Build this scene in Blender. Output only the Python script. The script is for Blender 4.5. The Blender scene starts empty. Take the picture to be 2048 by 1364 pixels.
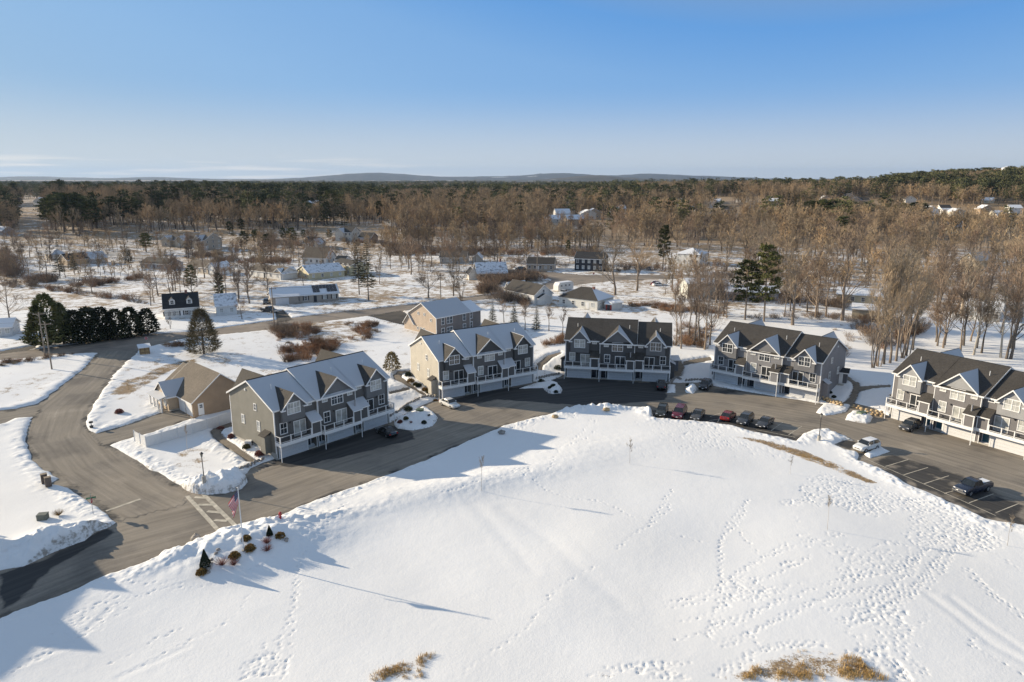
import bpy, bmesh, math, random
import numpy as np
from mathutils import Vector, Matrix
R = math.radians
SC = bpy.context.scene
COL = SC.collection
rng = np.random.default_rng(7)
random.seed(7)

# ------------------------------------------------------------------ camera
FPX, EYE, CAMH = 1400.0, 356.0, 42.0          # focal length in px of the 2048 px wide photo, eye level row, camera height
TH = math.atan((682.0 - EYE) / FPX)
cam = bpy.data.cameras.new('camera'); camo = bpy.data.objects.new('camera', cam); COL.objects.link(camo)
cam.sensor_fit = 'HORIZONTAL'; cam.sensor_width = 36.0; cam.lens = 36.0 * FPX / 2048.0
cam.clip_start = 0.5; cam.clip_end = 90000.0
camo.location = (0, 0, CAMH); camo.rotation_euler = (math.pi / 2 - TH, 0, 0)
SC.camera = camo
# ------------------------------------------------------------------ light
SUN_EL, SUN_AZ = 17.5, 160.0                   # azimuth of the direction TO the sun, counter-clockwise from +X
SUNV = Vector((math.cos(R(SUN_AZ)) * math.cos(R(SUN_EL)), math.sin(R(SUN_AZ)) * math.cos(R(SUN_EL)), math.sin(R(SUN_EL))))
sl = bpy.data.lights.new('sun', 'SUN'); sl.energy = 5.0; sl.angle = R(0.53); sl.color = (1.0, 0.855, 0.64)
so = bpy.data.objects.new('sun', sl); COL.objects.link(so); so.location = (-60, 60, 90)
so.rotation_euler = SUNV.to_track_quat('Z', 'Y').to_euler()
W = bpy.data.worlds.new('World'); SC.world = W; W.use_nodes = True
wn, wl = W.node_tree.nodes, W.node_tree.links
bg = wn['Background']; sky = wn.new('ShaderNodeTexSky'); sky.sky_type = 'NISHITA'; sky.sun_disc = False
sky.sun_elevation = R(SUN_EL); sky.sun_rotation = R(90.0 - SUN_AZ)
sky.altitude = 60; sky.air_density = 1.0; sky.dust_density = 0.6; sky.ozone_density = 3.0
bg.inputs['Strength'].default_value = 0.15
def wnode(t, **kw):
    n = wn.new(t)
    for k, v in kw.items(): setattr(n, k, v)
    return n
# thin streaks of cloud low over the horizon
tc = wnode('ShaderNodeTexCoord'); sx = wnode('ShaderNodeSeparateXYZ'); wl.new(tc.outputs['Generated'], sx.inputs[0])
at = wnode('ShaderNodeMath', operation='ARCTAN2'); wl.new(sx.outputs['X'], at.inputs[0]); wl.new(sx.outputs['Y'], at.inputs[1])
cb = wnode('ShaderNodeCombineXYZ'); m1 = wnode('ShaderNodeMath', operation='MULTIPLY'); m1.inputs[1].default_value = 7.0
wl.new(at.outputs[0], m1.inputs[0]); m2 = wnode('ShaderNodeMath', operation='MULTIPLY'); m2.inputs[1].default_value = 150.0
wl.new(sx.outputs['Z'], m2.inputs[0]); wl.new(m1.outputs[0], cb.inputs[0]); wl.new(m2.outputs[0], cb.inputs[1])
cnz = wnode('ShaderNodeTexNoise'); cnz.inputs['Scale'].default_value = 1.0; cnz.inputs['Detail'].default_value = 5.0
wl.new(cb.outputs[0], cnz.inputs['Vector'])
cr = wnode('ShaderNodeMapRange'); cr.inputs[1].default_value = 0.50; cr.inputs[2].default_value = 0.66
wl.new(cnz.outputs[0], cr.inputs[0])
band = wnode('ShaderNodeMapRange', interpolation_type='SMOOTHSTEP'); band.inputs[1].default_value = 0.035; band.inputs[2].default_value = 0.012
wl.new(sx.outputs['Z'], band.inputs[0])
side = wnode('ShaderNodeMapRange', interpolation_type='SMOOTHSTEP'); side.inputs[1].default_value = 0.05; side.inputs[2].default_value = -0.45
wl.new(at.outputs[0], side.inputs[0])
mm = wnode('ShaderNodeMath', operation='MULTIPLY'); wl.new(cr.outputs[0], mm.inputs[0]); wl.new(band.outputs[0], mm.inputs[1])
mm2 = wnode('ShaderNodeMath', operation='MULTIPLY'); wl.new(mm.outputs[0], mm2.inputs[0]); wl.new(side.outputs[0], mm2.inputs[1])
mm3 = wnode('ShaderNodeMath', operation='MULTIPLY'); mm3.inputs[1].default_value = 0.95; wl.new(mm2.outputs[0], mm3.inputs[0])
# colour of the clear winter sky, graded by the sky texture's own brightness
bw = wnode('ShaderNodeRGBToBW'); wl.new(sky.outputs[0], bw.inputs[0])
lv = wnode('ShaderNodeMapRange'); lv.inputs[1].default_value = 0.0; lv.inputs[2].default_value = 40.0; wl.new(bw.outputs[0], lv.inputs[0])
rp = wnode('ShaderNodeValToRGB'); el = rp.color_ramp.elements
stops = [(0.0, (.20, .225, .27)), (.05, (.15, .22, .33)), (.0665, (.084, .22, .46)), (.082, (.135, .268, .475)), (.1155, (.175, .305, .485)), (.154, (.20, .32, .47)), (.217, (.255, .36, .47)), (.35, (.48, .50, .49)), (1.0, (2.2, 1.9, 1.4))]
while len(el) < len(stops): el.new(0.5)
for e_, (p_, c_) in zip(el, stops): e_.position = p_; e_.color = (*c_, 1)
wl.new(lv.outputs[0], rp.inputs[0])
vm = wnode('ShaderNodeVectorMath', operation='SCALE'); vm.inputs['Scale'].default_value = 1.07 / 0.15; wl.new(rp.outputs[0], vm.inputs[0])
hzn = wnode('ShaderNodeMapRange', interpolation_type='SMOOTHSTEP'); hzn.inputs[1].default_value = .125; hzn.inputs[2].default_value = -.01; hzn.inputs[4].default_value = .85; wl.new(sx.outputs['Z'], hzn.inputs[0])
mh = wnode('ShaderNodeMix', data_type='RGBA'); wl.new(hzn.outputs[0], mh.inputs[0]); wl.new(vm.outputs[0], mh.inputs[6]); mh.inputs[7].default_value = (.475 / .15, .485 / .15, .47 / .15, 1)
mx = wnode('ShaderNodeMix', data_type='RGBA'); wl.new(mm3.outputs[0], mx.inputs[0]); wl.new(mh.outputs[2], mx.inputs[6])
mx.inputs[7].default_value = (4.4, 4.1, 3.7, 1)
wl.new(mx.outputs[2], bg.inputs[0])
SC.view_settings.view_transform = 'Standard'; SC.view_settings.look = 'None'; SC.view_settings.gamma = 1.0
SC.view_settings.exposure = 0.58; SC.view_settings.use_curve_mapping = False
SC.render.engine = 'CYCLES'
SC.cycles.use_denoising = True; SC.cycles.max_bounces = 5; SC.cycles.diffuse_bounces = 2; SC.cycles.glossy_bounces = 2
SC.cycles.transparent_max_bounces = 6; SC.cycles.volume_bounces = 0; SC.cycles.use_adaptive_sampling = True

# ------------------------------------------------------------------ photo pixel -> place
def P(px, py, z=0.0):
    u = (px - 1024.0) / FPX; v = (py - 682.0) / FPX
    dz = -(math.sin(TH) + v * math.cos(TH)); dy = math.cos(TH) - v * math.sin(TH)
    t = (z - CAMH) / dz
    return (u * t, dy * t)
def px_of(x, y, z):
    Z = z - CAMH; f = y * math.cos(TH) - Z * math.sin(TH); d = -(y * math.sin(TH) + Z * math.cos(TH))
    return (1024 + FPX * x / f, 682 + FPX * d / f)
def ss(a, b, x):
    t = np.clip((x - a) / (b - a), 0, 1); return t * t * (3 - 2 * t)
FRONT = np.array([(-170, 30), (-70, 76), (-44, 93), (-35.9, 100.1), (-22, 116.3), (-14.1, 129.9), (4, 141.4), (11.5, 145.9), (33.2, 141.7),
                  (42.8, 143.2), (59.4, 127.5), (67.9, 119.7), (80, 100), (96, 74), (120, 30)], float)
def line_sd(X, Y, L):
    best = np.full(X.shape, 1e18); sgn = np.ones(X.shape)
    for (ax, ay), (bx, by) in zip(L[:-1], L[1:]):
        dx, dy = bx - ax, by - ay; q = dx * dx + dy * dy
        t = np.clip(((X - ax) * dx + (Y - ay) * dy) / q, 0, 1)
        ex, ey = X - ax - t * dx, Y - ay - t * dy; d2 = ex * ex + ey * ey
        c = dx * (Y - ay) - dy * (X - ax)
        m = d2 < best; best = np.where(m, d2, best); sgn = np.where(m, np.sign(c), sgn)
    return np.sqrt(best) * sgn
def poly_sd(X, Y, L):
    """signed distance to a closed polygon, negative inside"""
    L = np.asarray(L, float); best = np.full(X.shape, 1e18); ins = np.zeros(X.shape, bool)
    for (ax, ay), (bx, by) in zip(L, np.roll(L, -1, 0)):
        dx, dy = bx - ax, by - ay; q = dx * dx + dy * dy + 1e-12
        t = np.clip(((X - ax) * dx + (Y - ay) * dy) / q, 0, 1)
        ex, ey = X - ax - t * dx, Y - ay - t * dy; best = np.minimum(best, ex * ex + ey * ey)
        if ay != by:
            m = ((ay > Y) != (by > Y)) & (X < dx * (Y - ay) / dy + ax); ins ^= m
    return np.sqrt(best) * np.where(ins, -1, 1)
_tab = np.random.default_rng(3).random((256, 256))
def vnoise(X, Y, sc, seed=0):
    x = X / sc + seed * 17.31; y = Y / sc + seed * 9.77
    i = np.floor(x).astype(int); j = np.floor(y).astype(int); fx = x - i; fy = y - j
    fx = fx * fx * (3 - 2 * fx); fy = fy * fy * (3 - 2 * fy)
    g = lambda a, b: _tab[a & 255, b & 255]
    return (g(i, j) * (1 - fx) + g(i + 1, j) * fx) * (1 - fy) + (g(i, j + 1) * (1 - fx) + g(i + 1, j + 1) * fx) * fy - 0.5
def fbm(X, Y, sc, seed=0, o=3):
    r = 0; a = 1.0
    for k in range(o): r = r + a * vnoise(X, Y, sc / 2 ** k, seed + k); a *= 0.5
    return r
def T(X, Y):
    """bare grade of the land, before snow"""
    X = np.asarray(X, float); Y = np.asarray(Y, float)
    s = line_sd(X, Y, FRONT)
    L = 13 + 57 * ss(-38, -54, X)
    z = 1.6 * ss(0, 1, s / L) + 1.4 * ss(15, 95, s)
    f = ss(-7, -30, s) * ss(-60, -30, X + 0 * Y)
    z = z - 0.9 * f * ss(100, 50, Y) + f * 0.7 * fbm(X, Y, 24, 5, 2)
    far = ss(230, 420, Y)
    z = z + far * (4 * fbm(X, Y, 160, 9, 2) + 1.0)
    z = z + 20 * np.exp(-((X - 700) / 170) ** 2 - ((Y - 900) / 220) ** 2) + ss(420, 950, Y) * (6 + 10 * ss(80, 380, X)) * ss(2300, 1250, Y)
    z = z + 9 * np.exp(-((X + 420) / 300) ** 2 - ((Y - 700) / 250) ** 2)
    return z
def Tz(x, y): return float(T(np.array([x]), np.array([y]))[0])
def G(px, py, dz=0.0):
    """where the ray of a photo pixel meets the land"""
    z = 0.0
    for _ in range(14):
        x, y = P(px, py, z + dz); z = 0.5 * z + 0.5 * Tz(x, y)
    x, y = P(px, py, z + dz); return x, y, Tz(x, y)
def GP(L): return [G(*p)[:2] for p in L]
def zoomed(o, s):
    return lambda *pts: [(o[0] + a / s, o[1] + b / s) for a, b in pts]
def height_at(x, y, z0, topy):
    lo, hi = 0.0, 90.0
    for _ in range(40):
        m = (lo + hi) / 2
        if px_of(x, y, z0 + m)[1] > topy: lo = m
        else: hi = m
    return lo

# ------------------------------------------------------------------ materials
MATS = {}
def _new(name):
    m = bpy.data.materials.new(name); m.use_nodes = True; MATS[name] = m
    return m, m.node_tree.nodes, m.node_tree.links, m.node_tree.nodes['Principled BSDF']
def _noise(n, l, scale, detail=4, coord='Object', vscale=None, rough=0.55):
    tc = n.new('ShaderNodeTexCoord'); src = tc.outputs[coord]
    if vscale:
        mp = n.new('ShaderNodeMapping'); mp.inputs['Scale'].default_value = vscale; l.new(src, mp.inputs[0]); src = mp.outputs[0]
    z = n.new('ShaderNodeTexNoise'); z.inputs['Scale'].default_value = scale; z.inputs['Detail'].default_value = detail
    z.inputs['Roughness'].default_value = rough
    l.new(src, z.inputs['Vector']); return z.outputs[0]
def _ramp(n, l, fac, stops):
    r = n.new('ShaderNodeValToRGB'); e = r.color_ramp.elements
    while len(e) < len(stops): e.new(0.5)
    for q, (p, c) in zip(e, stops): q.position = p; q.color = (*c, 1) if len(c) == 3 else c
    l.new(fac, r.inputs[0]); return r.outputs[0]
def _mix(n, l, fac, a, b, mode='MIX'):
    x = n.new('ShaderNodeMix'); x.data_type = 'RGBA'; x.blend_type = mode
    for k, v in ((0, fac), (6, a), (7, b)):
        if isinstance(v, (int, float)): x.inputs[k].default_value = v
        elif isinstance(v, tuple): x.inputs[k].default_value = (*v, 1) if len(v) == 3 else v
        else: l.new(v, x.inputs[k])
    return x.outputs[2]
def _bump(n, l, h, b, strength=0.3, dist=0.05):
    q = n.new('ShaderNodeBump'); q.inputs['Strength'].default_value = strength; q.inputs['Distance'].default_value = dist
    l.new(h, q.inputs['Height']); l.new(q.outputs[0], b.inputs['Normal'])
def sc3(c, k): return tuple(min(1, x * k) for x in c)
def plain(name, c, rough=0.7, var=0.25, scale=3.0, metal=0.0, bump=0.0):
    if name in MATS: return MATS[name]
    m, n, l, b = _new(name); b.inputs['Roughness'].default_value = rough; b.inputs['Metallic'].default_value = metal
    z = _noise(n, l, scale)
    l.new(_ramp(n, l, z, [(0.3, sc3(c, 1 - var)), (0.7, sc3(c, 1 + var))]), b.inputs['Base Color'])
    if bump: _bump(n, l, z, b, bump)
    return m
def siding(c):
    name = 'siding_%02x%02x%02x' % tuple(int(255 * x) for x in c)
    if name in MATS: return MATS[name]
    m, n, l, b = _new(name); b.inputs['Roughness'].default_value = 0.62
    z = _noise(n, l, 0.7, 3)
    base = _ramp(n, l, z, [(0.25, sc3(c, 0.88)), (0.75, sc3(c, 1.1))])
    tc = n.new('ShaderNodeTexCoord'); s = n.new('ShaderNodeSeparateXYZ'); l.new(tc.outputs['Object'], s.inputs[0])
    k = n.new('ShaderNodeMath'); k.operation = 'MULTIPLY'; k.inputs[1].default_value = 5.5; l.new(s.outputs['Z'], k.inputs[0])
    f = n.new('ShaderNodeMath'); f.operation = 'FRACT'; l.new(k.outputs[0], f.inputs[0])
    lap = _ramp(n, l, f.outputs[0], [(0.0, (0.62,) * 3), (0.10, (0.72,) * 3), (0.16, (1,) * 3), (1.0, (1,) * 3)])
    l.new(_mix(n, l, 1.0, base, lap, 'MULTIPLY'), b.inputs['Base Color']); _bump(n, l, f.outputs[0], b, 0.5, 0.02)
    return m
def shingle(c, name):
    if name in MATS: return MATS[name]
    m, n, l, b = _new(name); b.inputs['Roughness'].default_value = 0.9
    z = _noise(n, l, 4.0, 6, rough=0.7); z2 = _noise(n, l, 0.35, 3)
    base = _ramp(n, l, z, [(0.28, sc3(c, 0.55)), (0.5, c), (0.74, sc3(c, 1.6))])
    l.new(_mix(n, l, 1.0, base, _ramp(n, l, z2, [(0.3, (0.82,) * 3), (0.7, (1.1,) * 3)]), 'MULTIPLY'), b.inputs['Base Color'])
    _bump(n, l, z, b, 0.5, 0.03); return m
def roof_snow(name, cover=0.75, dark=(0.07, 0.07, 0.075), streak=True, fc=(0.74, 0.75, 0.77)):
    """thin snow and frost lying on shingles, courses showing through"""
    if name in MATS: return MATS[name]
    m, n, l, b = _new(name); b.inputs['Roughness'].default_value = 0.8
    z = _noise(n, l, 1.0, 5, vscale=(1.0, 3.0, 3.0) if streak else None); z2 = _noise(n, l, 7.0, 3, vscale=(0.25, 2.0, 2.0) if streak else None)
    a = n.new('ShaderNodeMath'); a.operation = 'MULTIPLY_ADD'; a.inputs[1].default_value = 0.35; l.new(z2, a.inputs[0]); l.new(z, a.inputs[2])
    t = 0.68 - (cover - 0.5) * 0.9
    f = _ramp(n, l, a.outputs[0], [(max(0, t - 0.13), (0, 0, 0)), (t + 0.10, (1, 1, 1))])
    l.new(_mix(n, l, f, sc3(dark, 1.6), fc), b.inputs['Base Color']); _bump(n, l, z2, b, 0.3, 0.03); return m
def glass(name, c, rough=0.06):
    if name in MATS: return MATS[name]
    m, n, l, b = _new(name); b.inputs['Base Color'].default_value = (*c, 1); b.inputs['Roughness'].default_value = rough
    b.inputs['Specular IOR Level'].default_value = 0.8
    z = _noise(n, l, 0.8, 2); l.new(_ramp(n, l, z, [(0.3, sc3(c, 0.6)), (0.7, sc3(c, 1.4))]), b.inputs['Base Color']); return m
TRIM = plain('white_trim', (0.78, 0.77, 0.75), 0.5, 0.05)
GLASS = glass('window_glass', (0.035, 0.04, 0.045)); BLIND = glass('window_blinds', (0.42, 0.42, 0.39), 0.25)
SHINGLE = shingle((0.050, 0.044, 0.038), 'roof_shingle'); SHINGLE_T = shingle((0.13, 0.105, 0.08), 'roof_shingle_tan'); SHINGLE_D = shingle((0.03, 0.03, 0.032), 'roof_shingle_dark')
RSNOW = roof_snow('roof_frost', 0.93, (.10, .10, .105), fc=(.50, .51, .53)); RSNOWP = roof_snow('roof_snow_patchy', 0.62, streak=False); RSNOWF = roof_snow('roof_snow_full', 1.0)
CONC = plain('concrete', (0.42, 0.39, 0.34), 0.9, 0.15, 2.0, bump=0.2)
DARKMETAL = plain('dark_metal', (0.03, 0.03, 0.032), 0.5, 0.2); GREYMETAL = plain('grey_metal', (0.35, 0.35, 0.36), 0.45, 0.1, metal=0.3)

# ------------------------------------------------------------------ mesh building
class MB:
    def __init__(s): s.v = []; s.f = []; s.m = []
    def add(s, vs, fs, m=0):
        o = len(s.v); s.v.extend(tuple(map(float, p)) for p in vs)
        for f in fs: s.f.append(tuple(o + i for i in f)); s.m.append(m)
        return s
    def box(s, x0, x1, y0, y1, z0, z1, m=0):
        return s.add([(x0, y0, z0), (x1, y0, z0), (x1, y1, z0), (x0, y1, z0), (x0, y0, z1), (x1, y0, z1), (x1, y1, z1), (x0, y1, z1)],
                     [(3, 2, 1, 0), (4, 5, 6, 7), (0, 1, 5, 4), (1, 2, 6, 5), (2, 3, 7, 6), (3, 0, 4, 7)], m)
    def prism(s, prof, axis, a, b, m=0):
        """extrude a convex profile along an axis: 'x' takes (y,z) profiles, 'y' takes (x,z), 'z' takes (x,y)"""
        k = len(prof)
        mk = {'x': lambda p, t: (t, p[0], p[1]), 'y': lambda p, t: (p[0], t, p[1]), 'z': lambda p, t: (p[0], p[1], t)}[axis]
        vs = [mk(p, a) for p in prof] + [mk(p, b) for p in prof]
        return s.add(vs, [tuple(range(k))[::-1], tuple(range(k, 2 * k))] + [(i, (i + 1) % k, k + (i + 1) % k, k + i) for i in range(k)], m)
    def slab(s, quad, t, m=0):
        """a flat quad given a thickness downward along its normal"""
        q = [Vector(p) for p in quad]; n = (q[1] - q[0]).cross(q[-1] - q[0]).normalized()
        if n.z < 0: n = -n
        k = len(q); vs = [tuple(p) for p in q] + [tuple(p - n * t) for p in q]
        return s.add(vs, [tuple(range(k)), tuple(range(k, 2 * k))[::-1]] + [(i, k + i, k + (i + 1) % k, (i + 1) % k) for i in range(k)], m)
    def tube(s, pts, rad, n=6, m=0, cap=True):
        pts = [Vector(p) for p in pts]; rad = rad if isinstance(rad, (list, tuple)) else [rad] * len(pts)
        vs = []; K = len(pts)
        for i, p in enumerate(pts):
            d = (pts[min(i + 1, K - 1)] - pts[max(i - 1, 0)])
            d = d.normalized() if d.length > 1e-9 else Vector((0, 0, 1))
            a = d.cross(Vector((0, 0, 1)) if abs(d.z) < 0.9 else Vector((1, 0, 0))).normalized(); b = d.cross(a)
            for j in range(n):
                q = 2 * math.pi * j / n; vs.append(p + (a * math.cos(q) + b * math.sin(q)) * rad[i])
        fs = [(i * n + j, i * n + (j + 1) % n, (i + 1) * n + (j + 1) % n, (i + 1) * n + j) for i in range(K - 1) for j in range(n)]
        if cap: fs += [tuple(range(n))[::-1], tuple((K - 1) * n + j for j in range(n))]
        return s.add(vs, fs, m)
    def blob(s, c, r, seed=0, seg=10, rings=6, amp=0.15, m=0):
        q = random.Random(seed); vs = []; c = Vector(c); r = r if isinstance(r, (tuple, list)) else (r, r, r)
        for i in range(rings + 1):
            t = math.pi * i / rings
            for j in range(seg):
                p = 2 * math.pi * j / seg; k = 1 + q.uniform(-amp, amp)
                vs.append((c.x + r[0] * k * math.sin(t) * math.cos(p), c.y + r[1] * k * math.sin(t) * math.sin(p), c.z + r[2] * k * math.cos(t)))
        return s.add(vs, [(i * seg + j, (i + 1) * seg + j, (i + 1) * seg + (j + 1) % seg, i * seg + (j + 1) % seg) for i in range(rings) for j in range(seg)], m)
    def mesh(s, name, mats, smooth=False):
        me = bpy.data.meshes.new(name); me.from_pydata(s.v, [], s.f)
        for q in (mats if isinstance(mats, (list, tuple)) else [mats]): me.materials.append(q)
        me.polygons.foreach_set('material_index', s.m)
        if smooth: me.polygons.foreach_set('use_smooth', [True] * len(s.f))
        me.validate(); me.update(); return me
    def build(s, name, mats, parent=None, smooth=False, loc=None, rz=0.0):
        return link(name, s.mesh(name, mats, smooth), parent, loc, rz)
def link(name, data, parent=None, loc=None, rz=0.0):
    o = bpy.data.objects.new(name, data); COL.objects.link(o); o.parent = parent
    if loc is not None: o.location = loc
    if rz: o.rotation_euler = (0, 0, rz)
    return o
def tag(o, label=None, cat=None, group=None, kind=None):
    for k, v in (('label', label), ('category', cat), ('group', group), ('kind', kind)):
        if v: o[k] = v
    return o
def empty(name, loc, rz=0.0, label=None, cat=None, group=None):
    return tag(link(name, None, None, loc, rz), label, cat, group)
def copy_tree(o, parent=None):
    c = o.copy(); COL.objects.link(c); c.parent = parent
    for ch in o.children: copy_tree(ch, c)
    return c
# ================================================================== the ground, roads and snow
Z1 = zoomed((430, 620), 4.2625); Z2 = zoomed((780, 580), 5.456); Z4 = zoomed((1380, 620), 6.0235); Z5 = zoomed((1720, 680), 5.683)
Z6 = zoomed((1280, 780), 6.0235); Z7 = zoomed((1600, 840), 4.571); Z8 = zoomed((160, 680), 4.2625)
F1 = zoomed((360, 920), 5.683); F2 = zoomed((0, 820), 4.261); F3 = zoomed((0, 430), 4.4); F4 = zoomed((320, 430), 4.876)
F5 = zoomed((660, 440), 5.12); F6 = zoomed((960, 460), 5.12); F7 = zoomed((1300, 460), 4.8725); F8 = zoomed((1648, 430), 4.4)
C1 = zoomed((0, 300), 3.938); C2 = zoomed((500, 320), 3.938); C3 = zoomed((1000, 320), 3.938); C4 = zoomed((1500, 310), 3.737)
C5 = zoomed((0, 1000), 2.926); C6 = zoomed((700, 1000), 2.926); C7 = zoomed((1348, 1000), 2.926); C8 = zoomed((860, 760), 4.267)

ROAD_PX = [(-70, 1262), (0, 1236), (205, 1154), (294, 1126), (386, 1091), (475, 1058), (560, 1032), (625, 1002), (700, 975), (780, 946), (860, 916), (949, 875),
           (1010, 850), (1071, 833), (1125, 822), (1188, 813), (1235, 815), (1303, 816), (1305, 835), (1341, 838), (1376, 841), (1433, 846), (1466, 851), (1509, 863),
           (1590, 881), (1604, 868), (1620, 862), (1644, 857), (1696, 875), (1672, 890), (1692, 899), (1722, 905), (1722, 922), (1766, 938), (1819, 969), (1873, 991),
           (1928, 1013), (1972, 1037), (2048, 1051), (2200, 1110), (2300, 1010), (2100, 925), (1955, 886), (1775, 832), (1748, 818), (1700, 806), (1645, 808), (1560, 795), (1425, 772),
           (1420, 762), (1395, 766), (1338, 766), (1230, 758), (1130, 750), (1100, 762), (1068, 764), (873, 800), (845, 812), (790, 840), (783, 846), (548, 920), (504, 936), (488, 952),
           (493, 966), (484, 978), (453, 987), (413, 990), (383, 983), (324, 954), (273, 924), (215, 891), (268, 873), (300, 866), (388, 836), (370, 818), (342, 802), (338, 800), (322, 804), (329, 818),
           (324, 825), (260, 848), (190, 869), (174, 861), (169, 844), (179, 821), (223, 750), (262, 714), (277, 701), (240, 696), (201, 701), (175, 732), (160, 747), (120, 775), (92, 798), (75, 808), (30, 819),
           (-60, 826), (-60, 856), (0, 847), (30, 836), (68, 833), (56, 862), (56, 895), (77, 926), (120, 957), (105, 967), (141, 974), (176, 996), (211, 1023), (237, 1045), (212, 1056),
           (188, 1064), (164, 1082), (89, 1113), (49, 1134), (0, 1144), (-70, 1164)]
PUBLIC_PX = [(-200, 716), (0, 707), (111, 694), (145, 689), (205, 680), (295, 669), (375, 664), (435, 657), (525, 644), (628, 630), (740, 618), (820, 609), (900, 599), (985, 589), (1060, 579),
             (1085, 570), (1105, 560), (1080, 548), (960, 541), (960, 534), (1090, 543), (1150, 549), (1230, 551), (1400, 549), (1700, 545), (1700, 551), (1400, 557), (1250, 560), (1170, 568), (1110, 577), (1075, 585), (985, 597), (900, 608), (826, 619),
             (740, 631), (628, 646), (546, 659), (447, 669), (371, 676), (273, 700), (202, 705), (161, 706), (0, 721), (-200, 731)]
HILLROAD_PX = [(55, 471), (62, 440), (72, 440), (80, 470), (90, 487), (150, 497), (225, 505), (330, 515), (330, 521), (220, 512), (140, 504), (75, 492)]
DRIVES_PX = [[(0, 703), (70, 691), (68, 698), (0, 708)], [(738, 632), (800, 622), (840, 640), (820, 652), (780, 643)], [(553, 622), (566, 620), (585, 640), (556, 645)]]
PATHS_PX = [Z8((1510, 1035), (1440, 1030), (1280, 930), (1150, 830), (1120, 780), (1180, 735), (1290, 705), (1290, 735), (1210, 755), (1190, 790), (1240, 850), (1370, 935)),
            Z2((395, 1160), (330, 1120), (190, 1050), (60, 975), (45, 930), (90, 890), (215, 880), (215, 900), (120, 915), (100, 945), (180, 1000), (270, 1070), (380, 1135)),
            Z2((0, 1110), (200, 1065), (215, 1085), (0, 1135)),
            Z2((1600, 860), (1620, 800), (1740, 710), (1860, 680), (1860, 700), (1760, 735), (1660, 815), (1650, 870)),
            [(1348, 752), (1360, 752), (1366, 735), (1362, 722), (1350, 722)], [(1368, 723), (1420, 714), (1420, 720), (1368, 729)],
            Z4((1850, 1130), (1950, 1140), (2000, 1050), (2040, 950), (2030, 880), (1960, 850), (1900, 800), (1880, 820), (1960, 880), (1985, 930), (1940, 1030)),
            [(1714, 775), (1780, 770), (1780, 775), (1718, 781)]]
ISLANDS_PX = [[(783, 848), (792, 858), (826, 862), (866, 853), (877, 836), (858, 815), (846, 812), (800, 836)],
              C8((720, 80), (880, 30), (1030, 0), (1100, 20), (1143, 90), (1120, 112), (1050, 120), (1010, 112), (960, 70)),
              [(1333, 786), (1353, 786), (1352, 770), (1332, 768)], [(1368, 786), (1387, 788), (1397, 778), (1392, 768), (1372, 768)],
              [(1627, 825), (1652, 833), (1694, 824), (1702, 808), (1648, 806)], [(1688, 840), (1735, 848), (1749, 835), (1740, 821), (1702, 820)],
              Z7((640, 360), (800, 310), (850, 290), (760, 250), (720, 225), (560, 310)), Z7((330, 235), (215, 80), (430, 165), (535, 200), (420, 185)),
              Z6((0, 225), (100, 210), (150, 230), (150, 330), (0, 330))]
road_w = np.array(GP(ROAD_PX)); public_w = np.array(GP(PUBLIC_PX)); hill_w = np.array(GP(HILLROAD_PX))
drives_w = [np.array(GP(p)) for p in DRIVES_PX]; paths_w = [np.array(GP(p)) for p in PATHS_PX]; islands_w = [np.array(GP(p)) for p in ISLANDS_PX]
def paved_sd(X, Y):
    d = poly_sd(X, Y, road_w)
    for i in islands_w: d = np.maximum(d, -poly_sd(X, Y, i))
    for p in [public_w, hill_w] + drives_w + paths_w: d = np.minimum(d, poly_sd(X, Y, p))
    return d
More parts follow.
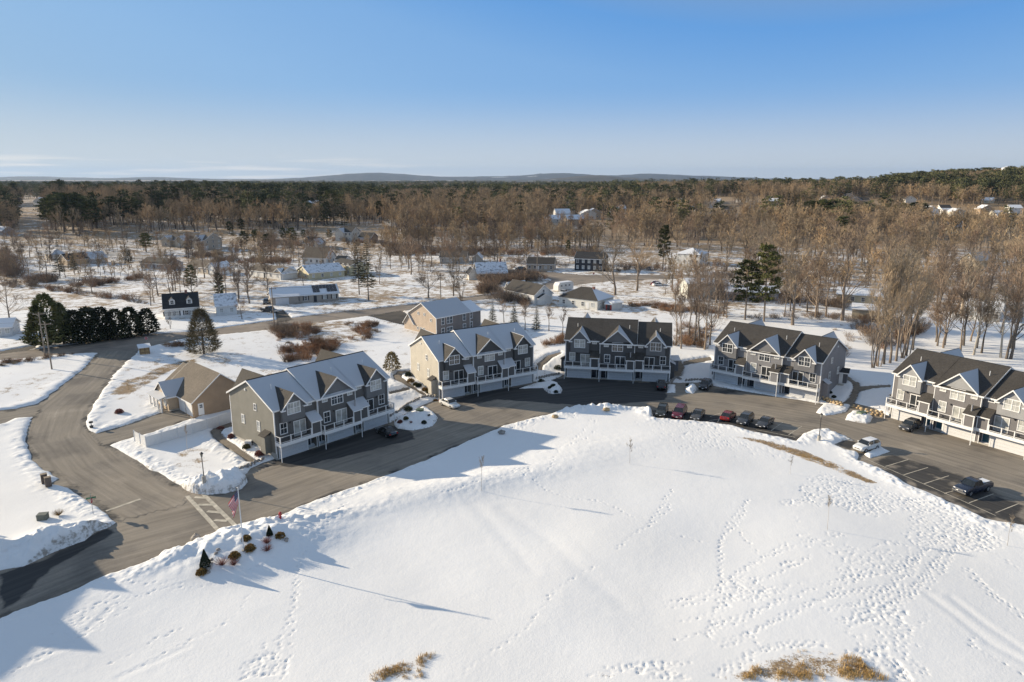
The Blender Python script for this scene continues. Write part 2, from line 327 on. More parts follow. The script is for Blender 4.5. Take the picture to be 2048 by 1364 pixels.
# ---- bare brown ground showing through the snow: (pixel polygon, strength)
BARE_PX = [(Z6((1120, 575), (1350, 590), (1600, 640), (1900, 720), (2080, 800), (2120, 880), (1900, 820), (1600, 720), (1300, 620)), 1.32),
           (Z7((0, 275), (200, 350), (400, 440), (560, 510), (720, 590), (640, 600), (380, 500), (150, 415), (0, 365)), 1.32),
           (C6((60, 1064), (250, 960), (440, 905), (500, 930), (420, 1030), (380, 1064)), 1.0),
           (C7((250, 1064), (420, 980), (700, 900), (1000, 930), (1180, 980), (1330, 1064)), 0.95),
           (C6((1280, 1060), (1400, 1015), (1560, 1010), (1680, 1060)), 0.6),
           (Z8((390, 340), (520, 310), (700, 220), (1000, 160), (1000, 190), (760, 280), (560, 400), (420, 480), (240, 480)), 1.25),
           (Z8((730, 980), (1000, 900), (1200, 960), (1180, 1100), (950, 1190), (780, 1080)), 0.55),
           (Z8((440, 870), (520, 860), (570, 930), (500, 935)), 1.0), (Z8((1130, 760), (1280, 700), (1300, 760), (1500, 960), (1640, 1000), (1500, 1030), (1250, 880), (1180, 800)), 0.6),
           (Z8((1060, 840), (1120, 830), (1260, 960), (1450, 1030), (1400, 1050), (1150, 940)), 0.55),
           (Z1((470, 150), (900, 100), (1380, 90), (1420, 200), (1250, 290), (1000, 300), (1040, 400), (600, 470), (540, 380), (760, 280), (520, 250)), 1.05),
           (Z1((120, 320), (270, 310), (280, 355), (140, 360)), 0.7), (Z1((80, 290), (500, 200), (560, 300), (300, 400)), 0.45),
           ([(1085, 690), (1128, 665), (1130, 688), (1080, 700)], 0.95), ([(1110, 640), (1130, 640), (1130, 665), (1085, 672)], 0.6),
           (F3((0, 540), (140, 570), (400, 630), (800, 690), (1300, 760), (1290, 800), (900, 730), (500, 680), (200, 670), (0, 660)), 0.75),
           (F3((0, 1290), (300, 1260), (700, 1205), (720, 1225), (420, 1290), (0, 1350)), 0.7), (F3((520, 630), (1000, 560), (1280, 540), (1280, 560), (800, 640)), 0.8),
           (F4((500, 430), (900, 410), (1300, 440), (1300, 490), (900, 500), (520, 470)), 0.8), (F4((250, 390), (600, 370), (600, 410), (260, 440)), 0.7),
           (F4((1220, 690), (1340, 640), (1420, 680), (1280, 700)), 0.9), (F6((0, 440), (700, 460), (700, 520), (300, 560), (0, 570)), 0.8),
           (F6((1500, 745), (2048, 790), (2048, 860), (1800, 850), (1540, 780)), 0.8), (F6((1300, 640), (1450, 590), (1450, 630), (1340, 670)), 0.9),
           (F7((0, 725), (250, 770), (500, 800), (760, 810), (760, 860), (500, 850), (0, 770)), 0.85), (F7((230, 940), (610, 960), (610, 1010), (540, 1170), (230, 1130)), 0.85),
           (F7((860, 850), (1880, 830), (1900, 900), (1000, 880)), 0.35), (F8((300, 900), (900, 1000), (760, 1130), (600, 1200), (380, 1120)), 0.7),
           (F8((0, 940), (300, 900), (420, 1000), (150, 1280), (150, 1180)), 0.5), (F5((700, 540), (900, 550), (860, 590), (720, 580)), 0.8)]
bare_w = [(np.array(GP(p)), s) for p, s in BARE_PX]
# ---- heaps of ploughed snow (pixel, height, radius along / across, turn)
PILES = [(415, 975, 0.9, 4.2, 2.4, 0.2), (468, 965, 1.4, 3.0, 2.4, 0.5), (445, 985, 0.7, 4.5, 1.6, 0.1), (118, 1085, 1.3, 3.6, 3.0, 0.3), (60, 1105, 0.9, 4.5, 2.2, 0.5), (175, 1068, 0.8, 3.0, 1.4, 0.4),
         (1200, 820, 0.6, 6.5, 1.5, 0.05), (1160, 824, 0.4, 4.0, 1.4, 0.1), (1625, 866, 0.12, 4.0, 2.2, -0.6), (1655, 866, 0.28, 2.6, 1.4, -0.6), (1383, 780, .7, 1.6, 1.2, 0), (1112, 783, 0.8, 2.2, 1.5, 0.0),
         (835, 838, 0.7, 3.5, 2.2, 0.3), (1302, 826, 0.6, 2.0, 1.6, 0), (1715, 836, 0.5, 2.6, 1.5, -0.4), (1342, 778, 0.3, 1.3, 1.3, 0), (520, 1095, 1.7, 8.0, 3.8, 0.47), (415, 1108, 0.55, 8, 1.5, 0.45), (560, 1058, 0.6, 8, 1.3, 0.45),
         (1010, 960, 0.5, 14, 3.6, 0.42), (860, 985, 0.45, 12, 3.4, 0.42), (1180, 900, 0.4, 12, 4.5, 0.3)]
piles_w = [(*G(a, b)[:2], h, r1, r2, t) for a, b, h, r1, r2, t in PILES]
def snow_surface(X, Y, z0, d):
    lump = fbm(X, Y, 0.95, 11, 3); big = fbm(X, Y, 9, 21, 2)
    edge = d + 0.45 * fbm(X, Y, 2.6, 31, 2)
    bank = np.exp(-((edge - 1.5) / 1.3) ** 2) * (0.06 + 0.22 * np.clip(lump + 0.1, 0, 1) + 0.10 * np.clip(big, -.5, 1))
    bank = bank + np.exp(-((edge - 1.2) / 1.1) ** 2) * .16 * np.clip(fbm(X, Y, .5, 81, 2), -.2, 1)
    bank = bank * ss(190, 120, Y)
    dep = 0.20 + 0.10 * big + 0.010 * lump
    h = np.where(edge < 0, -0.35, ss(0, 0.8, edge) * dep - 0.35 * (1 - ss(-0.1, 0.35, edge)) + np.clip(bank, 0, 2) * ss(0.0, 0.7, edge))
    for (cx, cy, hh, r1, r2, t) in piles_w:
        m = (np.abs(X - cx) < 3 * r1) & (np.abs(Y - cy) < 3 * r1)
        if not m.any(): continue
        x, y = X[m] - cx, Y[m] - cy; u = x * math.cos(t) + y * math.sin(t); v = -x * math.sin(t) + y * math.cos(t)
        g = np.exp(-(u / r1) ** 2 - (v / r2) ** 2)
        rough = 0.55 if (hh < 1.2 and r1 < 8) or r2 < 1.7 else 0.06
        h[m] = h[m] + np.where(h[m] > -0.3, 1, 0) * hh * g * (1 + rough * lump[m] * 1.6)
    return z0 + h
# grid lines: fine near the camera, coarse far away
def lines(segs, end, grow):
    o = []; a = segs[0][0]
    for s0, s1, st in segs: o += list(np.arange(s0, s1, st))
    st = segs[-1][2]; a = segs[-1][1]
    while a < end: o.append(a); st *= grow; a += st
    return o + [end]
ys = np.array(lines([(32, 100, 0.15), (100, 152, 0.34), (152, 262, 0.8)], 30000, 1.13))
xp = lines([(0, 63, 0.145), (63, 80, .3), (80, 165, 0.75)], 24000, 1.16); xs = np.array([-a for a in xp[:0:-1]] + xp)
X, Y = np.meshgrid(xs, ys)
z0 = T(X, Y); near = (Y < 420) & (np.abs(X) < 300)
d = np.full(X.shape, 60.0); d[near] = paved_sd(X[near], Y[near])
Zs = snow_surface(X, Y, z0, d)
# keep the snow out of the buildings' front doors and under the houses: it simply runs below their walls
# ---- footprints and ruts
prints = []
def track(pts, n=1, step=0.72, wob=0.5, two=True):
    n = max(1, int(n * .6))
    w = GP(pts); seg = [math.dist(a, b) for a, b in zip(w[:-1], w[1:])]; tot = sum(seg)
    for k in range(n):
        off = rng.normal(0, wob) if n > 1 else 0; s = rng.uniform(0, step); side = 1; ph = rng.uniform(0, 6)
        while s < tot:
            q = s; i = 0
            while i < len(seg) - 1 and q > seg[i]: q -= seg[i]; i += 1
            a, b = w[i], w[i + 1]; t = q / max(seg[i], 1e-6); dx, dy = (b[0] - a[0]) / max(seg[i], 1e-6), (b[1] - a[1]) / max(seg[i], 1e-6)
            o = off + 0.35 * math.sin(s / 3.1 + ph) + (0.13 * side if two else 0) + rng.normal(0, 0.05)
            prints.append((a[0] + (b[0] - a[0]) * t - dy * o, a[1] + (b[1] - a[1]) * t + dx * o, math.atan2(dy, dx) + rng.normal(0, 0.2), rng.choice([.05, .09, .14, .22])))
            side = -side; s += step * rng.uniform(0.75, 1.25)
def scatter(poly, n, deep=(0.03, 0.17)):
    n = int(n * .7)
    w = np.array(GP(poly)); lo, hi = w.min(0), w.max(0); c = 0
    while c < n:
        q = rng.uniform(lo, hi, (n, 2)); m = (poly_sd(q[:, 0], q[:, 1], w) + 2.5 * fbm(q[:, 0], q[:, 1], 5, 71, 2) < 0) & (fbm(q[:, 0], q[:, 1], 6, 73, 3) + .25 > rng.random(len(q)) * .7)
        for p in q[m][:n - c]: prints.append((p[0], p[1], rng.uniform(0, 6.28), rng.uniform(*deep)))
        c += max(1, int(m.sum()))
track(C8((1420, 300), (1330, 390), (1250, 510), (1120, 620), (1040, 700), (1000, 790), (880, 870)), 3, 0.62, 0.25)
track(C8((1430, 320), (1420, 420), (1330, 500), (1180, 590)), 1); track(C8((870, 390), (860, 560), (800, 660), (820, 760), (870, 880), (960, 940), (1100, 990), (1260, 1020), (1420, 1030), (1620, 1110)), 2, 0.7, 0.3)
track(C8((600, 545), (430, 610), (200, 715), (0, 815)), 3, 0.5, 0.2); track(C8((770, 480), (770, 560), (650, 690)), 1); track(C8((660, 850), (430, 890), (200, 985), (0, 1010)), 2, 0.5, 0.2)
track(C8((2048, 930), (1990, 1040), (1950, 1160), (1880, 1270)), 3, 0.55, 0.3); track(C8((1320, 1040), (1480, 1060), (1700, 1150), (1800, 1210)), 1)
track(C5((2030, 30), (1900, 180), (1790, 290), (1760, 420), (1740, 560), (1700, 760), (1660, 1064)), 4, 0.6, 0.35); track(C5((640, 530), (670, 640), (590, 760), (400, 850), (200, 940), (0, 1040)), 3, 0.5, 0.2)
track(C5((650, 500), (850, 510), (1000, 510), (1250, 500)), 1); track(C5((670, 640), (800, 580), (960, 530), (1200, 510)), 2, 0.6, 0.3); track(C5((1440, 560), (1380, 670), (1230, 780), (1050, 880), (900, 960), (700, 1050)), 3, 0.6, 0.3)
track(C5((1070, 760), (950, 820), (850, 870)), 1); track(C5((790, 890), (640, 950)), 1); track(C5((1260, 420), (1480, 430), (1620, 370), (1740, 260)), 2, 0.5, 0.4)
track(C6((620, 1060), (700, 970), (900, 830), (1060, 740), (1200, 560), (1350, 430), (1450, 380)), 2, 0.62, 0.25); track(C6((1830, 0), (1860, 60), (1760, 160), (1560, 290)), 2, 0.6, 0.2)
track(C7((420, 0), (360, 130), (280, 260), (260, 420), (280, 640), (220, 830)), 4, 0.5, 0.35); track(C7((370, 160), (450, 260), (510, 350)), 1); track(C7((0, 200), (220, 275)), 1)
track(C7((0, 700), (200, 650), (450, 480), (780, 310)), 6, 0.5, 1.0); track(C7((200, 830), (500, 680), (800, 560), (1300, 450)), 5, 0.5, 0.9); track(C7((0, 850), (350, 720), (640, 590)), 3, 0.6, 0.8)
track(C7((240, 1040), (500, 880), (700, 840), (900, 850)), 5, 0.45, 0.4); track(C7((1700, 250), (1600, 380), (1400, 560), (1200, 700), (1000, 760)), 12, 0.5, 1.6); track(C7((1250, 780), (1300, 920), (1480, 1050)), 6, 0.5, 0.6)
track(C7((1700, 400), (1850, 560), (2048, 710)), 6, 0.5, 0.5); track(C7((1250, 790), (1420, 740), (1500, 690), (1450, 640)), 1); track(C7((850, 620), (1000, 520), (1300, 380)), 3, 0.6, 0.5); track(C7((380, 730), (500, 850)), 2)
track(C7((1380, 810), (1480, 900)), 1, 0.6); track(C7((1750, 800), (1720, 860), (2048, 1050)), 2, 0.6, 0.3); track(C7((1850, 280), (2048, 430)), 3, 0.6, 0.8)
scatter(C7((620, 20), (1500, 0), (1860, 110), (1860, 300), (1500, 330), (1180, 130), (900, 170), (700, 150)), 1500); scatter(C7((900, 170), (1600, 200), (1700, 330), (1400, 470), (1000, 480), (900, 330)), 420)
scatter(C7((950, 740), (1200, 620), (1400, 640), (1250, 830), (1100, 860)), 260); scatter(C7((250, 480), (700, 350), (750, 460), (300, 700)), 260); scatter(C7((700, 860), (1200, 860), (1400, 1064), (900, 1064)), 420)
scatter(Z7((100, 460), (700, 600), (1300, 830), (1700, 960), (1900, 1180), (600, 1180), (0, 1180)), 1500); scatter(Z6((550, 380), (1000, 420), (1100, 560), (1300, 640), (2040, 840), (500, 840), (430, 500)), 650)
scatter(Z6((0, 380), (600, 380), (700, 840), (0, 840)), 120); scatter(C8((640, 400), (1000, 300), (1350, 250), (1300, 330), (900, 400), (760, 440)), 300); scatter(C8((690, 790), (860, 800), (900, 880), (690, 870)), 90)
scatter(C5((400, 640), (700, 560), (900, 500), (700, 700), (300, 900), (100, 1000)), 150); scatter(C5((1420, 960), (1600, 800), (1760, 560), (1720, 1064), (1400, 1064)), 220)
scatter(C6((1280, 1064), (1500, 960), (2048, 1000), (2048, 1064)), 260); scatter(Z8((960, 1230), (1420, 1050), (1440, 1080), (1000, 1280)), 90)
dy0, dx0 = 0.19, 0.21
for (fx, fy, a, dep) in prints:
    if fy > 150 or fy < 33: continue
    i = int(np.searchsorted(ys, fy)); j = int(np.searchsorted(xs, fx)); i0, i1, j0, j1 = max(i - 3, 0), i + 3, max(j - 3, 0), j + 3
    xx, yy = X[i0:i1, j0:j1] - fx, Y[i0:i1, j0:j1] - fy; u = xx * math.cos(a) + yy * math.sin(a); v = -xx * math.sin(a) + yy * math.cos(a)
    q = (u / 0.14) ** 2 + (v / 0.085) ** 2; pen = (d[i0:i1, j0:j1] > 0.8)
    Zs[i0:i1, j0:j1] += pen * (-0.58 * dep * np.exp(-q))
def rut(pts, w=0.35, dep=0.08):
    q = np.array(GP(pts)); lo, hi = q.min(0) - 2, q.max(0) + 2
    m = (X > lo[0]) & (X < hi[0]) & (Y > lo[1]) & (Y < hi[1]); dd = np.abs(line_sd(X[m], Y[m], q)); Zs[m] += (-dep * np.exp(-(dd / w) ** 2) + 0.4 * dep * np.exp(-((dd - 2.2 * w) / w) ** 2)) * (d[m] > 0.8)
for s_, w_, e_ in ((C7((1480, 560), (1640, 680), (1850, 850), (2048, 960)), .4, .03), (C7((1620, 580), (1800, 720), (2048, 890)), .4, .03), (C6((720, 30), (880, 200), (1000, 330), (1060, 420)), .7, .025), (C6((900, 60), (1150, 230), (1330, 400), (1600, 630)), .8, .025),
                   (C5((640, 650), (400, 870), (60, 1000)), .3, .025), (C5((1100, 870), (700, 1050)), .3, .02)): rut(s_, w_, e_)
Zs += np.where(Y < 230, 0.006 * fbm(X, Y, 0.9, 41, 2) * (d > 0.5), 0)
nx, ny = len(xs), len(ys)
idx = (np.arange(ny - 1)[:, None] * nx + np.arange(nx - 1)[None, :]).ravel()
quads = np.stack([idx, idx + 1, idx + 1 + nx, idx + nx], 1)
me = bpy.data.meshes.new('ground'); me.vertices.add(nx * ny); me.vertices.foreach_set('co', np.stack([X, Y, Zs], -1).astype(np.float32).ravel())
me.loops.add(quads.size); me.loops.foreach_set('vertex_index', quads.ravel().astype(np.int32)); me.polygons.add(len(quads))
me.polygons.foreach_set('loop_start', np.arange(0, quads.size, 4, dtype=np.int32)); me.polygons.foreach_set('loop_total', np.full(len(quads), 4, np.int32))
me.polygons.foreach_set('use_smooth', np.ones(len(quads), bool)); me.update()
bare = np.zeros(X.shape); nb = (Y < 420) & (np.abs(X) < 300)
for w, s in bare_w:
    m = nb & (X > w[:, 0].min() - 6) & (X < w[:, 0].max() + 6) & (Y > w[:, 1].min() - 6) & (Y < w[:, 1].max() + 6)
    soft = 2.0 if w[:, 1].min() > 130 else 0.9
    bare[m] = np.maximum(bare[m], s * ss(soft, -soft, poly_sd(X[m], Y[m], w)))
bare = np.maximum(bare * .46, .28 * ss(108, 130, Y) * ss(14, 4, X) * (Y < 240)); bare = np.maximum(bare, .44 * ss(165, 220, Y) + (.16 + .18 * ss(0, 160, X)) * ss(300, 480, Y))
rw = np.array(GP([(1190, 530), (1330, 545), (1450, 590), (1700, 612), (1860, 620), (2100, 640), (2100, 440), (1190, 440)])); m = (Y > 180) & (Y < 700) & (np.abs(X) < 600)
bare[m] = np.maximum(bare[m], .50 * ss(15, -15, poly_sd(X[m], Y[m], rw)))
kerb = np.where(near, ss(0.9, 0.1, d) * 0.32 + ss(2.4, .4, d) * .10, 0)
for nm, ar in (('bare', bare), ('kerb', kerb)):
    a_ = me.attributes.new(nm, 'FLOAT', 'POINT'); a_.data.foreach_set('value', ar.ravel().astype(np.float32))
m, n, l, b = _new('snow')
at1 = n.new('ShaderNodeAttribute'); at1.attribute_name = 'bare'; at2 = n.new('ShaderNodeAttribute'); at2.attribute_name = 'kerb'
nz = _noise(n, l, 1.6, 6, rough=0.7); nzf = _noise(n, l, 0.45, 5, rough=0.6)
big = _noise(n, l, 0.05, 3)
snowc = _ramp(n, l, big, [(0.3, (0.80, 0.79, 0.775)), (0.7, (0.87, 0.86, 0.845))])
def thr(att, noise, k):
    a = n.new('ShaderNodeMath'); a.operation = 'ADD'; l.new(att.outputs['Fac'], a.inputs[0]); l.new(noise, a.inputs[1])
    r = n.new('ShaderNodeMapRange'); r.inputs[1].default_value = k; r.inputs[2].default_value = k + 0.16; l.new(a.outputs[0], r.inputs[0]); return r.outputs[0]
nfine = _noise(n, l, 5.5, 4, rough=0.7); a4 = n.new('ShaderNodeMath'); a4.operation = 'MULTIPLY_ADD'; a4.inputs[1].default_value = 0.8; l.new(nzf, a4.inputs[2]); l.new(nfine, a4.inputs[0])
lowz = _noise(n, l, .085, 3)
a5 = n.new('ShaderNodeMath'); a5.operation = 'MULTIPLY_ADD'; a5.inputs[1].default_value = .6; a6 = n.new('ShaderNodeMath'); a6.operation = 'SUBTRACT'; a6.inputs[1].default_value = .3; l.new(a4.outputs[0], a6.inputs[0]); l.new(a6.outputs[0], a5.inputs[2]); l.new(lowz, a5.inputs[0])
a3 = n.new('ShaderNodeMath'); a3.operation = 'MULTIPLY_ADD'; a3.inputs[1].default_value = 0.3; l.new(a5.outputs[0], a3.inputs[2]); l.new(nz, a3.inputs[0])
fb = n.new('ShaderNodeMath'); fb.operation = 'MULTIPLY'; l.new(thr(at1, a3.outputs[0], 1.43), fb.inputs[0]); fb.inputs[1].default_value = 0.92
grassc = _ramp(n, l, _noise(n, l, 3.0, 5, rough=0.7), [(0.3, (0.10, 0.058, 0.028)), (0.5, (0.25, 0.155, 0.065)), (0.72, (0.42, 0.30, 0.14))])
dirtc = _ramp(n, l, nz, [(0.3, (0.16, 0.135, 0.105)), (0.7, (0.40, 0.36, 0.31))])
c1 = _mix(n, l, thr(at2, nz, 0.88), snowc, dirtc); c2 = _mix(n, l, fb.outputs[0], c1, grassc)
l.new(c2, b.inputs['Base Color']); b.inputs['Roughness'].default_value = 0.75; b.inputs['Specular IOR Level'].default_value = 0.25
_bump(n, l, _noise(n, l, 3.4, 7, rough=0.7), b, 0.5, 0.06)
me.materials.append(m)
tag(link('ground', me), None, None, None, 'structure')

def S(x, y):
    '''height of the snow surface'''
    i = min(max(int(np.searchsorted(ys, y)) - 1, 0), ny - 2); j = min(max(int(np.searchsorted(xs, x)) - 1, 0), nx - 2); v = (y - ys[i]) / (ys[i + 1] - ys[i]); u = (x - xs[j]) / (xs[j + 1] - xs[j])
    return float((Zs[i, j] * (1 - u) + Zs[i, j + 1] * u) * (1 - v) + (Zs[i + 1, j] * (1 - u) + Zs[i + 1, j + 1] * u) * v)
def GS(px, py):
    z = 0.0
    for _ in range(16): x, y = P(px, py, z); z = .5 * z + .5 * S(x, y)
    x, y = P(px, py, z); return x, y, S(x, y)
# ---- asphalt sheets, draped on the grade a little under the snow
def asphalt(name, tone, warm=1.0, dark=0.0):
    m, n, l, b = _new(name); uv = n.new('ShaderNodeUVMap'); uv.uv_map = 'flow'
    def flow(sx, sy, scale, det=5, rough=0.6):
        mp = n.new('ShaderNodeMapping'); mp.inputs['Scale'].default_value = (sx, sy, 1); l.new(uv.outputs[0], mp.inputs[0])
        z = n.new('ShaderNodeTexNoise'); z.inputs['Scale'].default_value = scale; z.inputs['Detail'].default_value = det; z.inputs['Roughness'].default_value = rough
        l.new(mp.outputs[0], z.inputs['Vector']); return z.outputs[0]
    c = (tone * 1.0, tone * 0.87 * warm, tone * 0.71 * warm)
    st = flow(0.05, 1.0, 1.3, 5); pt = _noise(n, l, 0.12, 5); gr = _noise(n, l, 9.0, 3)
    base = _ramp(n, l, st, [(0.25, sc3(c, 0.66)), (0.48, sc3(c, .97)), (0.6, sc3(c, 1.08)), (0.78, sc3(c, 1.45))])
    base = _mix(n, l, 1.0, base, _ramp(n, l, pt, [(0.30, (0.62, 0.63, 0.66)), (0.48, (1, 1, 1)), (0.58, (1.05, 1.04, 1.02)), (0.72, (1.35, 1.34, 1.33))]), 'MULTIPLY')
    base = _mix(n, l, 1.0, base, _ramp(n, l, gr, [(0.3, (0.85,) * 3), (0.7, (1.12,) * 3)]), 'MULTIPLY')
    wet_shade = n.new('ShaderNodeAttribute'); wet_shade.attribute_name = 'wet_shade'
    w2 = n.new('ShaderNodeMath'); w2.operation = 'MULTIPLY_ADD'; w2.inputs[1].default_value = 1.0; l.new(wet_shade.outputs['Fac'], w2.inputs[0])
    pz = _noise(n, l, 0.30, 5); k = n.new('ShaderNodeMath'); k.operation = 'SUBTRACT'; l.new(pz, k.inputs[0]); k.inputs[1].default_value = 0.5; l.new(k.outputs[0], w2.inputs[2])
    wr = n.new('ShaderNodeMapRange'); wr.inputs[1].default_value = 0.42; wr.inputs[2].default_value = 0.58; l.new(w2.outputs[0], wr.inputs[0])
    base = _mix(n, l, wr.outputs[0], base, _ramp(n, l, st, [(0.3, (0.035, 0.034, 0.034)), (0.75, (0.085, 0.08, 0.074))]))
    l.new(base, b.inputs['Base Color']); b.inputs['Roughness'].default_value = 0.85; b.inputs['Specular IOR Level'].default_value = 0.25
    _bump(n, l, gr, b, 0.25, 0.02); return m
def flow_uv(X, Y, centre):
    q = np.array(centre); best = np.full(X.shape, 1e18); S = np.zeros(X.shape); Tt = np.zeros(X.shape); acc = 0
    for (ax, ay), (bx, by) in zip(q[:-1], q[1:]):
        dx, dy = bx - ax, by - ay; L = math.hypot(dx, dy); t = np.clip(((X - ax) * dx + (Y - ay) * dy) / L ** 2, -0.0, 1.0)
        ex, ey = X - ax - t * dx, Y - ay - t * dy; d2 = ex * ex + ey * ey; m = d2 < best
        best = np.where(m, d2, best); S = np.where(m, acc + t * L, S); Tt = np.where(m, np.sqrt(d2) * np.sign(dx * (Y - ay) - dy * (X - ax)), Tt); acc += L
    return S, Tt
def sheet(name, poly, mat, centre, dz, step=0.7, grow=1.2, wet_shade_polys=()):
    poly = np.asarray(poly); lo, hi = poly.min(0) - 3, poly.max(0) + 3
    gx = np.arange(lo[0], hi[0], step); gy = np.arange(lo[1], hi[1], step); A, B = np.meshgrid(gx, gy)
    dd = poly_sd(A, B, poly); keep = dd < grow; Zg = T(A, B) + dz
    ids = -np.ones(A.shape, int); c = keep[:-1, :-1] & keep[1:, :-1] & keep[:-1, 1:] & keep[1:, 1:]
    used = np.zeros(A.shape, bool); used[:-1, :-1] |= c; used[1:, :-1] |= c; used[:-1, 1:] |= c; used[1:, 1:] |= c
    ids[used] = np.arange(used.sum()); f = np.stack([ids[:-1, :-1][c], ids[:-1, 1:][c], ids[1:, 1:][c], ids[1:, :-1][c]], 1)
    me = bpy.data.meshes.new(name); me.from_pydata(np.stack([A[used], B[used], Zg[used]], 1).tolist(), [], f.tolist())
    S, Q = flow_uv(A[used], B[used], centre); uvl = me.uv_layers.new(name='flow'); li = np.empty(len(me.loops), np.int32); me.loops.foreach_get('vertex_index', li)
    uvl.data.foreach_set('uv', np.stack([S[li], Q[li]], 1).astype(np.float32).ravel())
    wv = np.zeros(int(used.sum()))
    for wp, k in wet_shade_polys: wv = np.maximum(wv, k * ss(1.5, -1.5, poly_sd(A[used], B[used], np.asarray(wp))))
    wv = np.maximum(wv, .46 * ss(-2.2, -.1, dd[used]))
    at_ = me.attributes.new('wet_shade', 'FLOAT', 'POINT'); at_.data.foreach_set('value', wv.astype(np.float32))
    me.materials.append(mat); return tag(link(name, me), None, None, None, 'structure')
ASPH = asphalt('asphalt', 0.255); ASPHD = asphalt('asphalt_lot', 0.10); PATHM = plain('walk_concrete', (0.20, 0.165, 0.125), 0.9, 0.2, 1.5, bump=0.2)
# damp, unsalted asphalt and meltwater edges, plus cast shadows deepened in the colour
WET_SHADE = [(GP(Z1((480, 1290), (900, 1170), (1460, 980), (1640, 1000), (1700, 1100), (1300, 1200), (900, 1290), (640, 1340))), 1.1), (GP([(1060, 770), (1130, 755), (1340, 768), (1330, 800), (1180, 812), (1010, 800), (930, 790)]), 0.95),
       (GP(Z2((540, 1205), (1340, 1060), (1500, 1110), (1000, 1250), (640, 1260))), 0.7), (GP([(1425, 772), (1480, 780), (1475, 795), (1400, 785)]), 0.5), (GP(C5((0, 430), (250, 350), (640, 150), (680, 190), (300, 400), (0, 690))), 1.0),  # last polygon deepens the left row's shadow on the road
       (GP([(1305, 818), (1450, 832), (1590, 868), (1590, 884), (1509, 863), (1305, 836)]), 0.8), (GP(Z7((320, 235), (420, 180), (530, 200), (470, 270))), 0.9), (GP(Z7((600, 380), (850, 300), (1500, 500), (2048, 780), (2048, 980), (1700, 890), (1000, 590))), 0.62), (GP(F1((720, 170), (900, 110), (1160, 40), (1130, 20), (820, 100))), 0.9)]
loop_c = GP([(-100, 1225), (0, 1190), (200, 1110), (420, 1050), (640, 970), (880, 885), (1060, 815), (1250, 795), (1450, 812), (1640, 845), (1850, 905), (2048, 965), (2200, 1010)])
entry_c = GP([(240, 700), (190, 760), (120, 820), (100, 880), (150, 940), (260, 1010), (360, 1060)])
tag(sheet('road', road_w, ASPH, loop_c, 0.0, wet_shade_polys=WET_SHADE)); sheet('public_road', public_w, asphalt('asphalt_old', 0.265, 0.97), GP([(-200, 724), (0, 714), (240, 692), (440, 664), (640, 637), (820, 613), (985, 592), (1085, 574), (1150, 556), (1400, 553), (1700, 548)]), 0.01, 0.9)
ent_poly = np.array(GP([(277, 701), (262, 714), (223, 750), (179, 821), (169, 844), (190, 869), (215, 891), (273, 924), (324, 954), (383, 983), (376, 1010), (300, 1030), (237, 1045), (211, 1023), (176, 996), (120, 957), (77, 926), (56, 895), (56, 862), (68, 833), (75, 808), (120, 775), (160, 747), (201, 701)]))
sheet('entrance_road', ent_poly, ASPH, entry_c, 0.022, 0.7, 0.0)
sheet('hill_road', hill_w, plain('packed_snow_road', (0.34, 0.32, 0.30), 0.9, 0.3, 0.5), GP([(60, 450), (80, 488), (330, 518)]), 0.02, 1.5)
for i, w in enumerate(drives_w): sheet('driveway', w, ASPHD, [w[0], w[1]], 0.03, 0.7, 0.6)
for i, w in enumerate(paths_w): sheet('footpath', w, PATHM, [w[0], w[1]], 0.02, 0.35, 0.35)
ROADOBJ = bpy.data.objects['road']
PAINT = plain('road_paint', (0.50, 0.45, 0.36), 0.8, 0.35, 1.2)
def stripe(a, b, w, name, z=0.012, mat=PAINT):
    (ax, ay), (bx, by) = a, b; L = math.hypot(bx - ax, by - ay); nx_, ny_ = -(by - ay) / L * w / 2, (bx - ax) / L * w / 2
    mb = MB(); K = max(1, int(L / 1.0)); vs = []
    for i in range(K + 1):
        t = i / K
        for s in (-1, 1):
            x, y = ax + (bx - ax) * t + s * nx_, ay + (by - ay) * t + s * ny_; vs.append((x, y, Tz(x, y) + z))
    mb.add(vs, [(2 * i, 2 * i + 2, 2 * i + 3, 2 * i + 1) for i in range(K)]); return mb.build(name, mat, ROADOBJ)
g = lambda p: G(*p)[:2]
for q0, q1 in ((F1((80, 410))[0], F1((480, 850))[0]), (F1((265, 390))[0], F1((665, 785))[0])): stripe(g(q0), g(q1), 0.55, 'crosswalk_edge', 0.034)
for a, c in (((165, 425), (330, 435)), ((205, 510), (385, 510)), ((310, 585), (460, 600)), ((390, 685), (540, 695)), ((470, 785), (610, 795))): stripe(g(F1(a)[0]), g(F1(c)[0]), 0.55, 'crosswalk_bar', 0.038)
stripe(g(F2((905, 862))[0]), g(F2((1195, 760))[0]), 0.45, 'stop_line', 0.036)
for a, c in (((780, 425), (990, 362)), ((945, 503), (1170, 434)), ((1130, 585), (1360, 510)), ((1320, 672), (1400, 648)), ((1545, 758), (1770, 675)), ((1790, 848), (2000, 764))): stripe(g(Z7(a)[0]), g(Z7(c)[0]), 0.13, 'parking_line')
stripe(g(Z7((600, 355))[0]), g(Z7((1790, 875))[0]), 0.12, 'parking_line', 0.016)
for a, c in (((1580, 490), (1720, 388)), ((1790, 540), (1950, 437)), ((935, 390), (990, 275)), ((845, 320), (965, 280)), ((830, 370), (960, 350))): stripe(g(Z6(a)[0]), g(Z6(c)[0]), 0.12, 'parking_line')
stripe(g(Z6((1400, 480))[0]), g(Z6((1870, 570))[0]), 0.12, 'parking_line', 0.016)
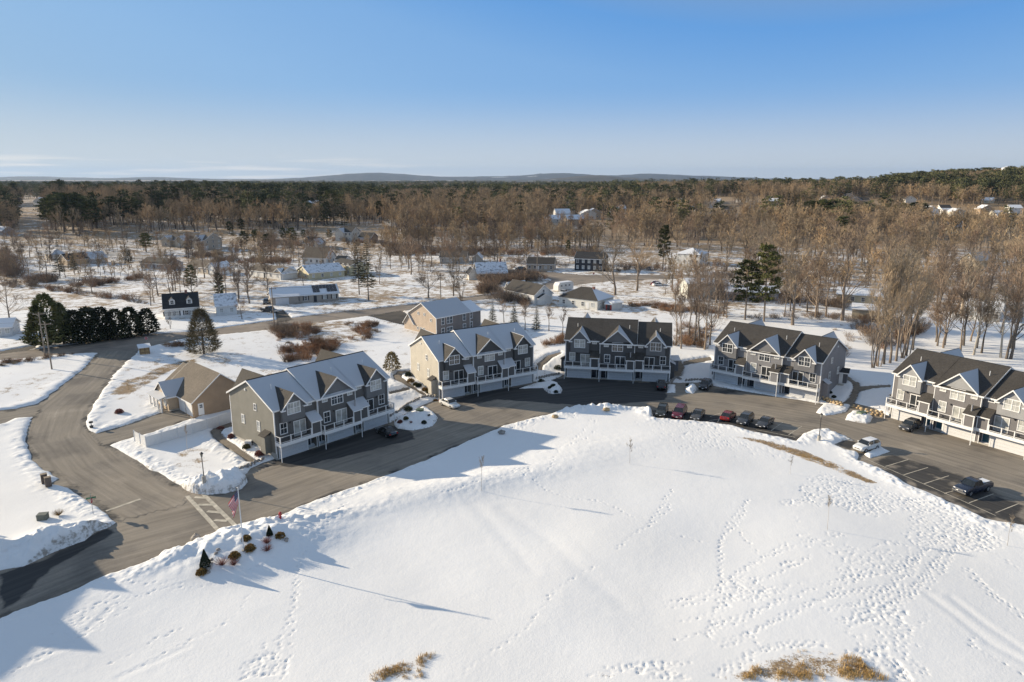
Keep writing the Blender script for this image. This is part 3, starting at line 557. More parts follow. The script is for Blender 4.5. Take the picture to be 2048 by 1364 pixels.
# ================================================================== windows, doors
_wm = {}
def window(parent, w, h, at, rz=0.0, n=1, mat=None, frame=TRIM, fw=0.11, name='window', cross=True):
    """at = centre of the outer face on the wall; rz turns it: 0 looks to local -y"""
    key = (round(w, 2), round(h, 2), n, frame.name, fw, cross); mat = mat or GLASS
    if key not in _wm:
        f = MB(); x0, x1, z0, z1 = -w / 2, w / 2, -h / 2, h / 2
        f.box(x0 - fw, x1 + fw, -0.07, 0.02, z1, z1 + fw * 1.2); f.box(x0 - fw, x1 + fw, -0.10, 0.02, z0 - fw, z0)
        f.box(x0 - fw, x0, -0.065, 0.02, z0, z1); f.box(x1, x1 + fw, -0.065, 0.02, z0, z1)
        for k in range(1, n): f.box(x0 + w * k / n - 0.06, x0 + w * k / n + 0.06, -0.062, 0.02, z0, z1)
        g = MB()
        if cross:
            g.box(x0, x1, -0.035, 0.0, -0.035, 0.035)
            for k in range(n): g.box(x0 + w * (k + .5) / n - 0.018, x0 + w * (k + .5) / n + 0.018, -0.030, 0.0, z0, z1)
        p = MB(); p.box(x0, x1, -0.012, 0.0, z0, z1)
        _wm[key] = (f.mesh('window', frame), g.mesh('muntin', frame) if cross else None, p)
    f, g, p = _wm[key]; o = link(name, f, parent, at, rz)
    if g: link('muntin', g, o)
    pk = key + (mat.name,)
    if pk not in _wm: _wm[pk] = p.mesh('pane', mat)
    link('pane', _wm[pk], o); return o
def rpane(k=0.45): return BLIND if random.random() < k else GLASS
FASC = TRIM
GDOOR = plain('garage_door_paint', (0.64, 0.64, 0.645), 0.5, 0.05); DECKF = plain('deck_boards', (0.13, 0.115, 0.10), 0.7, 0.2, 6)
TEAL = plain('teal_door_paint', (0.035, 0.12, 0.16), 0.4, 0.1); NAVY = plain('dark_door_paint', (0.02, 0.025, 0.035), 0.4, 0.1)
HOR = Vector((math.cos(R(SUN_AZ)), math.sin(R(SUN_AZ)), 0))
def pick_roof(nl, rz, bare, snow):
    """slopes turned away from the low sun keep their snow"""
    w = Matrix.Rotation(rz, 3, 'Z') @ Vector((nl[0], nl[1], 0)); w = w.normalized() if w.length > 0 else w
    return snow if w.dot(HOR) < -0.42 else bare
def frame_of(pl, pr, z=0.0):
    a, b = Vector(P(*pl, z)), Vector(P(*pr, z)); d = (b - a); return a, math.atan2(d.y, d.x), d.length
def roof_part(parent, slopes, rz, bare, snow, name='roof', t=0.09):
    """slopes: list of (quad, local outward normal xy)"""
    m = MB()
    for q, nl in slopes: m.slab(q, t, 1 if pick_roof(nl, rz, bare, snow) is snow else 0)
    return m.build(name, [bare, snow], parent)
# ================================================================== the rows of townhouses
U, DEP, RV, RZ, EZ, SL = 7.333, 13.0, 6.8, 11.9, 8.6, (11.9 - 8.6) / 6.8
def townhouse(a, rz, label, body, bay, side, door, low, units=3, blinds=0.5, side_w=True, sidebox=None):
    root = empty('townhouse_building', (a[0], a[1], 0), rz, label, 'townhouse', 'rows of three townhouses round the loop road')
    mb_, my_, ms_ = siding(body), siding(bay), siding(side)
    for k in range(units):
        o = k * U; mid = k == 1; v0 = -0.6 if mid else 0.0; dz = -0.42 if k == low else 0.0; flip = k == 2
        X = (lambda x, o=o, flip=flip: o + (U - x if flip else x)); ez = EZ + dz + SL * v0; rzv = RZ + dz
        def span(x0, x1): q = sorted((X(x0), X(x1))); return q[0], q[1]
        # ---- walls
        w = MB(); r0, r1 = span(5.55, 7.15) if not mid else (o + 0.25, o + 1.75)
        w.box(o, r0, 0, DEP, -1.0, 2.75); w.box(r1, o + U, 0, DEP, -1.0, 2.75); w.box(r0, r1, 1.0, DEP, -1.0, 2.75)
        i0 = len(w.m); w.prism([(v0, 2.752), (DEP, 2.752), (DEP, EZ + dz + SL * (2 * RV - DEP) - 0.05), (RV, rzv - 0.12), (v0, ez - 0.12)], 'x', o + 0.002, o + U - 0.002)
        w.m[i0] = w.m[i0 + 1] = 1
        for q in range(0, 18, 6): w.m[q + 3] = w.m[q + 5] = 1
        w.build('wall', [mb_, ms_], root)
        f = MB(); f.box(o - 0.03 if k == 0 else r0, o + U, -0.02, 0.1, -0.2, 0.25)
        if k == 0: f.box(-0.06, 0.0, -0.05, DEP + 0.05, -1.0, 1.0)
        if k == units - 1: f.box(o + U, o + U + 0.06, -0.05, DEP + 0.05, -1.0, 1.0)
        f.build('foundation', CONC, root)
        # ---- main roof
        oh = 0.38; e0 = o - (0.3 if k == 0 or dz > (-0.42 if k - 1 == low else 0) else 0.0) - (0.12 if mid else 0); e1 = o + U + (0.3 if k == units - 1 or dz > (-0.42 if k + 1 == low else 0) else 0.0) + (0.12 if mid else 0)
        vb = DEP + oh; zb = rzv - SL * (vb - RV); vf = v0 - oh; zf = rzv - SL * (RV - vf)
        rf = roof_part(root, [([(e0, vf, zf), (e1, vf, zf), (e1, RV, rzv), (e0, RV, rzv)], (0, -1)), ([(e1, vb, zb), (e0, vb, zb), (e0, RV, rzv), (e1, RV, rzv)], (0, 1))], rz, SHINGLE, RSNOW)
        c = MB(); c.prism([(RV - .16, rzv - 0.07), (RV + .16, rzv - 0.07), (RV, rzv + 0.05)], 'x', e0, e1); c.build('ridge_cap', SHINGLE_D, rf)
        t = MB(); t.box(e0, e1, vf - 0.03, vf + 0.02, zf - 0.26, zf - 0.005); t.box(e0, e1, vb - 0.02, vb + 0.03, zb - 0.24, zb - 0.005)
        for e in ((e0,) if k == 0 or e0 < o - 0.2 else ()) + ((e1,) if k == units - 1 or e1 > o + U + 0.2 else ()):
            for (va, za, vb2, zb2) in ((vf, zf, RV, rzv), (vb, zb, RV, rzv)):
                t.add([(e - .03, va, za - .28), (e + .03, va, za - .28), (e + .03, vb2, zb2 - .28), (e - .03, vb2, zb2 - .28), (e - .03, va, za - .0), (e + .03, va, za - .0), (e + .03, vb2, zb2 - .0), (e - .03, vb2, zb2 - .0)],
                      [(3, 2, 1, 0), (4, 5, 6, 7), (0, 1, 5, 4), (1, 2, 6, 5), (2, 3, 7, 6), (3, 0, 4, 7)])
        t.build('fascia', FASC, rf)
        vx, vv = X(2.2 if not mid else 6.0), 3.9
        q = MB(); q.tube([(vx, vv, rzv - SL * (RV - vv) - .1), (vx, vv, rzv - SL * (RV - vv) + 0.75)], 0.06, 8); q.build('vent_pipe', TRIM, rf)
        # ---- front gable: a bay on the end units, a broad gablet over the middle one
        if mid: g0, g1, gz, gp, gv, bz = o + 0.75, o + 6.6, ez + 0.10, ez + 2.62, v0 - 0.03, None
        else: (g0, g1), gz, gp, gv, bz = span(1.12, 5.05), EZ + dz - 0.02, EZ + dz + 2.0, -0.62, 5.8
        gm = (g0 + g1) / 2; mr = lambda z, dz=dz: (z - (EZ + dz)) / SL
        b = MB()
        if mid: b.prism([(g0, gz), (g1, gz), (gm, gp)], 'y', gv, mr(gp) - .3)
        else: b.prism([(g0, bz), (g1, bz), (g1, gz), (gm, gp), (g0, gz)], 'y', gv, 0.25)
        b.build('gable' if mid else 'bay', my_, root)
        sl_ = (gp - gz) / (gm - g0); ohg = 0.35; ze = gz - sl_ * ohg + 0.06; zp = gp + 0.08; va = gv - 0.4
        dr = roof_part(root, [([(g0 - ohg, va, ze), (gm, va, zp), (gm, mr(zp) + .1, zp), (g0 - ohg, mr(ze) + .1, ze)], (-1, 0)), ([(gm, va, zp), (g1 + ohg, va, ze), (g1 + ohg, mr(ze) + .1, ze), (gm, mr(zp) + .1, zp)], (1, 0))], rz, SHINGLE_T if False else SHINGLE, RSNOW, 'gable_roof')
        t = MB()
        for s, gx in ((-1, g0 - ohg), (1, g1 + ohg)):
            x0, x1 = gx, gm; t.add([(x0, va - .03, ze - .24), (x1, va - .03, zp - .24), (x1, va + .03, zp - .24), (x0, va + .03, ze - .24), (x0, va - .03, ze + .01), (x1, va - .03, zp + .01), (x1, va + .03, zp + .01), (x0, va + .03, ze + .01)],
                                   [(3, 2, 1, 0), (4, 5, 6, 7), (0, 1, 5, 4), (1, 2, 6, 5), (2, 3, 7, 6), (3, 0, 4, 7)])
            t.box(min(gx, gx - s * 0.75), max(gx, gx - s * .75), va - .02, va + .35, ze - .22, ze - .02)
        t.build('rake_board', FASC, dr)
        # rear gables that peep over the ridge
        if not mid:
            h0, h1 = span(1.2, 5.4); hm = (h0 + h1) / 2; hz, hp = EZ + dz - .3, RZ + dz - 0.25
            b = MB(); b.prism([(h0, 2.8), (h1, 2.8), (h1, hz), (hm, hp), (h0, hz)], 'y', DEP - .3, DEP + 1.0); b.build('rear_bay', mb_, root)
            roof_part(root, [([(h0 - .35, DEP + 1.4, hz - .15), (hm, DEP + 1.4, hp + .1), (hm, RV + .3, hp + .1), (h0 - .35, DEP - .4, hz - .15)], (-1, 0)), ([(hm, DEP + 1.4, hp + .1), (h1 + .35, DEP + 1.4, hz - .15), (h1 + .35, DEP - .4, hz - .15), (hm, RV + .3, hp + .1)], (1, 0))], rz, SHINGLE, RSNOW, 'gable_roof')
        # ---- openings
        if mid:
            window(root, 1.05, 1.62, (o + 1.6, v0, 4.72), 0, 1, rpane(blinds)); window(root, 2.1, 1.7, (o + 3.7, v0, 7.35), 0, 2, rpane(blinds))
            window(root, .8, .72, (o + 1.35, v0, 7.75), 0, 1, rpane(.8)); window(root, .8, .72, (o + 6.2, v0, 7.75), 0, 1, rpane(.8)); sd = (o + 4.35, v0)
        else:
            window(root, 1.05, 1.62, (X(1.5), 0, 4.72), 0, 1, rpane(blinds)); window(root, 2.1, 1.62, (gm, gv, 7.75), 0, 2, rpane(blinds)); window(root, .8, .68, (X(6.15), 0, 8.1 + dz), 0, 1, rpane(.8)); sd = (X(4.3), 0)
        window(root, 1.95, 2.25, (sd[0], sd[1], 4.12), 0, 2, rpane(.35), name='sliding_door', cross=False)
        # ---- deck, closet
        d0, d1 = (span(-0.12, 5.45) if not mid else (o + 0.02, o + 5.62)); c0, c1 = (span(5.45, 7.30) if not mid else (o + 5.64, o + 7.34)); df = v0 - 1.5
        l0, l1 = min(d0, c0), max(d1, c1)
        dk = MB(); dk.box(l0 + .02, l1 - .02, df + .06, v0 + .05, 2.58, 2.93); deck = dk.build('deck', DECKF, root)
        t = MB(); t.box(l0, l1, df, df + .06, 2.42, 2.96); t.box(l0, l0 + .06, df + .06, v0, 2.42, 2.96); t.box(l1 - .06, l1, df + .06, v0, 2.42, 2.96); t.build('deck_fascia', TRIM, deck)
        side_open = [d0] if (d0 < c0) else [d1]
        npost = 4
        for i in range(npost):
            x = d0 + .07 + (d1 - d0 - .14) * i / (npost - 1); q = MB(); q.box(x - .07, x + .07, df + .01, df + .15, 2.961, 4.02); q.build('railing_post', TRIM, deck)
        for zz in (3.06, 3.90): q = MB(); q.box(d0 + .08, d1 - .08, df + .05, df + .11, zz, zz + .07); q.build('rail', TRIM, deck)
        xs_ = side_open[0]; x_in = xs_ + (.08 if xs_ == d0 else -.08)
        for zz in (3.06, 3.90): q = MB(); q.box(x_in - .03, x_in + .03, df + .15, v0 - .07, zz, zz + .07); q.build('rail', TRIM, deck)
        q = MB(); q.box(x_in - .06, x_in + .06, v0 - .075, v0 - .0, 2.961, 4.02); q.build('railing_post', TRIM, deck)
        q = MB(); nb_ = int((d1 - d0) / .13)
        for i in range(nb_): x = d0 + .14 + (d1 - d0 - .28) * i / (nb_ - 1); q.box(x - .009, x + .009, df + .07, df + .09, 3.12, 3.91)
        for i in range(10): y = df + .2 + (1.2) * i / 9; q.box(x_in - .009, x_in + .009, y - .009, y + .009, 3.12, 3.91)
        tag(q.build('balusters', DARKMETAL, deck), kind='stuff')
        cb = MB(); cb.prism([(df + .10, 2.94), (v0 + .02, 2.94), (v0 + .02, 6.05), (df + .10, 5.05)], 'x', c0 + .06, c1 - .06); cl = cb.build('closet', mb_, root)
        roof_part(cl, [([(c0 - .12, df - .18, 4.99), (c1 + .12, df - .18, 4.99), (c1 + .12, v0, 6.22), (c0 - .12, v0, 6.22)], (0, -1))], rz, SHINGLE, RSNOW, 'closet_roof')
        t = MB()
        for x in (c0 + .12, c1 - .12): t.box(x - .08, x + .08, df + .07, df + .11, 2.962, 4.95)
        t.box(c0 - .12, c1 + .12, df - .2, df - .16, 4.8, 4.985); t.build('closet_trim', TRIM, cl)
        if mid: q = MB(); q.tube([((c0 + c1) / 2, -1.5, 5.2), ((c0 + c1) / 2, -1.5, 6.5), ((c0 + c1) / 2, -1.5, 6.55)], [.13, .13, .2], 10); q.build('flue_pipe', GREYMETAL, cl)
        # ---- garage level
        ga0, ga1 = (span(.52, 5.40) if not mid else (o + 2.0, o + 6.85))
        g_ = MB()
        for i in range(4): g_.box(ga0, ga1, -.035, 0.0, .03 + .52 * i, .03 + .52 * i + .5)
        gd = g_.build('garage_door', GDOOR, root); t = MB(); t.box(ga0 - .14, ga0, -.06, .0, 0, 2.3); t.box(ga1, ga1 + .14, -.06, .0, 0, 2.3); t.box(ga0, ga1, -.06, 0, 2.12, 2.3); t.build('garage_door_frame', TRIM, gd)
        hx = (r0 + r1) / 2 - 0.2; dd = MB(); dd.box(hx - .46, hx + .46, .93, .999, .1, 2.12); do = dd.build('front_door', door, root)
        t = MB(); t.box(hx - .58, hx - .46, .90, .999, .05, 2.25); t.box(hx + .46, hx + .58, .90, .999, .05, 2.25); t.box(hx - .46, hx + .46, .90, .999, 2.12, 2.25); t.box(r0 - .1, r0 + .02, -.05, -.0, 0, 2.42); t.box(r1 - .02, r1 + .1, -.05, 0, 0, 2.42); t.build('door_frame', TRIM, do)
        q = MB(); q.tube([(hx + .36, .93, 1.05), (hx + .36, .86, 1.05)], .035, 6); q.build('handle', GREYMETAL, do)
        for px_ in ((d0 + .1,) if k == 0 else (d1 - .1,) if flip else (d0 + .1, c1 - .1)): q = MB(); q.box(px_ - .05, px_ + .05, df + .02, df + .12, -.3, 2.42); q.build('deck_post', TRIM, deck)
        # corner boards
        for x in ([o] if k == 0 else []) + ([o + U] if k == units - 1 else []) + ([o, o + U] if mid else []):
            s = -1 if x == o else 1; t = MB()
            if mid: t.box(x - .10 if s > 0 else x - .015, x + .015 if s > 0 else x + .1, v0 - .025, v0 + .3, 2.97, ez - .14)
            else: t.box(x - .13 if s > 0 else x - .03, x + .03 if s > 0 else x + .13, -.03, .13, .25, EZ + dz - .14); MB().box(x - .02, x + .02, DEP - .13, DEP + .03, .25, EZ + dz - .5).build('corner_board', TRIM, root)
            t.build('corner_board', TRIM, root)
        for (x, z) in ((X(2.6) if not mid else o + 2.9, 5.3),): q = MB(); q.box(x - .08, x + .08, v0 - .16, v0, z, z + .25); q.build('porch_light', DARKMETAL, root)
    L = units * U
    for s, x, r_ in ((-1, 0.0, -math.pi / 2), (1, L, math.pi / 2)):
        if units == 2 and s > 0: continue
        for (v, z, w_, h_) in ((5.2, 7.4, .6, .95), (4.6, 4.4, .7, 1.5), (9.2, 4.6, .7, 1.3)): window(root, w_, h_, (x + s * .004, v, z), r_, 1, rpane(.5), fw=.09)
        v1, v2 = 1.3, 2.7; xo = x + s * 1.05; q = MB(); q.box(min(x, xo), max(x, xo), v1, v2, 0.9 if s < 0 else .4, 3.75); bx_ = q.build('side_bay', ms_, root)
        roof_part(bx_, [([(xo + s * .2, v1 - .2, 3.7), (x, v1 - .2, 4.35), (x, v2 + .2, 4.35), (xo + s * .2, v2 + .2, 3.7)], (s, 0))], rz, SHINGLE, RSNOW, 'bay_roof')
        q = MB(); q.box(x + s * .01 - .12, x + s * .01 + .12, 7.6, 7.9, 9.6, 9.9); q.build('gable_vent', TRIM, root)
    return root
def front(pl, pr): a, rz, L = frame_of(pl, pr); return (a.x, a.y), rz
fA = front(Z1((530, 1280))[0], Z1((1460, 970))[0]); fB = front(Z2((540, 1200))[0], Z2((1540, 1015))[0]); fC = front((1100 + 205 / 6.827, 610 + 985 / 6.827), (1100 + 1630 / 6.827, 610 + 1060 / 6.827))
fD = front(Z4((275, 850))[0], Z4((1600, 1130))[0]); fE = front(Z5((330, 880))[0], Z5((1330, 1170))[0])
townhouse(*fA, 'grey-green row of three townhouses nearest the crosswalk, snow-dusted roof', (0.115, 0.11, 0.105), (0.165, 0.165, 0.165), (0.20, 0.19, 0.16), NAVY, 0, blinds=.25)
townhouse(*fB, 'row of three townhouses with pale cream end wall behind a white sedan', (0.125, 0.122, 0.118), (0.07, 0.07, 0.07), (0.46, 0.42, 0.35), NAVY, 0, blinds=.6)
townhouse(*fC, 'charcoal row of three townhouses in shade at the middle of the loop', (0.075, 0.074, 0.074), (0.15, 0.15, 0.152), (0.09, 0.09, 0.09), NAVY, 2, blinds=.6)
townhouse(*fD, 'mid-grey row of three townhouses above the row of parked cars', (0.235, 0.23, 0.235), (0.175, 0.172, 0.176), (0.22, 0.21, 0.215), NAVY, 2, blinds=.5)
townhouse(*fE, 'row of townhouses with teal doors cut off by the right edge', (0.165, 0.155, 0.155), (0.31, 0.31, 0.31), (0.18, 0.17, 0.17), TEAL, 2, blinds=.8)
# the row left of the frame, whose gabled shadow falls across the road and the snow
fF = ((-74.6, 58.2), R(85.4))
townhouse(*fF, 'row of townhouses left of the frame casting the gabled shadow', (0.15, 0.145, 0.14), (0.2, 0.2, 0.2), (0.22, 0.21, 0.19), NAVY, 0)
# ================================================================== houses
def block(root, rz, u0, u1, v0, v1, eave, rise, axis, wall, bare, snow, oh=0.35, zb=-1.2, z0=0.0):
    """one volume: walls up to the roof, and the roof; returns the roof"""
    w = MB(); um, vm_ = (u0 + u1) / 2, (v0 + v1) / 2
    if axis == 'x': w.prism([(v0, zb), (v1, zb), (v1, eave), (vm_, eave + rise - .06), (v0, eave)], 'x', u0, u1)
    elif axis == 'y': w.prism([(u0, zb), (u1, zb), (u1, eave), (um, eave + rise - .06), (u0, eave)], 'y', v0, v1)
    else: w.box(u0, u1, v0, v1, zb, eave)
    w.build('wall', siding(wall), root)
    if axis == 'x':
        s = rise / (vm_ - v0); ze = eave - s * oh + .08; zr = eave + rise + .08; a, b = u0 - oh, u1 + oh
        sl_ = [([(a, v0 - oh, ze), (b, v0 - oh, ze), (b, vm_, zr), (a, vm_, zr)], (0, -1)), ([(b, v1 + oh, ze), (a, v1 + oh, ze), (a, vm_, zr), (b, vm_, zr)], (0, 1))]
    elif axis == 'y':
        s = rise / (um - u0); ze = eave - s * oh + .08; zr = eave + rise + .08; a, b = v0 - oh, v1 + oh
        sl_ = [([(u0 - oh, b, ze), (u0 - oh, a, ze), (um, a, zr), (um, b, zr)], (-1, 0)), ([(u1 + oh, a, ze), (u1 + oh, b, ze), (um, b, zr), (um, a, zr)], (1, 0))]
    else:
        k = min(u1 - u0, v1 - v0) / 2 + oh; zr = eave + rise; ze = eave - .05; A, B, C, D = (u0 - oh, v0 - oh, ze), (u1 + oh, v0 - oh, ze), (u1 + oh, v1 + oh, ze), (u0 - oh, v1 + oh, ze)
        if u1 - u0 >= v1 - v0: r0, r1 = (u0 - oh + k, vm_, zr), (u1 + oh - k - .01, vm_, zr)
        else: r0, r1 = (um, v0 - oh + k, zr), (um, v1 + oh - k - .01, zr)
        if u1 - u0 >= v1 - v0: sl_ = [([A, B, r1, r0], (0, -1)), ([B, C, r1], (1, 0)), ([C, D, r0, r1], (0, 1)), ([D, A, r0], (-1, 0))]
        else: sl_ = [([A, B, r0], (0, -1)), ([B, C, r1, r0], (1, 0)), ([C, D, r1], (0, 1)), ([D, A, r0, r1], (-1, 0))]
    rf = roof_part(root, sl_, rz, bare, snow)
    if axis in 'xy':
        t = MB()
        for q, nl in sl_:
            e0, e1, t1, t0 = [Vector(p) for p in q]
            for (p0, p1) in ((e0, t0), (e1, t1), (e0, e1)):
                d = (p1 - p0).normalized(); n = d.cross(Vector((0, 0, 1))).normalized() * .03; h = Vector((0, 0, .22))
                t.add([p0 - n - h, p1 - n - h, p1 + n - h, p0 + n - h, p0 - n, p1 - n, p1 + n, p0 + n], [(3, 2, 1, 0), (4, 5, 6, 7), (0, 1, 5, 4), (1, 2, 6, 5), (2, 3, 7, 6), (3, 0, 4, 7)])
        t.build('fascia', TRIM, rf)
    return rf
def house(label, pl, pr, depth, eave, rise, axis='x', wall=(.6, .58, .54), bare=None, snow=None, rows=1, nf=4, ns=2, extra=(), door=.5, garage=None, chimney=None, dormers=0, cat='house', group=None, name='house', shut=False, z=None, wt=1.2, solar=None, dep_sign=1):
    bare = bare or SHINGLE; snow = snow or RSNOWF
    A, B = G(*pl), G(*pr); a, b = Vector(A[:2]), Vector(B[:2]); L = (b - a).length; rz = math.atan2(b.y - a.y, b.x - a.x); zz = min(A[2], B[2]) + .15 if z is None else z
    root = empty(name, (a.x, a.y, zz), rz, label, cat, group)
    rf = block(root, rz, 0, L, 0, depth, eave, rise, axis, wall, bare, snow)
    for r in range(rows):
        zc = 1.55 + 2.6 * r
        for i in range(nf):
            u = L * (i + .5) / nf
            if r == 0 and (garage and garage[0] - .6 < u < garage[1] + .6 or door is not None and abs(u - door * L) < .9): continue
            window(root, .9, wt, (u, 0, zc), 0, 1, rpane(.4), fw=.1)
            if shut:
                for s in (-1, 1): MB().box(u + s * .78 - .17, u + s * .78 + .17, -.05, 0, zc - .68, zc + .68).build('shutter', DARKMETAL, root)
        for i in range(ns):
            v = depth * (i + .5) / ns
            for s, x in ((-1, -.004), (1, L + .004)): window(root, .8, wt, (x, v, zc), s * math.pi / 2, 1, rpane(.4), fw=.1)
    if axis == 'y' : window(root, .8, .9, (L / 2, 0, eave + rise * .3), 0, 1, GLASS, fw=.1)
    if axis == 'x' and rise > 2:
        for s, x in ((-1, -.004), (1, L + .004)): window(root, .7, .9, (x, depth / 2, eave + rise * .3), s * math.pi / 2, 1, GLASS, fw=.1)
    if door is not None:
        d = MB(); d.box(door * L - .48, door * L + .48, -.04, 0, .1, 2.15); do = d.build('door', TRIM if random.random() < .5 else NAVY, root); MB().box(door * L - .8, door * L + .8, -1.1, -.05, -.6, .12).build('step', CONC, root)
    if garage:
        g_ = MB()
        for i in range(4): g_.box(garage[0], garage[1], -.05, 0, .05 + .55 * i, .05 + .55 * i + .53)
        g_.build('garage_door', GDOOR, root)
    if chimney:
        u, v, h = chimney; q = MB(); q.box(u - .35, u + .35, v - .35, v + .35, eave, eave + rise + h); q.build('chimney', plain('brick', (.25, .12, .09), .9, .3, 6), rf)
    for i in range(dormers):
        u = L * (i + .5) / dormers; s = rise / (depth / 2); v = .9; zb = eave + s * v; q = MB(); q.prism([(u - .75, zb - .3), (u + .75, zb - .3), (u + .75, zb + 1.3), (u, zb + 2.0), (u - .75, zb + 1.3)], 'y', v, v + 2.6); dm = q.build('dormer', siding(wall), rf)
        window(dm, .75, .95, (u, v, zb + .75), 0, 1, GLASS, fw=.09)
        roof_part(dm, [([(u - .95, v - .2, zb + 1.18), (u, v - .2, zb + 2.08), (u, v + 3, zb + 2.08), (u - .95, v + 2.2, zb + 1.18)], (-1, 0)), ([(u, v - .2, zb + 2.08), (u + .95, v - .2, zb + 1.18), (u + .95, v + 2.2, zb + 1.18), (u, v + 3, zb + 2.08)], (1, 0))], rz, bare, snow, 'dormer_roof', .06)
    if solar:
        s = rise / (depth / 2); u0, u1 = solar
        nrow = 2; ncol = max(2, int((u1 - u0) / 1.05))
        for r in range(nrow):
            for c in range(ncol):
                if r == 0 and random.random() < .25: continue
                x0 = u0 + c * (u1 - u0) / ncol; va = .5 + r * 1.75; q = MB()
                q.slab([(x0, va, eave + s * va + .26), (x0 + 1.0, va, eave + s * va + .26), (x0 + 1.0, va + 1.65, eave + s * (va + 1.65) + .26), (x0, va + 1.65, eave + s * (va + 1.65) + .26)], .04); q.build('solar_panel', glass('solar_glass', (.012, .014, .025), .15), rf)
    for e in extra:
        k = dict(e); gd = k.pop('garage', None); nw = k.pop('win', 0); wl_ = k.pop('wall', wall); block(root, rz, wall=wl_, bare=k.pop('bare', bare), snow=k.pop('snow', snow), **k)
        for i in range(nw): window(root, .8, 1.1, (k['u0'] + (k['u1'] - k['u0']) * (i + .5) / nw, k['v0'], 1.5), 0, 1, rpane(.4), fw=.1)
        if gd:
            for i in range(4): pass
            q = MB()
            for i in range(4): q.box(gd[0], gd[1], k['v0'] - .05, k['v0'], .05 + .55 * i, .05 + .55 * i + .53)
            q.build('garage_door', GDOOR, root)
    return root
def E(u0, u1, v0, v1, eave, rise, axis, **k): return dict(u0=u0, u1=u1, v0=v0, v1=v1, eave=eave, rise=rise, axis=axis, **k)
TAN = (.50, .37, .25); CREAM = (.62, .56, .43); WHITE = (.74, .73, .70); GREY = (.34, .33, .32); YEL = (.60, .52, .33)
def zf(f, *p): return f(*p)
# ---- the two detached houses of the development
hz = 0.9; a = Vector(P(*Z8((970, 660))[0], hz)); bF = Vector(P(*Z8((790, 560))[0], hz)); dv = (a - bF).normalized(); Lh = 17.0; org = a - dv * Lh; rzh = math.atan2(dv.y, dv.x)
root = empty('house', (org.x, org.y, hz), rzh, 'single-storey tan house with garage behind the white fence', 'house')
block(root, rzh, 4.6, Lh, 0, 10.5, 2.9, 4.1, 'x', (.36, .255, .165), SHINGLE_T, RSNOWF); block(root, rzh, 4.9, 10.4, -1.7, 4.5, 2.85, 2.1, 'y', (.55, .42, .29), SHINGLE_T, RSNOW); block(root, rzh, 0, 5.5, 1.8, 9.5, 2.8, 2.9, 'x', (.36, .255, .165), SHINGLE_T, RSNOWF)
for u0, u1 in ((11.0, 13.7), (14.0, 16.7)):
    q = MB()
    for i in range(4): q.box(u0, u1, -.05, 0, .05 + .55 * i, .05 + .55 * i + .53)
    q.build('garage_door', TRIM, root)
MB().box(17.0, 17.05, .9, 1.9, .15, 2.3).build('side_door', TRIM, root); window(root, .5, .6, (17.05, 1.4, 1.75), math.pi / 2, 1, GLASS, fw=.04)
MB().box(10.4, 11, -1.72, -.02, .1, .2).build('step', CONC, root)
for u in (5.0, 6.8, 8.5, 10.3): MB().box(u - .12, u + .12, -3.0, -2.76, -.3, 2.6).build('porch_column', TRIM, root)
MB().slab([(4.7, -3.3, 2.6), (10.6, -3.3, 2.6), (10.6, -1.5, 3.1), (4.7, -1.5, 3.1)], .15).build('porch_roof', RSNOW, root)
for u in (6.2, 9.0): window(root, 1.0, 1.5, (u, -1.7, 1.6), 0, 1, rpane(.5))
hz = 1.75; a = Vector(P(*Z2((503, 300))[0], hz + 5.4)); b = Vector(P(*Z2((1005, 205))[0], hz + 5.4)); rzh = math.atan2(b.y - a.y, b.x - a.x); Lh = (b - a).length
root = empty('house', (a.x, a.y, hz), rzh, 'two-storey house with lit tan gable end behind the townhouses, snowy roof', 'house')
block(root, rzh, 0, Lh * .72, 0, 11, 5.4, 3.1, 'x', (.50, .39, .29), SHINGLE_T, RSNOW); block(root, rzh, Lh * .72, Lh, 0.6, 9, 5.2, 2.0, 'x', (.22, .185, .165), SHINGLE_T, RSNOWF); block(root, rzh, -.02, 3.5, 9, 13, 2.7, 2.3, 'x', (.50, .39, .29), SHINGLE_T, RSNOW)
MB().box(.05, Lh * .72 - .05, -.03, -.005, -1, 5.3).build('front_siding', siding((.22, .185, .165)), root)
for u, n_, w_ in ((2.2, 1, .9), (4.6, 2, 1.9), (9.9, 1, .9), (13.0, 1, .9)): window(root, w_, 1.7, (u, -.035 if u < 10 else .6, 4.1), 0, n_, GLASS); window(root, w_, 1.6, (u, -.035 if u < 10 else .6, 1.4), 0, n_, rpane(.5))
for v, z_ in ((2.0, 4.4), (4.6, 5.6), (7.0, 5.6), (5, 1.6), (6.2, 1.6), (7.4, 1.6)): window(root, .55, .6, (-.004, v, z_), -math.pi / 2, 1, GLASS, fw=.08)
for x in (0.0, Lh * .72): MB().box(x - .06, x + .08, -.06, .06, 0, 5.35).build('corner_board', TRIM, root)
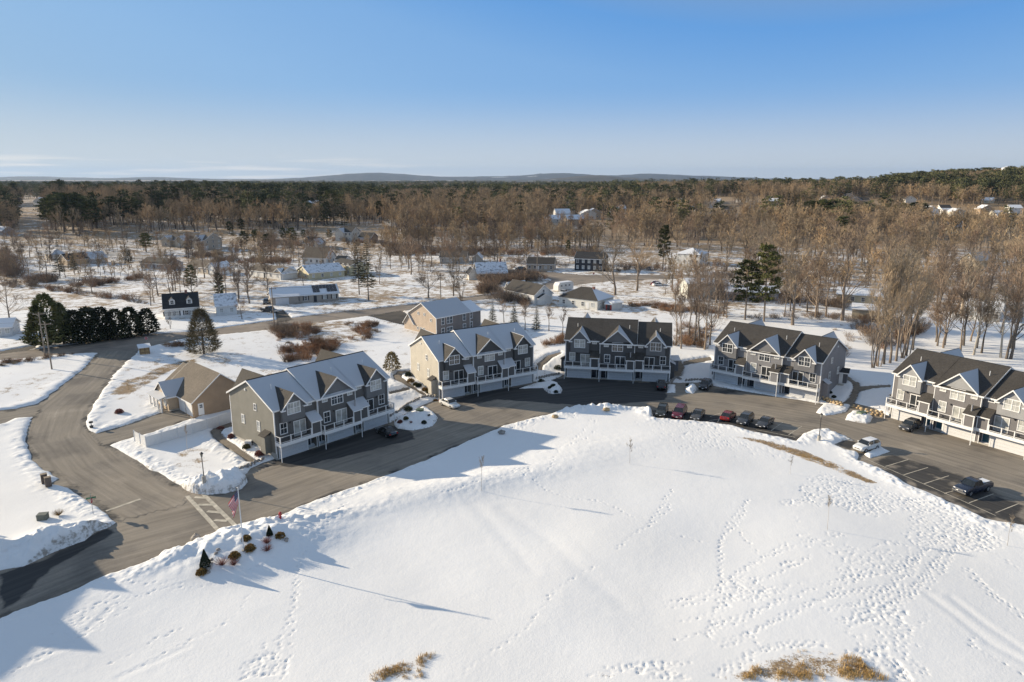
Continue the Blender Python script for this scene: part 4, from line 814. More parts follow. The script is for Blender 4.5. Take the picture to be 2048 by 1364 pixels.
# ---- neighbours, near to far
house('white cape house with two dormers and dark roof beside the road', F4((50, 1025))[0], F4((385, 1000))[0], 9, 3.2, 3.4, 'x', WHITE, SHINGLE_D, SHINGLE_D, 1, 7, 2, [E(13.5, 19, -.4, 7.5, 3.0, 2.8, 'x', win=2, snow=RSNOWP)], .5, None, (6, 4.5, .8), 2, shut=True)
house('long ranch house with solar panels and attached garage', F4((1095, 885))[0], F4((1745, 840))[0], 8.6, 2.7, 2.2, 'x', (.40, .345, .29), SHINGLE, RSNOWF, 1, 7, 2, [E(-.2, 8.0, -.8, 7, 2.75, 1.2, 'x', garage=(1.0, 5.0), snow=RSNOWF, bare=RSNOWF)], .64, None, None, 0, shut=True, solar=(12.8, 20.5))
house('white house with dark gable roof and side porch', F6((255, 700))[0], F6((555, 775))[0], 7.5, 3.3, 2.8, 'x', WHITE, SHINGLE, RSNOWP, 1, 3, 2, [E(11.8, 16.5, 1, 6, 2.3, 1.1, 'x', wall=WHITE, win=1), E(-2.5, .3, 2, 9, 2.9, 2.4, 'y')], None)
house('white square house with hipped roof and stove pipe', F6((810, 775))[0], F6((1200, 830))[0], 10, 3.1, 2.9, 'hip', (.70, .68, .62), SHINGLE, RSNOWF, 1, 4, 3, (), .75, None, (9.5, 5, .3))
house('white house with steep dark roof patched with snow', F5((1510, 620))[0], F5((1815, 610))[0], 9, 2.7, 3.6, 'x', (.70, .66, .58), SHINGLE_D, RSNOWP, 1, 4, 2, [E(-3.2, .2, 1, 8, 2.4, 2, 'y')], .5, None, (10, 5.2, 1.2))
house('dark navy two-storey house with white window frames', F6((968, 418))[0], F6((1262, 432))[0], 8, 5.3, 2.4, 'x', (.035, .037, .045), SHINGLE_D, RSNOWP, 2, 5, 2, (), None, wt=1.3)
house('tan ranch house with strips of snow on its roof', F6((480, 420))[0], F6((755, 425))[0], 9, 3.0, 2.3, 'x', (.46, .38, .29), SHINGLE, RSNOWP, 1, 5, 2, (), .4)
house('grey ranch house with brown roof among bare trees', F5((1125, 450))[0], F5((1400, 448))[0], 9, 2.9, 2.5, 'x', (.45, .42, .37), SHINGLE_T, RSNOWP, 1, 5, 2, [E(15, 19, 1, 8, 2.6, 2, 'y')], .4)
house('pale yellow gabled house left of the tall spruces', F4((1340, 610))[0], F4((1455, 640))[0], 15, 2.9, 2.4, 'y', YEL, SHINGLE, RSNOWP, 1, 2, 4, (), None)
house('white cape house with tall gable end on the far street', F4((1390, 480))[0], F4((1620, 487))[0], 9, 3.2, 4.2, 'x', WHITE, SHINGLE_T, RSNOWP, 1, 4, 2, [E(16.2, 21, 2, 8, 2.5, 1.4, 'x')], .5)
house('pale yellow ranch house behind the tall spruces', F4((1685, 570))[0], F4((1860, 600))[0], 9, 4.3, 1.6, 'x', YEL, SHINGLE, RSNOWP, 2, 4, 2, (), None)
house('white ranch house with brown roof in the snowy yard', F4((870, 600))[0], F4((1180, 640))[0], 8, 2.7, 2.0, 'x', WHITE, SHINGLE_T, RSNOWP, 1, 5, 2, [E(15.5, 21, .5, 7.5, 2.6, 1.8, 'y')], .5)
house('tan house behind the dark pines with a white gable', F4((255, 560))[0], F4((470, 585))[0], 9, 2.9, 2.3, 'x', (.50, .42, .33), SHINGLE_T, RSNOWP, 1, 4, 2, [E(13.5, 19.5, .2, 8, 2.8, 2.1, 'y', wall=WHITE, win=2)], .5)
house('tan colonial house with two front gables on the left', F4((45, 305))[0], F4((185, 312))[0], 10, 3.8, 2.6, 'x', (.55, .47, .36), SHINGLE_T, RSNOW, 2, 3, 2, [E(-.3, 5, -2, 4, 3.8, 2.2, 'y', win=1), E(8, 13, -2, 4, 3.8, 2.2, 'y', win=1), E(12.5, 21, 1, 10, 4.2, 2.8, 'x')], .5)
house('tall tan colonial house with garage beneath', F4((345, 335))[0], F4((440, 345))[0], 12, 5.4, 3.2, 'x', (.50, .42, .33), SHINGLE_T, RSNOW, 2, 2, 3, [E(1, 6, -1.5, 4, 5.3, 2.6, 'y')], .5, (6.2, 9.0))
house('beige house with small front gable by a utility pole', F4((1395, 325))[0], F4((1520, 330))[0], 10, 3.0, 2.8, 'x', (.56, .48, .37), SHINGLE, RSNOW, 1, 4, 2, [E(6, 11, -2, 4, 3.0, 2.4, 'y', win=1)], .4)
house('large pale colonial house with a lower dark garage wing', F4((1730, 255))[0], F4((1870, 260))[0], 11, 5.3, 2.8, 'x', (.66, .61, .52), SHINGLE, RSNOW, 2, 4, 2, [E(-.3, 5, -1.6, 4, 5.3, 2.3, 'y', win=1), E(15, 23, -2, 7, 2.7, 2.6, 'x', wall=(.30, .22, .17), garage=(16, 22))], .5)
house('small beige house with snowy hipped roof at the left', F3((455, 402))[0], F3((600, 392))[0], 9, 2.7, 2.2, 'hip', (.48, .40, .31), RSNOW, RSNOW, 1, 3, 2, (), .5)
house('grey outbuilding with snow-white roof and lit end wall', F3((812, 436))[0], F3((948, 424))[0], 8, 2.7, 2.6, 'x', (.40, .35, .31), RSNOW, RSNOW, 1, 2, 2, [E(-9, 0.5, 3, 11, 2.7, 2.4, 'x', wall=(.5, .38, .26), bare=SHINGLE, snow=SHINGLE)], None)
house('low grey ranch house half hidden by bare trees', F3((1240, 470))[0], F3((1480, 490))[0], 8, 2.6, 2.0, 'x', (.36, .34, .33), SHINGLE, RSNOWF, 1, 4, 2, (), .5)
house('grey house at the left edge under tall pines', F3((20, 185))[0], F3((130, 175))[0], 9, 3, 2.4, 'y', (.32, .31, .31), RSNOW, RSNOW, 1, 2, 2, (), None)
house('white garage with snowy roof at the left edge', F3((-40, 1085))[0], F3((112, 1075))[0], 7, 2.6, 1.6, 'x', (.6, .6, .6), RSNOW, RSNOWF, 1, 2, 2, (), None)
house('white hip-roofed house beyond the dark spruce', F7((250, 330))[0], F7((480, 350))[0], 11, 4.8, 2.4, 'hip', WHITE, RSNOWF, RSNOWF, 2, 4, 3, [E(-5, .2, 2, 9, 2.6, 1.6, 'x')], .5)
house('pale block-like house behind bare trees with snowy roof', F7((362, 672))[0], F7((640, 672))[0], 12, 5.0, 1.0, 'x', (.62, .62, .56), RSNOWF, RSNOWF, 1, 2, 3, [E(12, 13.5, 0, 10, 5, .8, 'x', wall=(.3, .26, .24))], None, name='house')
house('long low grey-blue building behind the pines', F7((740, 690))[0], F7((1250, 700))[0], 9, 3, 1.4, 'x', (.33, .34, .38), RSNOWF, RSNOWF, 1, 6, 2, (), None)
house('long yellow-beige house behind the tree with forked trunk', F8((110, 775))[0], F8((480, 800))[0], 8, 3.0, 1.6, 'x', (.58, .49, .33), RSNOWF, RSNOWF, 1, 4, 2, (), None)
house('plain tan shed below the yellow-beige house', F8((240, 915))[0], F8((430, 930))[0], 6, 3.0, 1.1, 'x', (.52, .43, .30), RSNOWF, RSNOWF, 1, 0, 0, (), None, cat='shed', name='shed')
house('white-grey house behind slender trees near the right edge', F8((1225, 915))[0], F8((1540, 950))[0], 9, 3.2, 2.0, 'x', (.66, .65, .62), RSNOWF, RSNOWF, 1, 5, 2, (), None)
house('tan gabled house deep among trees at the right', F8((1190, 450))[0], F8((1330, 470))[0], 12, 3.4, 3.0, 'y', (.56, .44, .30), SHINGLE, RSNOW, 1, 2, 2, (), None)
house('long brown-roofed building among trees at the right', F8((880, 80))[0], F8((1165, 85))[0], 12, 3.0, 2.6, 'x', (.5, .46, .4), SHINGLE, RSNOWP, 1, 6, 2, (), None)
house('small red shed with open door beside the white house', F6((1285, 825))[0], F6((1345, 832))[0], 3.0, 2.1, .6, 'x', (.30, .035, .03), RSNOWF, RSNOWF, 1, 0, 0, (), .5, cat='shed', name='shed')
house('white flat-roofed shed beside the red shed', F6((1350, 832))[0], F6((1455, 818))[0], 4, 2.4, .4, 'x', (.66, .65, .62), RSNOWF, RSNOWF, 1, 0, 0, (), None, cat='shed', name='shed')
house('white house on the clearing at the wood edge', (778, 452), (790, 453), 9, 5, 2.6, 'y', WHITE, SHINGLE, RSNOW, 2, 1, 2, [E(-4, 0, 0, 7, 3, 2, 'x')], None)
# ---- village roofs showing between the far trees
random.seed(21)
VILL = C4((90, 455), (170, 380), (560, 350), (740, 345), (790, 375), (860, 420), (850, 375), (1200, 370), (1350, 455), (1460, 420), (1490, 450), (1560, 470), (1560, 590), (1790, 305), (1850, 280), (1900, 315), (1950, 270), (1900, 515), (1780, 360), (1980, 440), (430, 325)) \
    + C3((180, 320), (500, 370), (500, 470), (700, 470), (740, 460), (940, 430), (1320, 300), (1300, 430), (1400, 370), (1480, 385), (1690, 345), (1670, 380), (1900, 335), (1960, 395), (1780, 430), (1580, 460), (420, 495), (600, 520)) \
    + C2((780, 285), (1140, 290), (1400, 345), (700, 385), (520, 385), (1060, 300)) + C1((310, 450), (900, 360), (1020, 340), (800, 350), (1560, 510))
spots = ['village in the right-hand woods', 'village in the middle woods', 'houses of the woods left of centre', 'houses of the left woods']
CLEAR = []
VILL.sort(); cnt_ = {}
def nth(n): return ('first second third fourth fifth sixth seventh eighth ninth tenth eleventh twelfth thirteenth fourteenth fifteenth sixteenth seventeenth eighteenth nineteenth twentieth'.split() + ['%dst' % k if k == 21 else '%dnd' % k if k == 22 else '%dth' % k for k in range(21, 60)])[n]
for i, (px_, py_) in enumerate(VILL):
    x, y, z = G(px_, py_); y0 = y; w_ = random.uniform(9, 14); ang = random.uniform(-.5, .5)
    k = random.choice(['x', 'y']); c_ = random.choice([WHITE, WHITE, CREAM, (.66, .62, .55), GREY, TAN])
    p1 = px_of(x - w_ / 2, y, z); p2 = px_of(x + w_ / 2, y + math.sin(ang) * 4, z)
    q = 0 if px_ > 1500 else 1 if px_ > 1000 else 2 if px_ > 500 else 3
    cnt_[q] = cnt_.get(q, -1) + 1
    house('small %s house, %s from left of the %s' % ({WHITE: 'white', CREAM: 'cream', GREY: 'grey', TAN: 'tan'}.get(c_, 'pale'), nth(cnt_[q]), spots[q]), p1, p2, random.uniform(8, 11), random.choice([3, 5.2, 5.2]), random.uniform(2.5, 3.6), k, c_, random.choice([SHINGLE, RSNOWP, RSNOWF]), RSNOWF, 1, 2, 2, (), None, None, None, 0, 'house', spots[q])
    CLEAR.append((x, y, 15.0))
# ================================================================== vehicles
def paint(name, c, rough=.25):
    if name in MATS: return MATS[name]
    m, n, l, b = _new(name); b.inputs['Roughness'].default_value = rough; b.inputs['Metallic'].default_value = .1; b.inputs['Coat Weight'].default_value = .5
    z = _noise(n, l, 1.5, 5); z2 = _noise(n, l, 14, 3)
    base = _ramp(n, l, z, [(.3, sc3(c, .8)), (.7, sc3(c, 1.2))]); l.new(_mix(n, l, _ramp(n, l, z2, [(.62, (0, 0, 0)), (.8, (.25,) * 3)]), base, (.32, .29, .25)), b.inputs['Base Color']); return m
CGLASS = glass('car_glass', (.015, .018, .02), .05); TYRE = plain('tyre_rubber', (.02, .02, .02), .9, .2); RIM = plain('wheel_rim', (.45, .45, .46), .35, .1, metal=.8)
LAMP = plain('headlight_lens', (.75, .76, .78), .1, .05); TAIL = plain('taillight_lens', (.42, .02, .02), .2, .1); CHROME = plain('chrome', (.6, .6, .6), .2, .1, metal=.9)
KINDS = {  # length, width, hood z, belt z, roof z, x of: windscreen base, roof front, roof rear, tail base (from the nose), wheelbase, wheel r
    'sedan': (4.75, 1.82, .86, .96, 1.46, 1.35, 2.05, 3.35, 4.15, 2.75, .33), 'suv': (4.65, 1.88, 1.05, 1.12, 1.72, 1.25, 1.85, 4.0, 4.50, 2.72, .37), 'van': (5.05, 1.98, 1.05, 1.12, 1.78, 1.0, 1.85, 4.45, 4.95, 3.0, .35),
    'hatch': (4.2, 1.76, .88, .98, 1.50, 1.1, 1.75, 3.3, 4.05, 2.6, .32), 'pickup': (5.85, 2.0, 1.18, 1.22, 1.92, 1.55, 2.15, 3.35, 3.75, 3.7, .42)}
def car(kind, colour, front_px, rear_px, label, group='cars parked round the loop road', cat='car', name='parked_car', ground=None, snowy=False):
    L, W, hz_, bz, rz_, xa, xb, xc, xd, wb, wr = KINDS[kind]; f, r = Vector(G(*front_px)), Vector(G(*rear_px)); d = (f - r); d.z = 0; d.normalize(); c = f - d * L / 2 * .98
    root = empty(name, (c.x, c.y, Tz(c.x, c.y) + .012), math.atan2(d.y, d.x), label, cat, group); X0 = L / 2
    X = lambda t: X0 - t                     # t = metres behind the nose, local +x is forward
    hw = W / 2; gz = .24 if kind in ('sedan', 'hatch') else .30
    st = [(0.0, .80, gz + .12, hz_ - .30), (.10, .90, gz, hz_ - .14), (.5, .97, gz, hz_ - .05), (xa * .9, 1.0, gz, hz_ + .03), (xa, 1.0, gz, bz), (L * .5, 1.0, gz, bz), (xd - .15, 1.0, gz, bz + .02), (xd, .99, gz, bz), (L - .12, .94, gz, bz - .06 if kind != 'sedan' else bz - .02), (L, .86, gz + .14, bz - .24)]
    if kind == 'pickup': st = st[:6] + [(xd, 1.0, gz, bz), (L - .12, 1.0, gz + .1, bz), (L, .98, gz + .2, bz - .05)]
    m = MB(); vs = []
    for t, k, z0, z1 in st:
        w = hw * k; vs += [(X(t), y, z) for y, z in ((-w * .88, z0), (-w, z0 + .16), (-w, z0 + (z1 - z0) * .62), (-w * .93, z1 - .05), (-w * .80, z1), (w * .80, z1), (w * .93, z1 - .05), (w, z0 + (z1 - z0) * .62), (w, z0 + .16), (w * .88, z0))]
    n = 10; fs = [(i * n + j, (i + 1) * n + j, (i + 1) * n + (j + 1) % n, i * n + (j + 1) % n) for i in range(len(st) - 1) for j in range(n)] + [tuple(range(n)), tuple((len(st) - 1) * n + j for j in range(n))[::-1]]
    m.add(vs, fs); body = m.build('body', colour, root, True); body.modifiers.new('edge', 'EDGE_SPLIT').split_angle = R(50)
    tw = hw * .80; bw_ = hw * .93
    A, B, C, D = [(X(xa), s * bw_ * .96, bz - .03) for s in (-1, 1)], [(X(xb), s * tw * .92, rz_ - .04) for s in (-1, 1)], [(X(xc), s * tw * .92, rz_ - .04) for s in (-1, 1)], [(X(xd), s * bw_ * .96, bz - .03) for s in (-1, 1)]
    MB().add([A[0], A[1], B[1], B[0]], [(0, 1, 2, 3)]).build('windscreen', CGLASS, body); MB().add([D[1], D[0], C[0], C[1]], [(0, 1, 2, 3)]).build('rear_window', CGLASS, body)
    for s in (0, 1): MB().add([A[s], D[s], C[s], B[s]], [(0, 1, 2, 3) if s else (3, 2, 1, 0)]).build('side_window', CGLASS, body)
    q = MB(); q.add([(X(xb) + .05, -tw * .9, rz_ - .05), (X(xb) + .05, tw * .9, rz_ - .05), (X((xb + xc) / 2), tw * .88, rz_), (X((xb + xc) / 2), -tw * .88, rz_), (X(xc) - .05, tw * .9, rz_ - .05), (X(xc) - .05, -tw * .9, rz_ - .05), (X(xb), -tw * .95, rz_ - .08), (X(xb), tw * .95, rz_ - .08), (X(xc), tw * .95, rz_ - .08), (X(xc), -tw * .95, rz_ - .08)], [(0, 1, 2, 3), (3, 2, 4, 5), (0, 3, 5, 9, 6), (1, 7, 8, 4, 2), (6, 7, 1, 0), (5, 4, 8, 9)]); q.build('roof', roof_snow('car_snow', .9) if snowy else colour, body)
    p = MB()
    for s in (0, 1):
        for a_, b_ in ((A[s], B[s]), (D[s], C[s]), tuple((Vector(A[s]).lerp(Vector(D[s]), k), Vector(B[s]).lerp(Vector(C[s]), k)) for k in (.48,))[0]):
            a_, b_ = Vector(a_), Vector(b_); o = Vector((.05, 0, 0)); y = Vector((0, .012 if s else -.012, 0)); p.add([a_ - o + y, a_ + o + y, b_ + o + y, b_ - o + y], [(0, 1, 2, 3)])
    p.build('pillars', colour, body)
    if kind == 'pickup':
        b2 = MB(); b2.box(X(L - .08), X(xd + .12), -hw * .78, hw * .78, bz - .02, bz + .012); b2.build('bed_floor', DARKMETAL, body)
        MB().box(X(L - .12), X(xd + .3), -hw * .55, hw * .55, bz + .012, bz + .03).build('bed_snow', RSNOWF, body); MB().box(X(.02), X(-.10), -hw * .95, hw * .95, gz + .18, gz + .40).build('bumper', CHROME, body); MB().box(X(.06), X(-.04), -hw * .55, hw * .55, gz + .45, hz_ - .18).build('grille', CHROME, body)
    else: MB().box(X(.05), X(-.015), -hw * .5, hw * .5, gz + .28, hz_ - .33).build('grille', DARKMETAL, body)
    for s in (-1, 1):
        MB().box(X(.22), X(.03), min(s * hw * .5, s * hw * .86), max(s * hw * .5, s * hw * .86), hz_ - .34, hz_ - .20).build('headlight', LAMP, body); MB().box(X(L + .01), X(L - .16), min(s * hw * .6, s * hw * .91), max(s * hw * .6, s * hw * .91), bz - .30, bz - .10).build('taillight', TAIL, body); MB().box(X(xa + .45), X(xa + .25), min(s * hw * .98, s * (hw + .16)), max(s * hw * .98, s * (hw + .16)), bz + .02, bz + .17).build('mirror', colour, body)
    MB().box(X(-.02), X(.02), -.16, .16, gz + .16, gz + .27).build('number_plate', TRIM, body)
    for t in (L * .5 - wb / 2 - .05, L * .5 + wb / 2 - .05):
        for s in (-1, 1):
            y0, y1 = s * (hw - .20), s * (hw + .015); w = MB(); w.tube([(X(t), y0, wr), (X(t), y1, wr)], wr, 14); wo = w.build('wheel', TYRE, root, False); q = MB(); q.tube([(X(t), y1 - s * .01, wr), (X(t), y1 + s * .012, wr)], wr * .62, 10); q.build('rim', RIM, wo)
    return root
BLK = paint('black_paint', (.012, .013, .016)); DGR = paint('dark_grey_paint', (.05, .053, .06)); MAR = paint('maroon_paint', (.12, .012, .028)); RED = paint('red_paint', (.20, .02, .018)); WHT = paint('white_paint', (.72, .72, .70)); NVY = paint('navy_paint', (.015, .022, .045)); OLV = paint('dark_olive_paint', (.03, .033, .028)); GRY = paint('grey_brown_paint', (.075, .07, .065))
car('suv', OLV, Z6((242, 338))[0], Z6((285, 245))[0], 'dark olive SUV, leftmost of the parked row'); car('van', MAR, Z6((440, 358))[0], Z6((515, 250))[0], 'maroon minivan, second in the parked row', cat='minivan'); car('sedan', GRY, Z6((655, 378))[0], Z6((745, 270))[0], 'dark grey-brown sedan right of the maroon minivan'); car('hatch', RED, Z6((1110, 310))[0], Z6((1000, 398))[0], 'dark red hatchback parked tail towards the snow'); car('suv', DGR, Z6((1215, 438))[0], Z6((1340, 330))[0], 'dark grey SUV right of the red hatchback'); car('sedan', DGR, Z6((1445, 470))[0], Z6((1580, 370))[0], 'dark grey sedan, rightmost of the parked row')
car('suv', WHT, Z7((520, 295))[0], Z7((720, 235))[0], 'white SUV by the snow island', snowy=True); car('pickup', NVY, Z7((1450, 690))[0], Z7((1735, 605))[0], 'black pickup truck with chrome bumper at the right', cat='pickup truck', name='pickup_truck'); car('suv', DGR, Z5((490, 1045))[0], Z5((650, 975))[0], 'grey SUV in front of the teal doors')
car('sedan', WHT, Z2((730, 1300))[0], Z2((545, 1225))[0], 'white sedan before the cream-ended townhouses'); car('sedan', BLK, Z1((1400, 1030))[0], Z1((1510, 1085))[0], 'black sedan in the shade of the nearest townhouses'); car('suv', BLK, (1322, 770), (1322, 785), 'black SUV by the right end of the charcoal townhouses'); car('suv', BLK, Z4((150, 975))[0], Z4((240, 880))[0], 'black SUV at the left end of the grey townhouses')
G2 = 'cars at the neighbouring houses'
car('suv', GRY, F4((1035, 880))[0], F4((1040, 830))[0], 'grey SUV beside the ranch house garage', G2); car('pickup', BLK, F4((1130, 960))[0], F4((1030, 945))[0], 'black pickup on the ranch house drive', G2, 'pickup truck', 'pickup_truck'); car('suv', BLK, F6((370, 410))[0], F6((420, 415))[0], 'black SUV beside the street left of the tan ranch', G2); car('sedan', WHT, F6((820, 665))[0], F6((900, 640))[0], 'white car below the camper', G2); car('sedan', WHT, F6((1880, 570))[0], F6((1810, 575))[0], 'snowy white car in the yard right of the golden trees', G2, snowy=True); car('sedan', RED, F6((1760, 570))[0], F6((1820, 555))[0], 'red car in the yard right of the golden trees', G2); car('sedan', DGR, F6((1735, 420))[0], F6((1715, 400))[0], 'grey car on the drive by the dark pine', G2); car('hatch', DGR, F3((1590, 460))[0], F3((1560, 455))[0], 'dark car by the tan house at the left', G2)
# camper
x, y, z = G(*F6((800, 640))[0]); x2, y2, _ = G(*F6((940, 620))[0]); rz = math.atan2(y2 - y, x2 - x); o = empty('camper_trailer', (x, y, z + .1), rz, 'white camper trailer with snow on its roof', 'camper')
MB().prism([(0, .5), (7.4, .5), (7.4, 2.6), (6.9, 3.1), (.7, 3.1), (0, 2.2)], 'y', 0, 2.5).build('body', plain('camper_shell', (.72, .70, .66), .5, .05), o); MB().box(.8, 6.8, .05, 2.45, 3.1, 3.25).build('roof_snow', RSNOWF, o)
for u in (1.6, 3.6, 5.4): window(o, .8, .6, (u, 0, 2.1), 0, 1, GLASS, fw=.05)
for u in (3.0, 4.0): w = MB(); w.tube([(u, .0, .35), (u, .25, .35)], .35, 12); w.build('wheel', TYRE, o)
# ================================================================== street furniture
def lamp(px_, h, label):
    x, y, z = GS(*px_); o = empty('lamp_post', (x, y, z), 0, label, 'lamp post', 'black lamp posts'); MB().tube([(0, 0, -.3), (0, 0, .75)], .26, 10).build('base', CONC, o); MB().tube([(0, 0, .75), (0, 0, h - .7)], [.07, .05], 8).build('pole', DARKMETAL, o)
    l_ = MB(); l_.tube([(0, 0, h - .7), (0, 0, h - .55), (0, 0, h - .15)], [.08, .12, .20], 8); ln = l_.build('lantern', glass('lantern_glass', (.25, .24, .2), .2), o); MB().tube([(0, 0, h - .15), (0, 0, h), (0, 0, h + .12)], [.27, .12, .02], 8).build('cap', DARKMETAL, ln); return o
lamp(Z8((1060, 1205))[0], 4.2, 'lamp post on the corner lawn beside the crosswalk'); lamp(Z7((172, 185))[0], 4.6, 'lamp post on the snow island by the white SUV')
x, y, z = GS(*F1((725, 1030))[0]); FH = height_at(x, y, z, 977); o = empty('flagpole', (x, y, z), 0, 'white flagpole on the snowy mound', 'flagpole'); MB().tube([(0, 0, -1.2), (0, 0, FH)], [.075, .045], 8).build('pole', plain('white_pole', (.7, .7, .7), .4, .05), o); MB().blob((0, 0, FH + .1), .11, 1, 10, 6, 0).build('ball', CHROME, o); MB().tube([(0, 0, -.2), (0, 0, .12)], .2, 10).build('collar', CONC, o)
fl = MB(); NU, NV = 50, 26; vv = []
for i in range(NU + 1):
    t = i / NU
    for j in range(NV + 1):
        s = j / NV; fold = .16 * math.sin(s * 9 + t * 3) * (.3 + t)   # hangs limp: the fly end drops down beside the pole
        a0 = Vector((-.06, 0, FH - .15 - 1.5 * s)); vv.append(a0 + Vector((-(1.5 * t) * (.72 - .30 * s), fold, -2.05 * t * (.75 + .25 * s) + .3 * t * s)))
for i in range(NU):
    for j in range(NV):
        st_ = j // 2 % 2
        if i < 20 and j < 14: mi = 1 if (i % 4 == 1 and j % 4 == 1) or (i % 4 == 3 and j % 4 == 3) else 2
        else: mi = 0 if st_ == 0 else 1
        fl.f.append((i * (NV + 1) + j, (i + 1) * (NV + 1) + j, (i + 1) * (NV + 1) + j + 1, i * (NV + 1) + j + 1)); fl.m.append(mi)
fl.v = [tuple(v) for v in vv]; fo = fl.build('flag', [plain('flag_red', (.50, .008, .03), .8, .1), plain('flag_white', (.55, .54, .53), .8, .05), plain('flag_blue', (.02, .025, .09), .8, .1)], None, True, (x, y, z)); fo.rotation_euler = (0, 0, R(12)); tag(fo, 'limp red, white and blue striped flag hanging from the flagpole', 'flag')
def stone_mat(name, c): return plain(name, c, .9, .35, 2.5, bump=.5)
STONE = stone_mat('grey_stone', (.30, .27, .24)); GOLD = stone_mat('golden_stone', (.45, .33, .19))
def boulder(px_, r, label, mat=STONE, seed=0): x, y, z = GS(*px_); o = MB(); o.blob((0, 0, r[2] * .5), r, seed, 12, 8, .13); tag(o.build('boulder', mat, None, True, (x, y, z + .1)), label, 'boulder')
boulder(F1((185, 945))[0], (.55, .45, .75), 'upright grey boulder at the road edge near the crosswalk', STONE, 2); boulder(C8((1068, 322))[0], (.6, .4, .32), 'tan boulder on the snow bank below the charcoal townhouses', GOLD, 3); boulder(C8((612, 460))[0], (.65, .4, .4), 'dark boulder in the townhouse shadow by the road', STONE, 4); boulder(C8((1505, 262))[0], (.7, .45, .35), 'brown boulder in the ploughed snow ridge', GOLD, 5)
x, y, z = GS(*F1((1142, 660))[0]); o = empty('fire_hydrant', (x, y, z), .4, 'red fire hydrant in the snow bank', 'hydrant'); RD = plain('hydrant_red', (.42, .03, .03), .45, .15)
MB().tube([(0, 0, -.4), (0, 0, .62)], .13, 10).build('barrel', RD, o); MB().tube([(0, 0, .6), (0, 0, .66), (0, 0, .80), (0, 0, .86)], [.19, .19, .12, .03], 10).build('bonnet', RD, o); MB().tube([(-.24, 0, .45), (.24, 0, .45)], .07, 8).build('side_outlet', RD, o); MB().tube([(0, -.24, .42), (0, 0, .42)], .09, 8).build('front_outlet', RD, o)
for i, (p, lab) in enumerate(((F2((385, 640))[0], 'left of the two brown mailbox pillars'), (F2((418, 668))[0], 'right of the two brown mailbox pillars'))):
    x, y, z = G(*p); o = empty('mailbox_pillar', (x, y, z + .1), .7, lab, 'mailbox', 'brown mailbox pillars by the entrance road'); BW = plain('brown_mailbox', (.085, .062, .05), .5, .15); MB().box(-.38, .38, -.3, .3, .25, 1.55).build('cabinet', BW, o); MB().box(-.2, .2, -.2, .2, -.5, .25).build('pedestal', CONC, o); MB().box(-.40, .40, -.32, .32, 1.55, 1.62).build('top', plain('tan_wood', (.25, .19, .13), .7, .2), o)  # pillar top in a paler brown than the cabinet
    for a in range(3):
        for b_ in range(4): MB().box(-.34 + a * .235, -.14 + a * .235, -.32, -.301, .35 + b_ * .29, .60 + b_ * .29).build('mail_door', plain('mail_door_brown', (.12, .09, .075), .4, .1), o)
GREEN = plain('transformer_green', (.08, .12, .075), .6, .2); GB = plain('box_grey_green', (.13, .14, .12), .7, .2)
def ubox(px_, w, h, label, mat): x, y, z = G(*px_); o = empty('utility_box', (x, y, z + .1), random.uniform(-.4, .4), label, 'utility box'); MB().box(-w, w, -w * .8, w * .8, -.3, h).build('cabinet', mat, o); MB().prism([(-w - .04, h), (w + .04, h), (w, h + .1), (-w, h + .1)], 'y', -w * .84, w * .84).build('lid', mat, o)
ubox(F2((370, 945))[0], .55, .8, 'grey-green utility box on the snowy corner lawn', GB); ubox(Z5((15, 880))[0], .7, .9, 'green transformer box on the snow island by the teal doors', GREEN); ubox(Z1((290, 1165))[0], .5, .85, 'white generator box beside the grey-green end wall', TRIM); ubox((840, 828), .6, .8, 'dark utility box in the garden between the first two rows', GREEN)
def sign_post(px_, h, label, text_fn, rz): x, y, z = G(*px_); o = empty('road_sign', (x, y, z), rz, label, 'road sign'); MB().tube([(0, 0, -.3), (0, 0, h)], .035, 6).build('post', GREYMETAL, o); text_fn(o); return o
SRED = plain('stop_red', (.38, .025, .03), .5, .1); SWH = plain('sign_white', (.75, .75, .74), .5, .05)
def letters(txt, size, parent, loc, mat, rot=(math.pi / 2, 0, 0)):
    cu = bpy.data.curves.new('lettering', 'FONT'); cu.body = txt; cu.size = size; cu.align_x = 'CENTER'; cu.align_y = 'CENTER'; cu.extrude = .003; cu.materials.append(mat); t_ = bpy.data.objects.new('tmp', cu); COL.objects.link(t_); me = bpy.data.meshes.new_from_object(t_.evaluated_get(bpy.context.evaluated_depsgraph_get())); bpy.data.objects.remove(t_); o = link('lettering', me, parent, loc); o.rotation_euler = rot; return o
def stop(o, h=2.1):
    def oc(r): return [(r * math.cos(math.pi / 8 + k * math.pi / 4), h + r * math.sin(math.pi / 8 + k * math.pi / 4)) for k in range(8)]
    s = MB(); s.prism(oc(.40), 'y', -.035, -.02); p = s.build('stop_plate', SWH, o); q = MB(); q.prism(oc(.365), 'y', -.04, -.036); q.build('stop_face', SRED, p); letters('STOP', .26, p, (0, -.045, h), SWH)
sign_post(F3((1295, 1160))[0], 2.4, 'red stop sign where the entrance road meets the public road', stop, .1); sign_post(F6((1163, 500))[0], 2.4, 'red stop sign at the far street corner', stop, .1)
def street(o):
    stop(o, 2.1)
    for zz, r in ((2.75, 0.35), (2.45, -1.2)): b_ = MB(); b_.box(-.55, .55, -.012, .012, zz - .11, zz + .11); c = b_.build('street_name_blade', plain('sign_green', (.03, .13, .07), .5, .1), o); c.rotation_euler = (0, 0, r)
sign_post(F2((797, 900))[0], 2.9, 'green street-name sign with stop sign on the corner lawn', street, R(100))
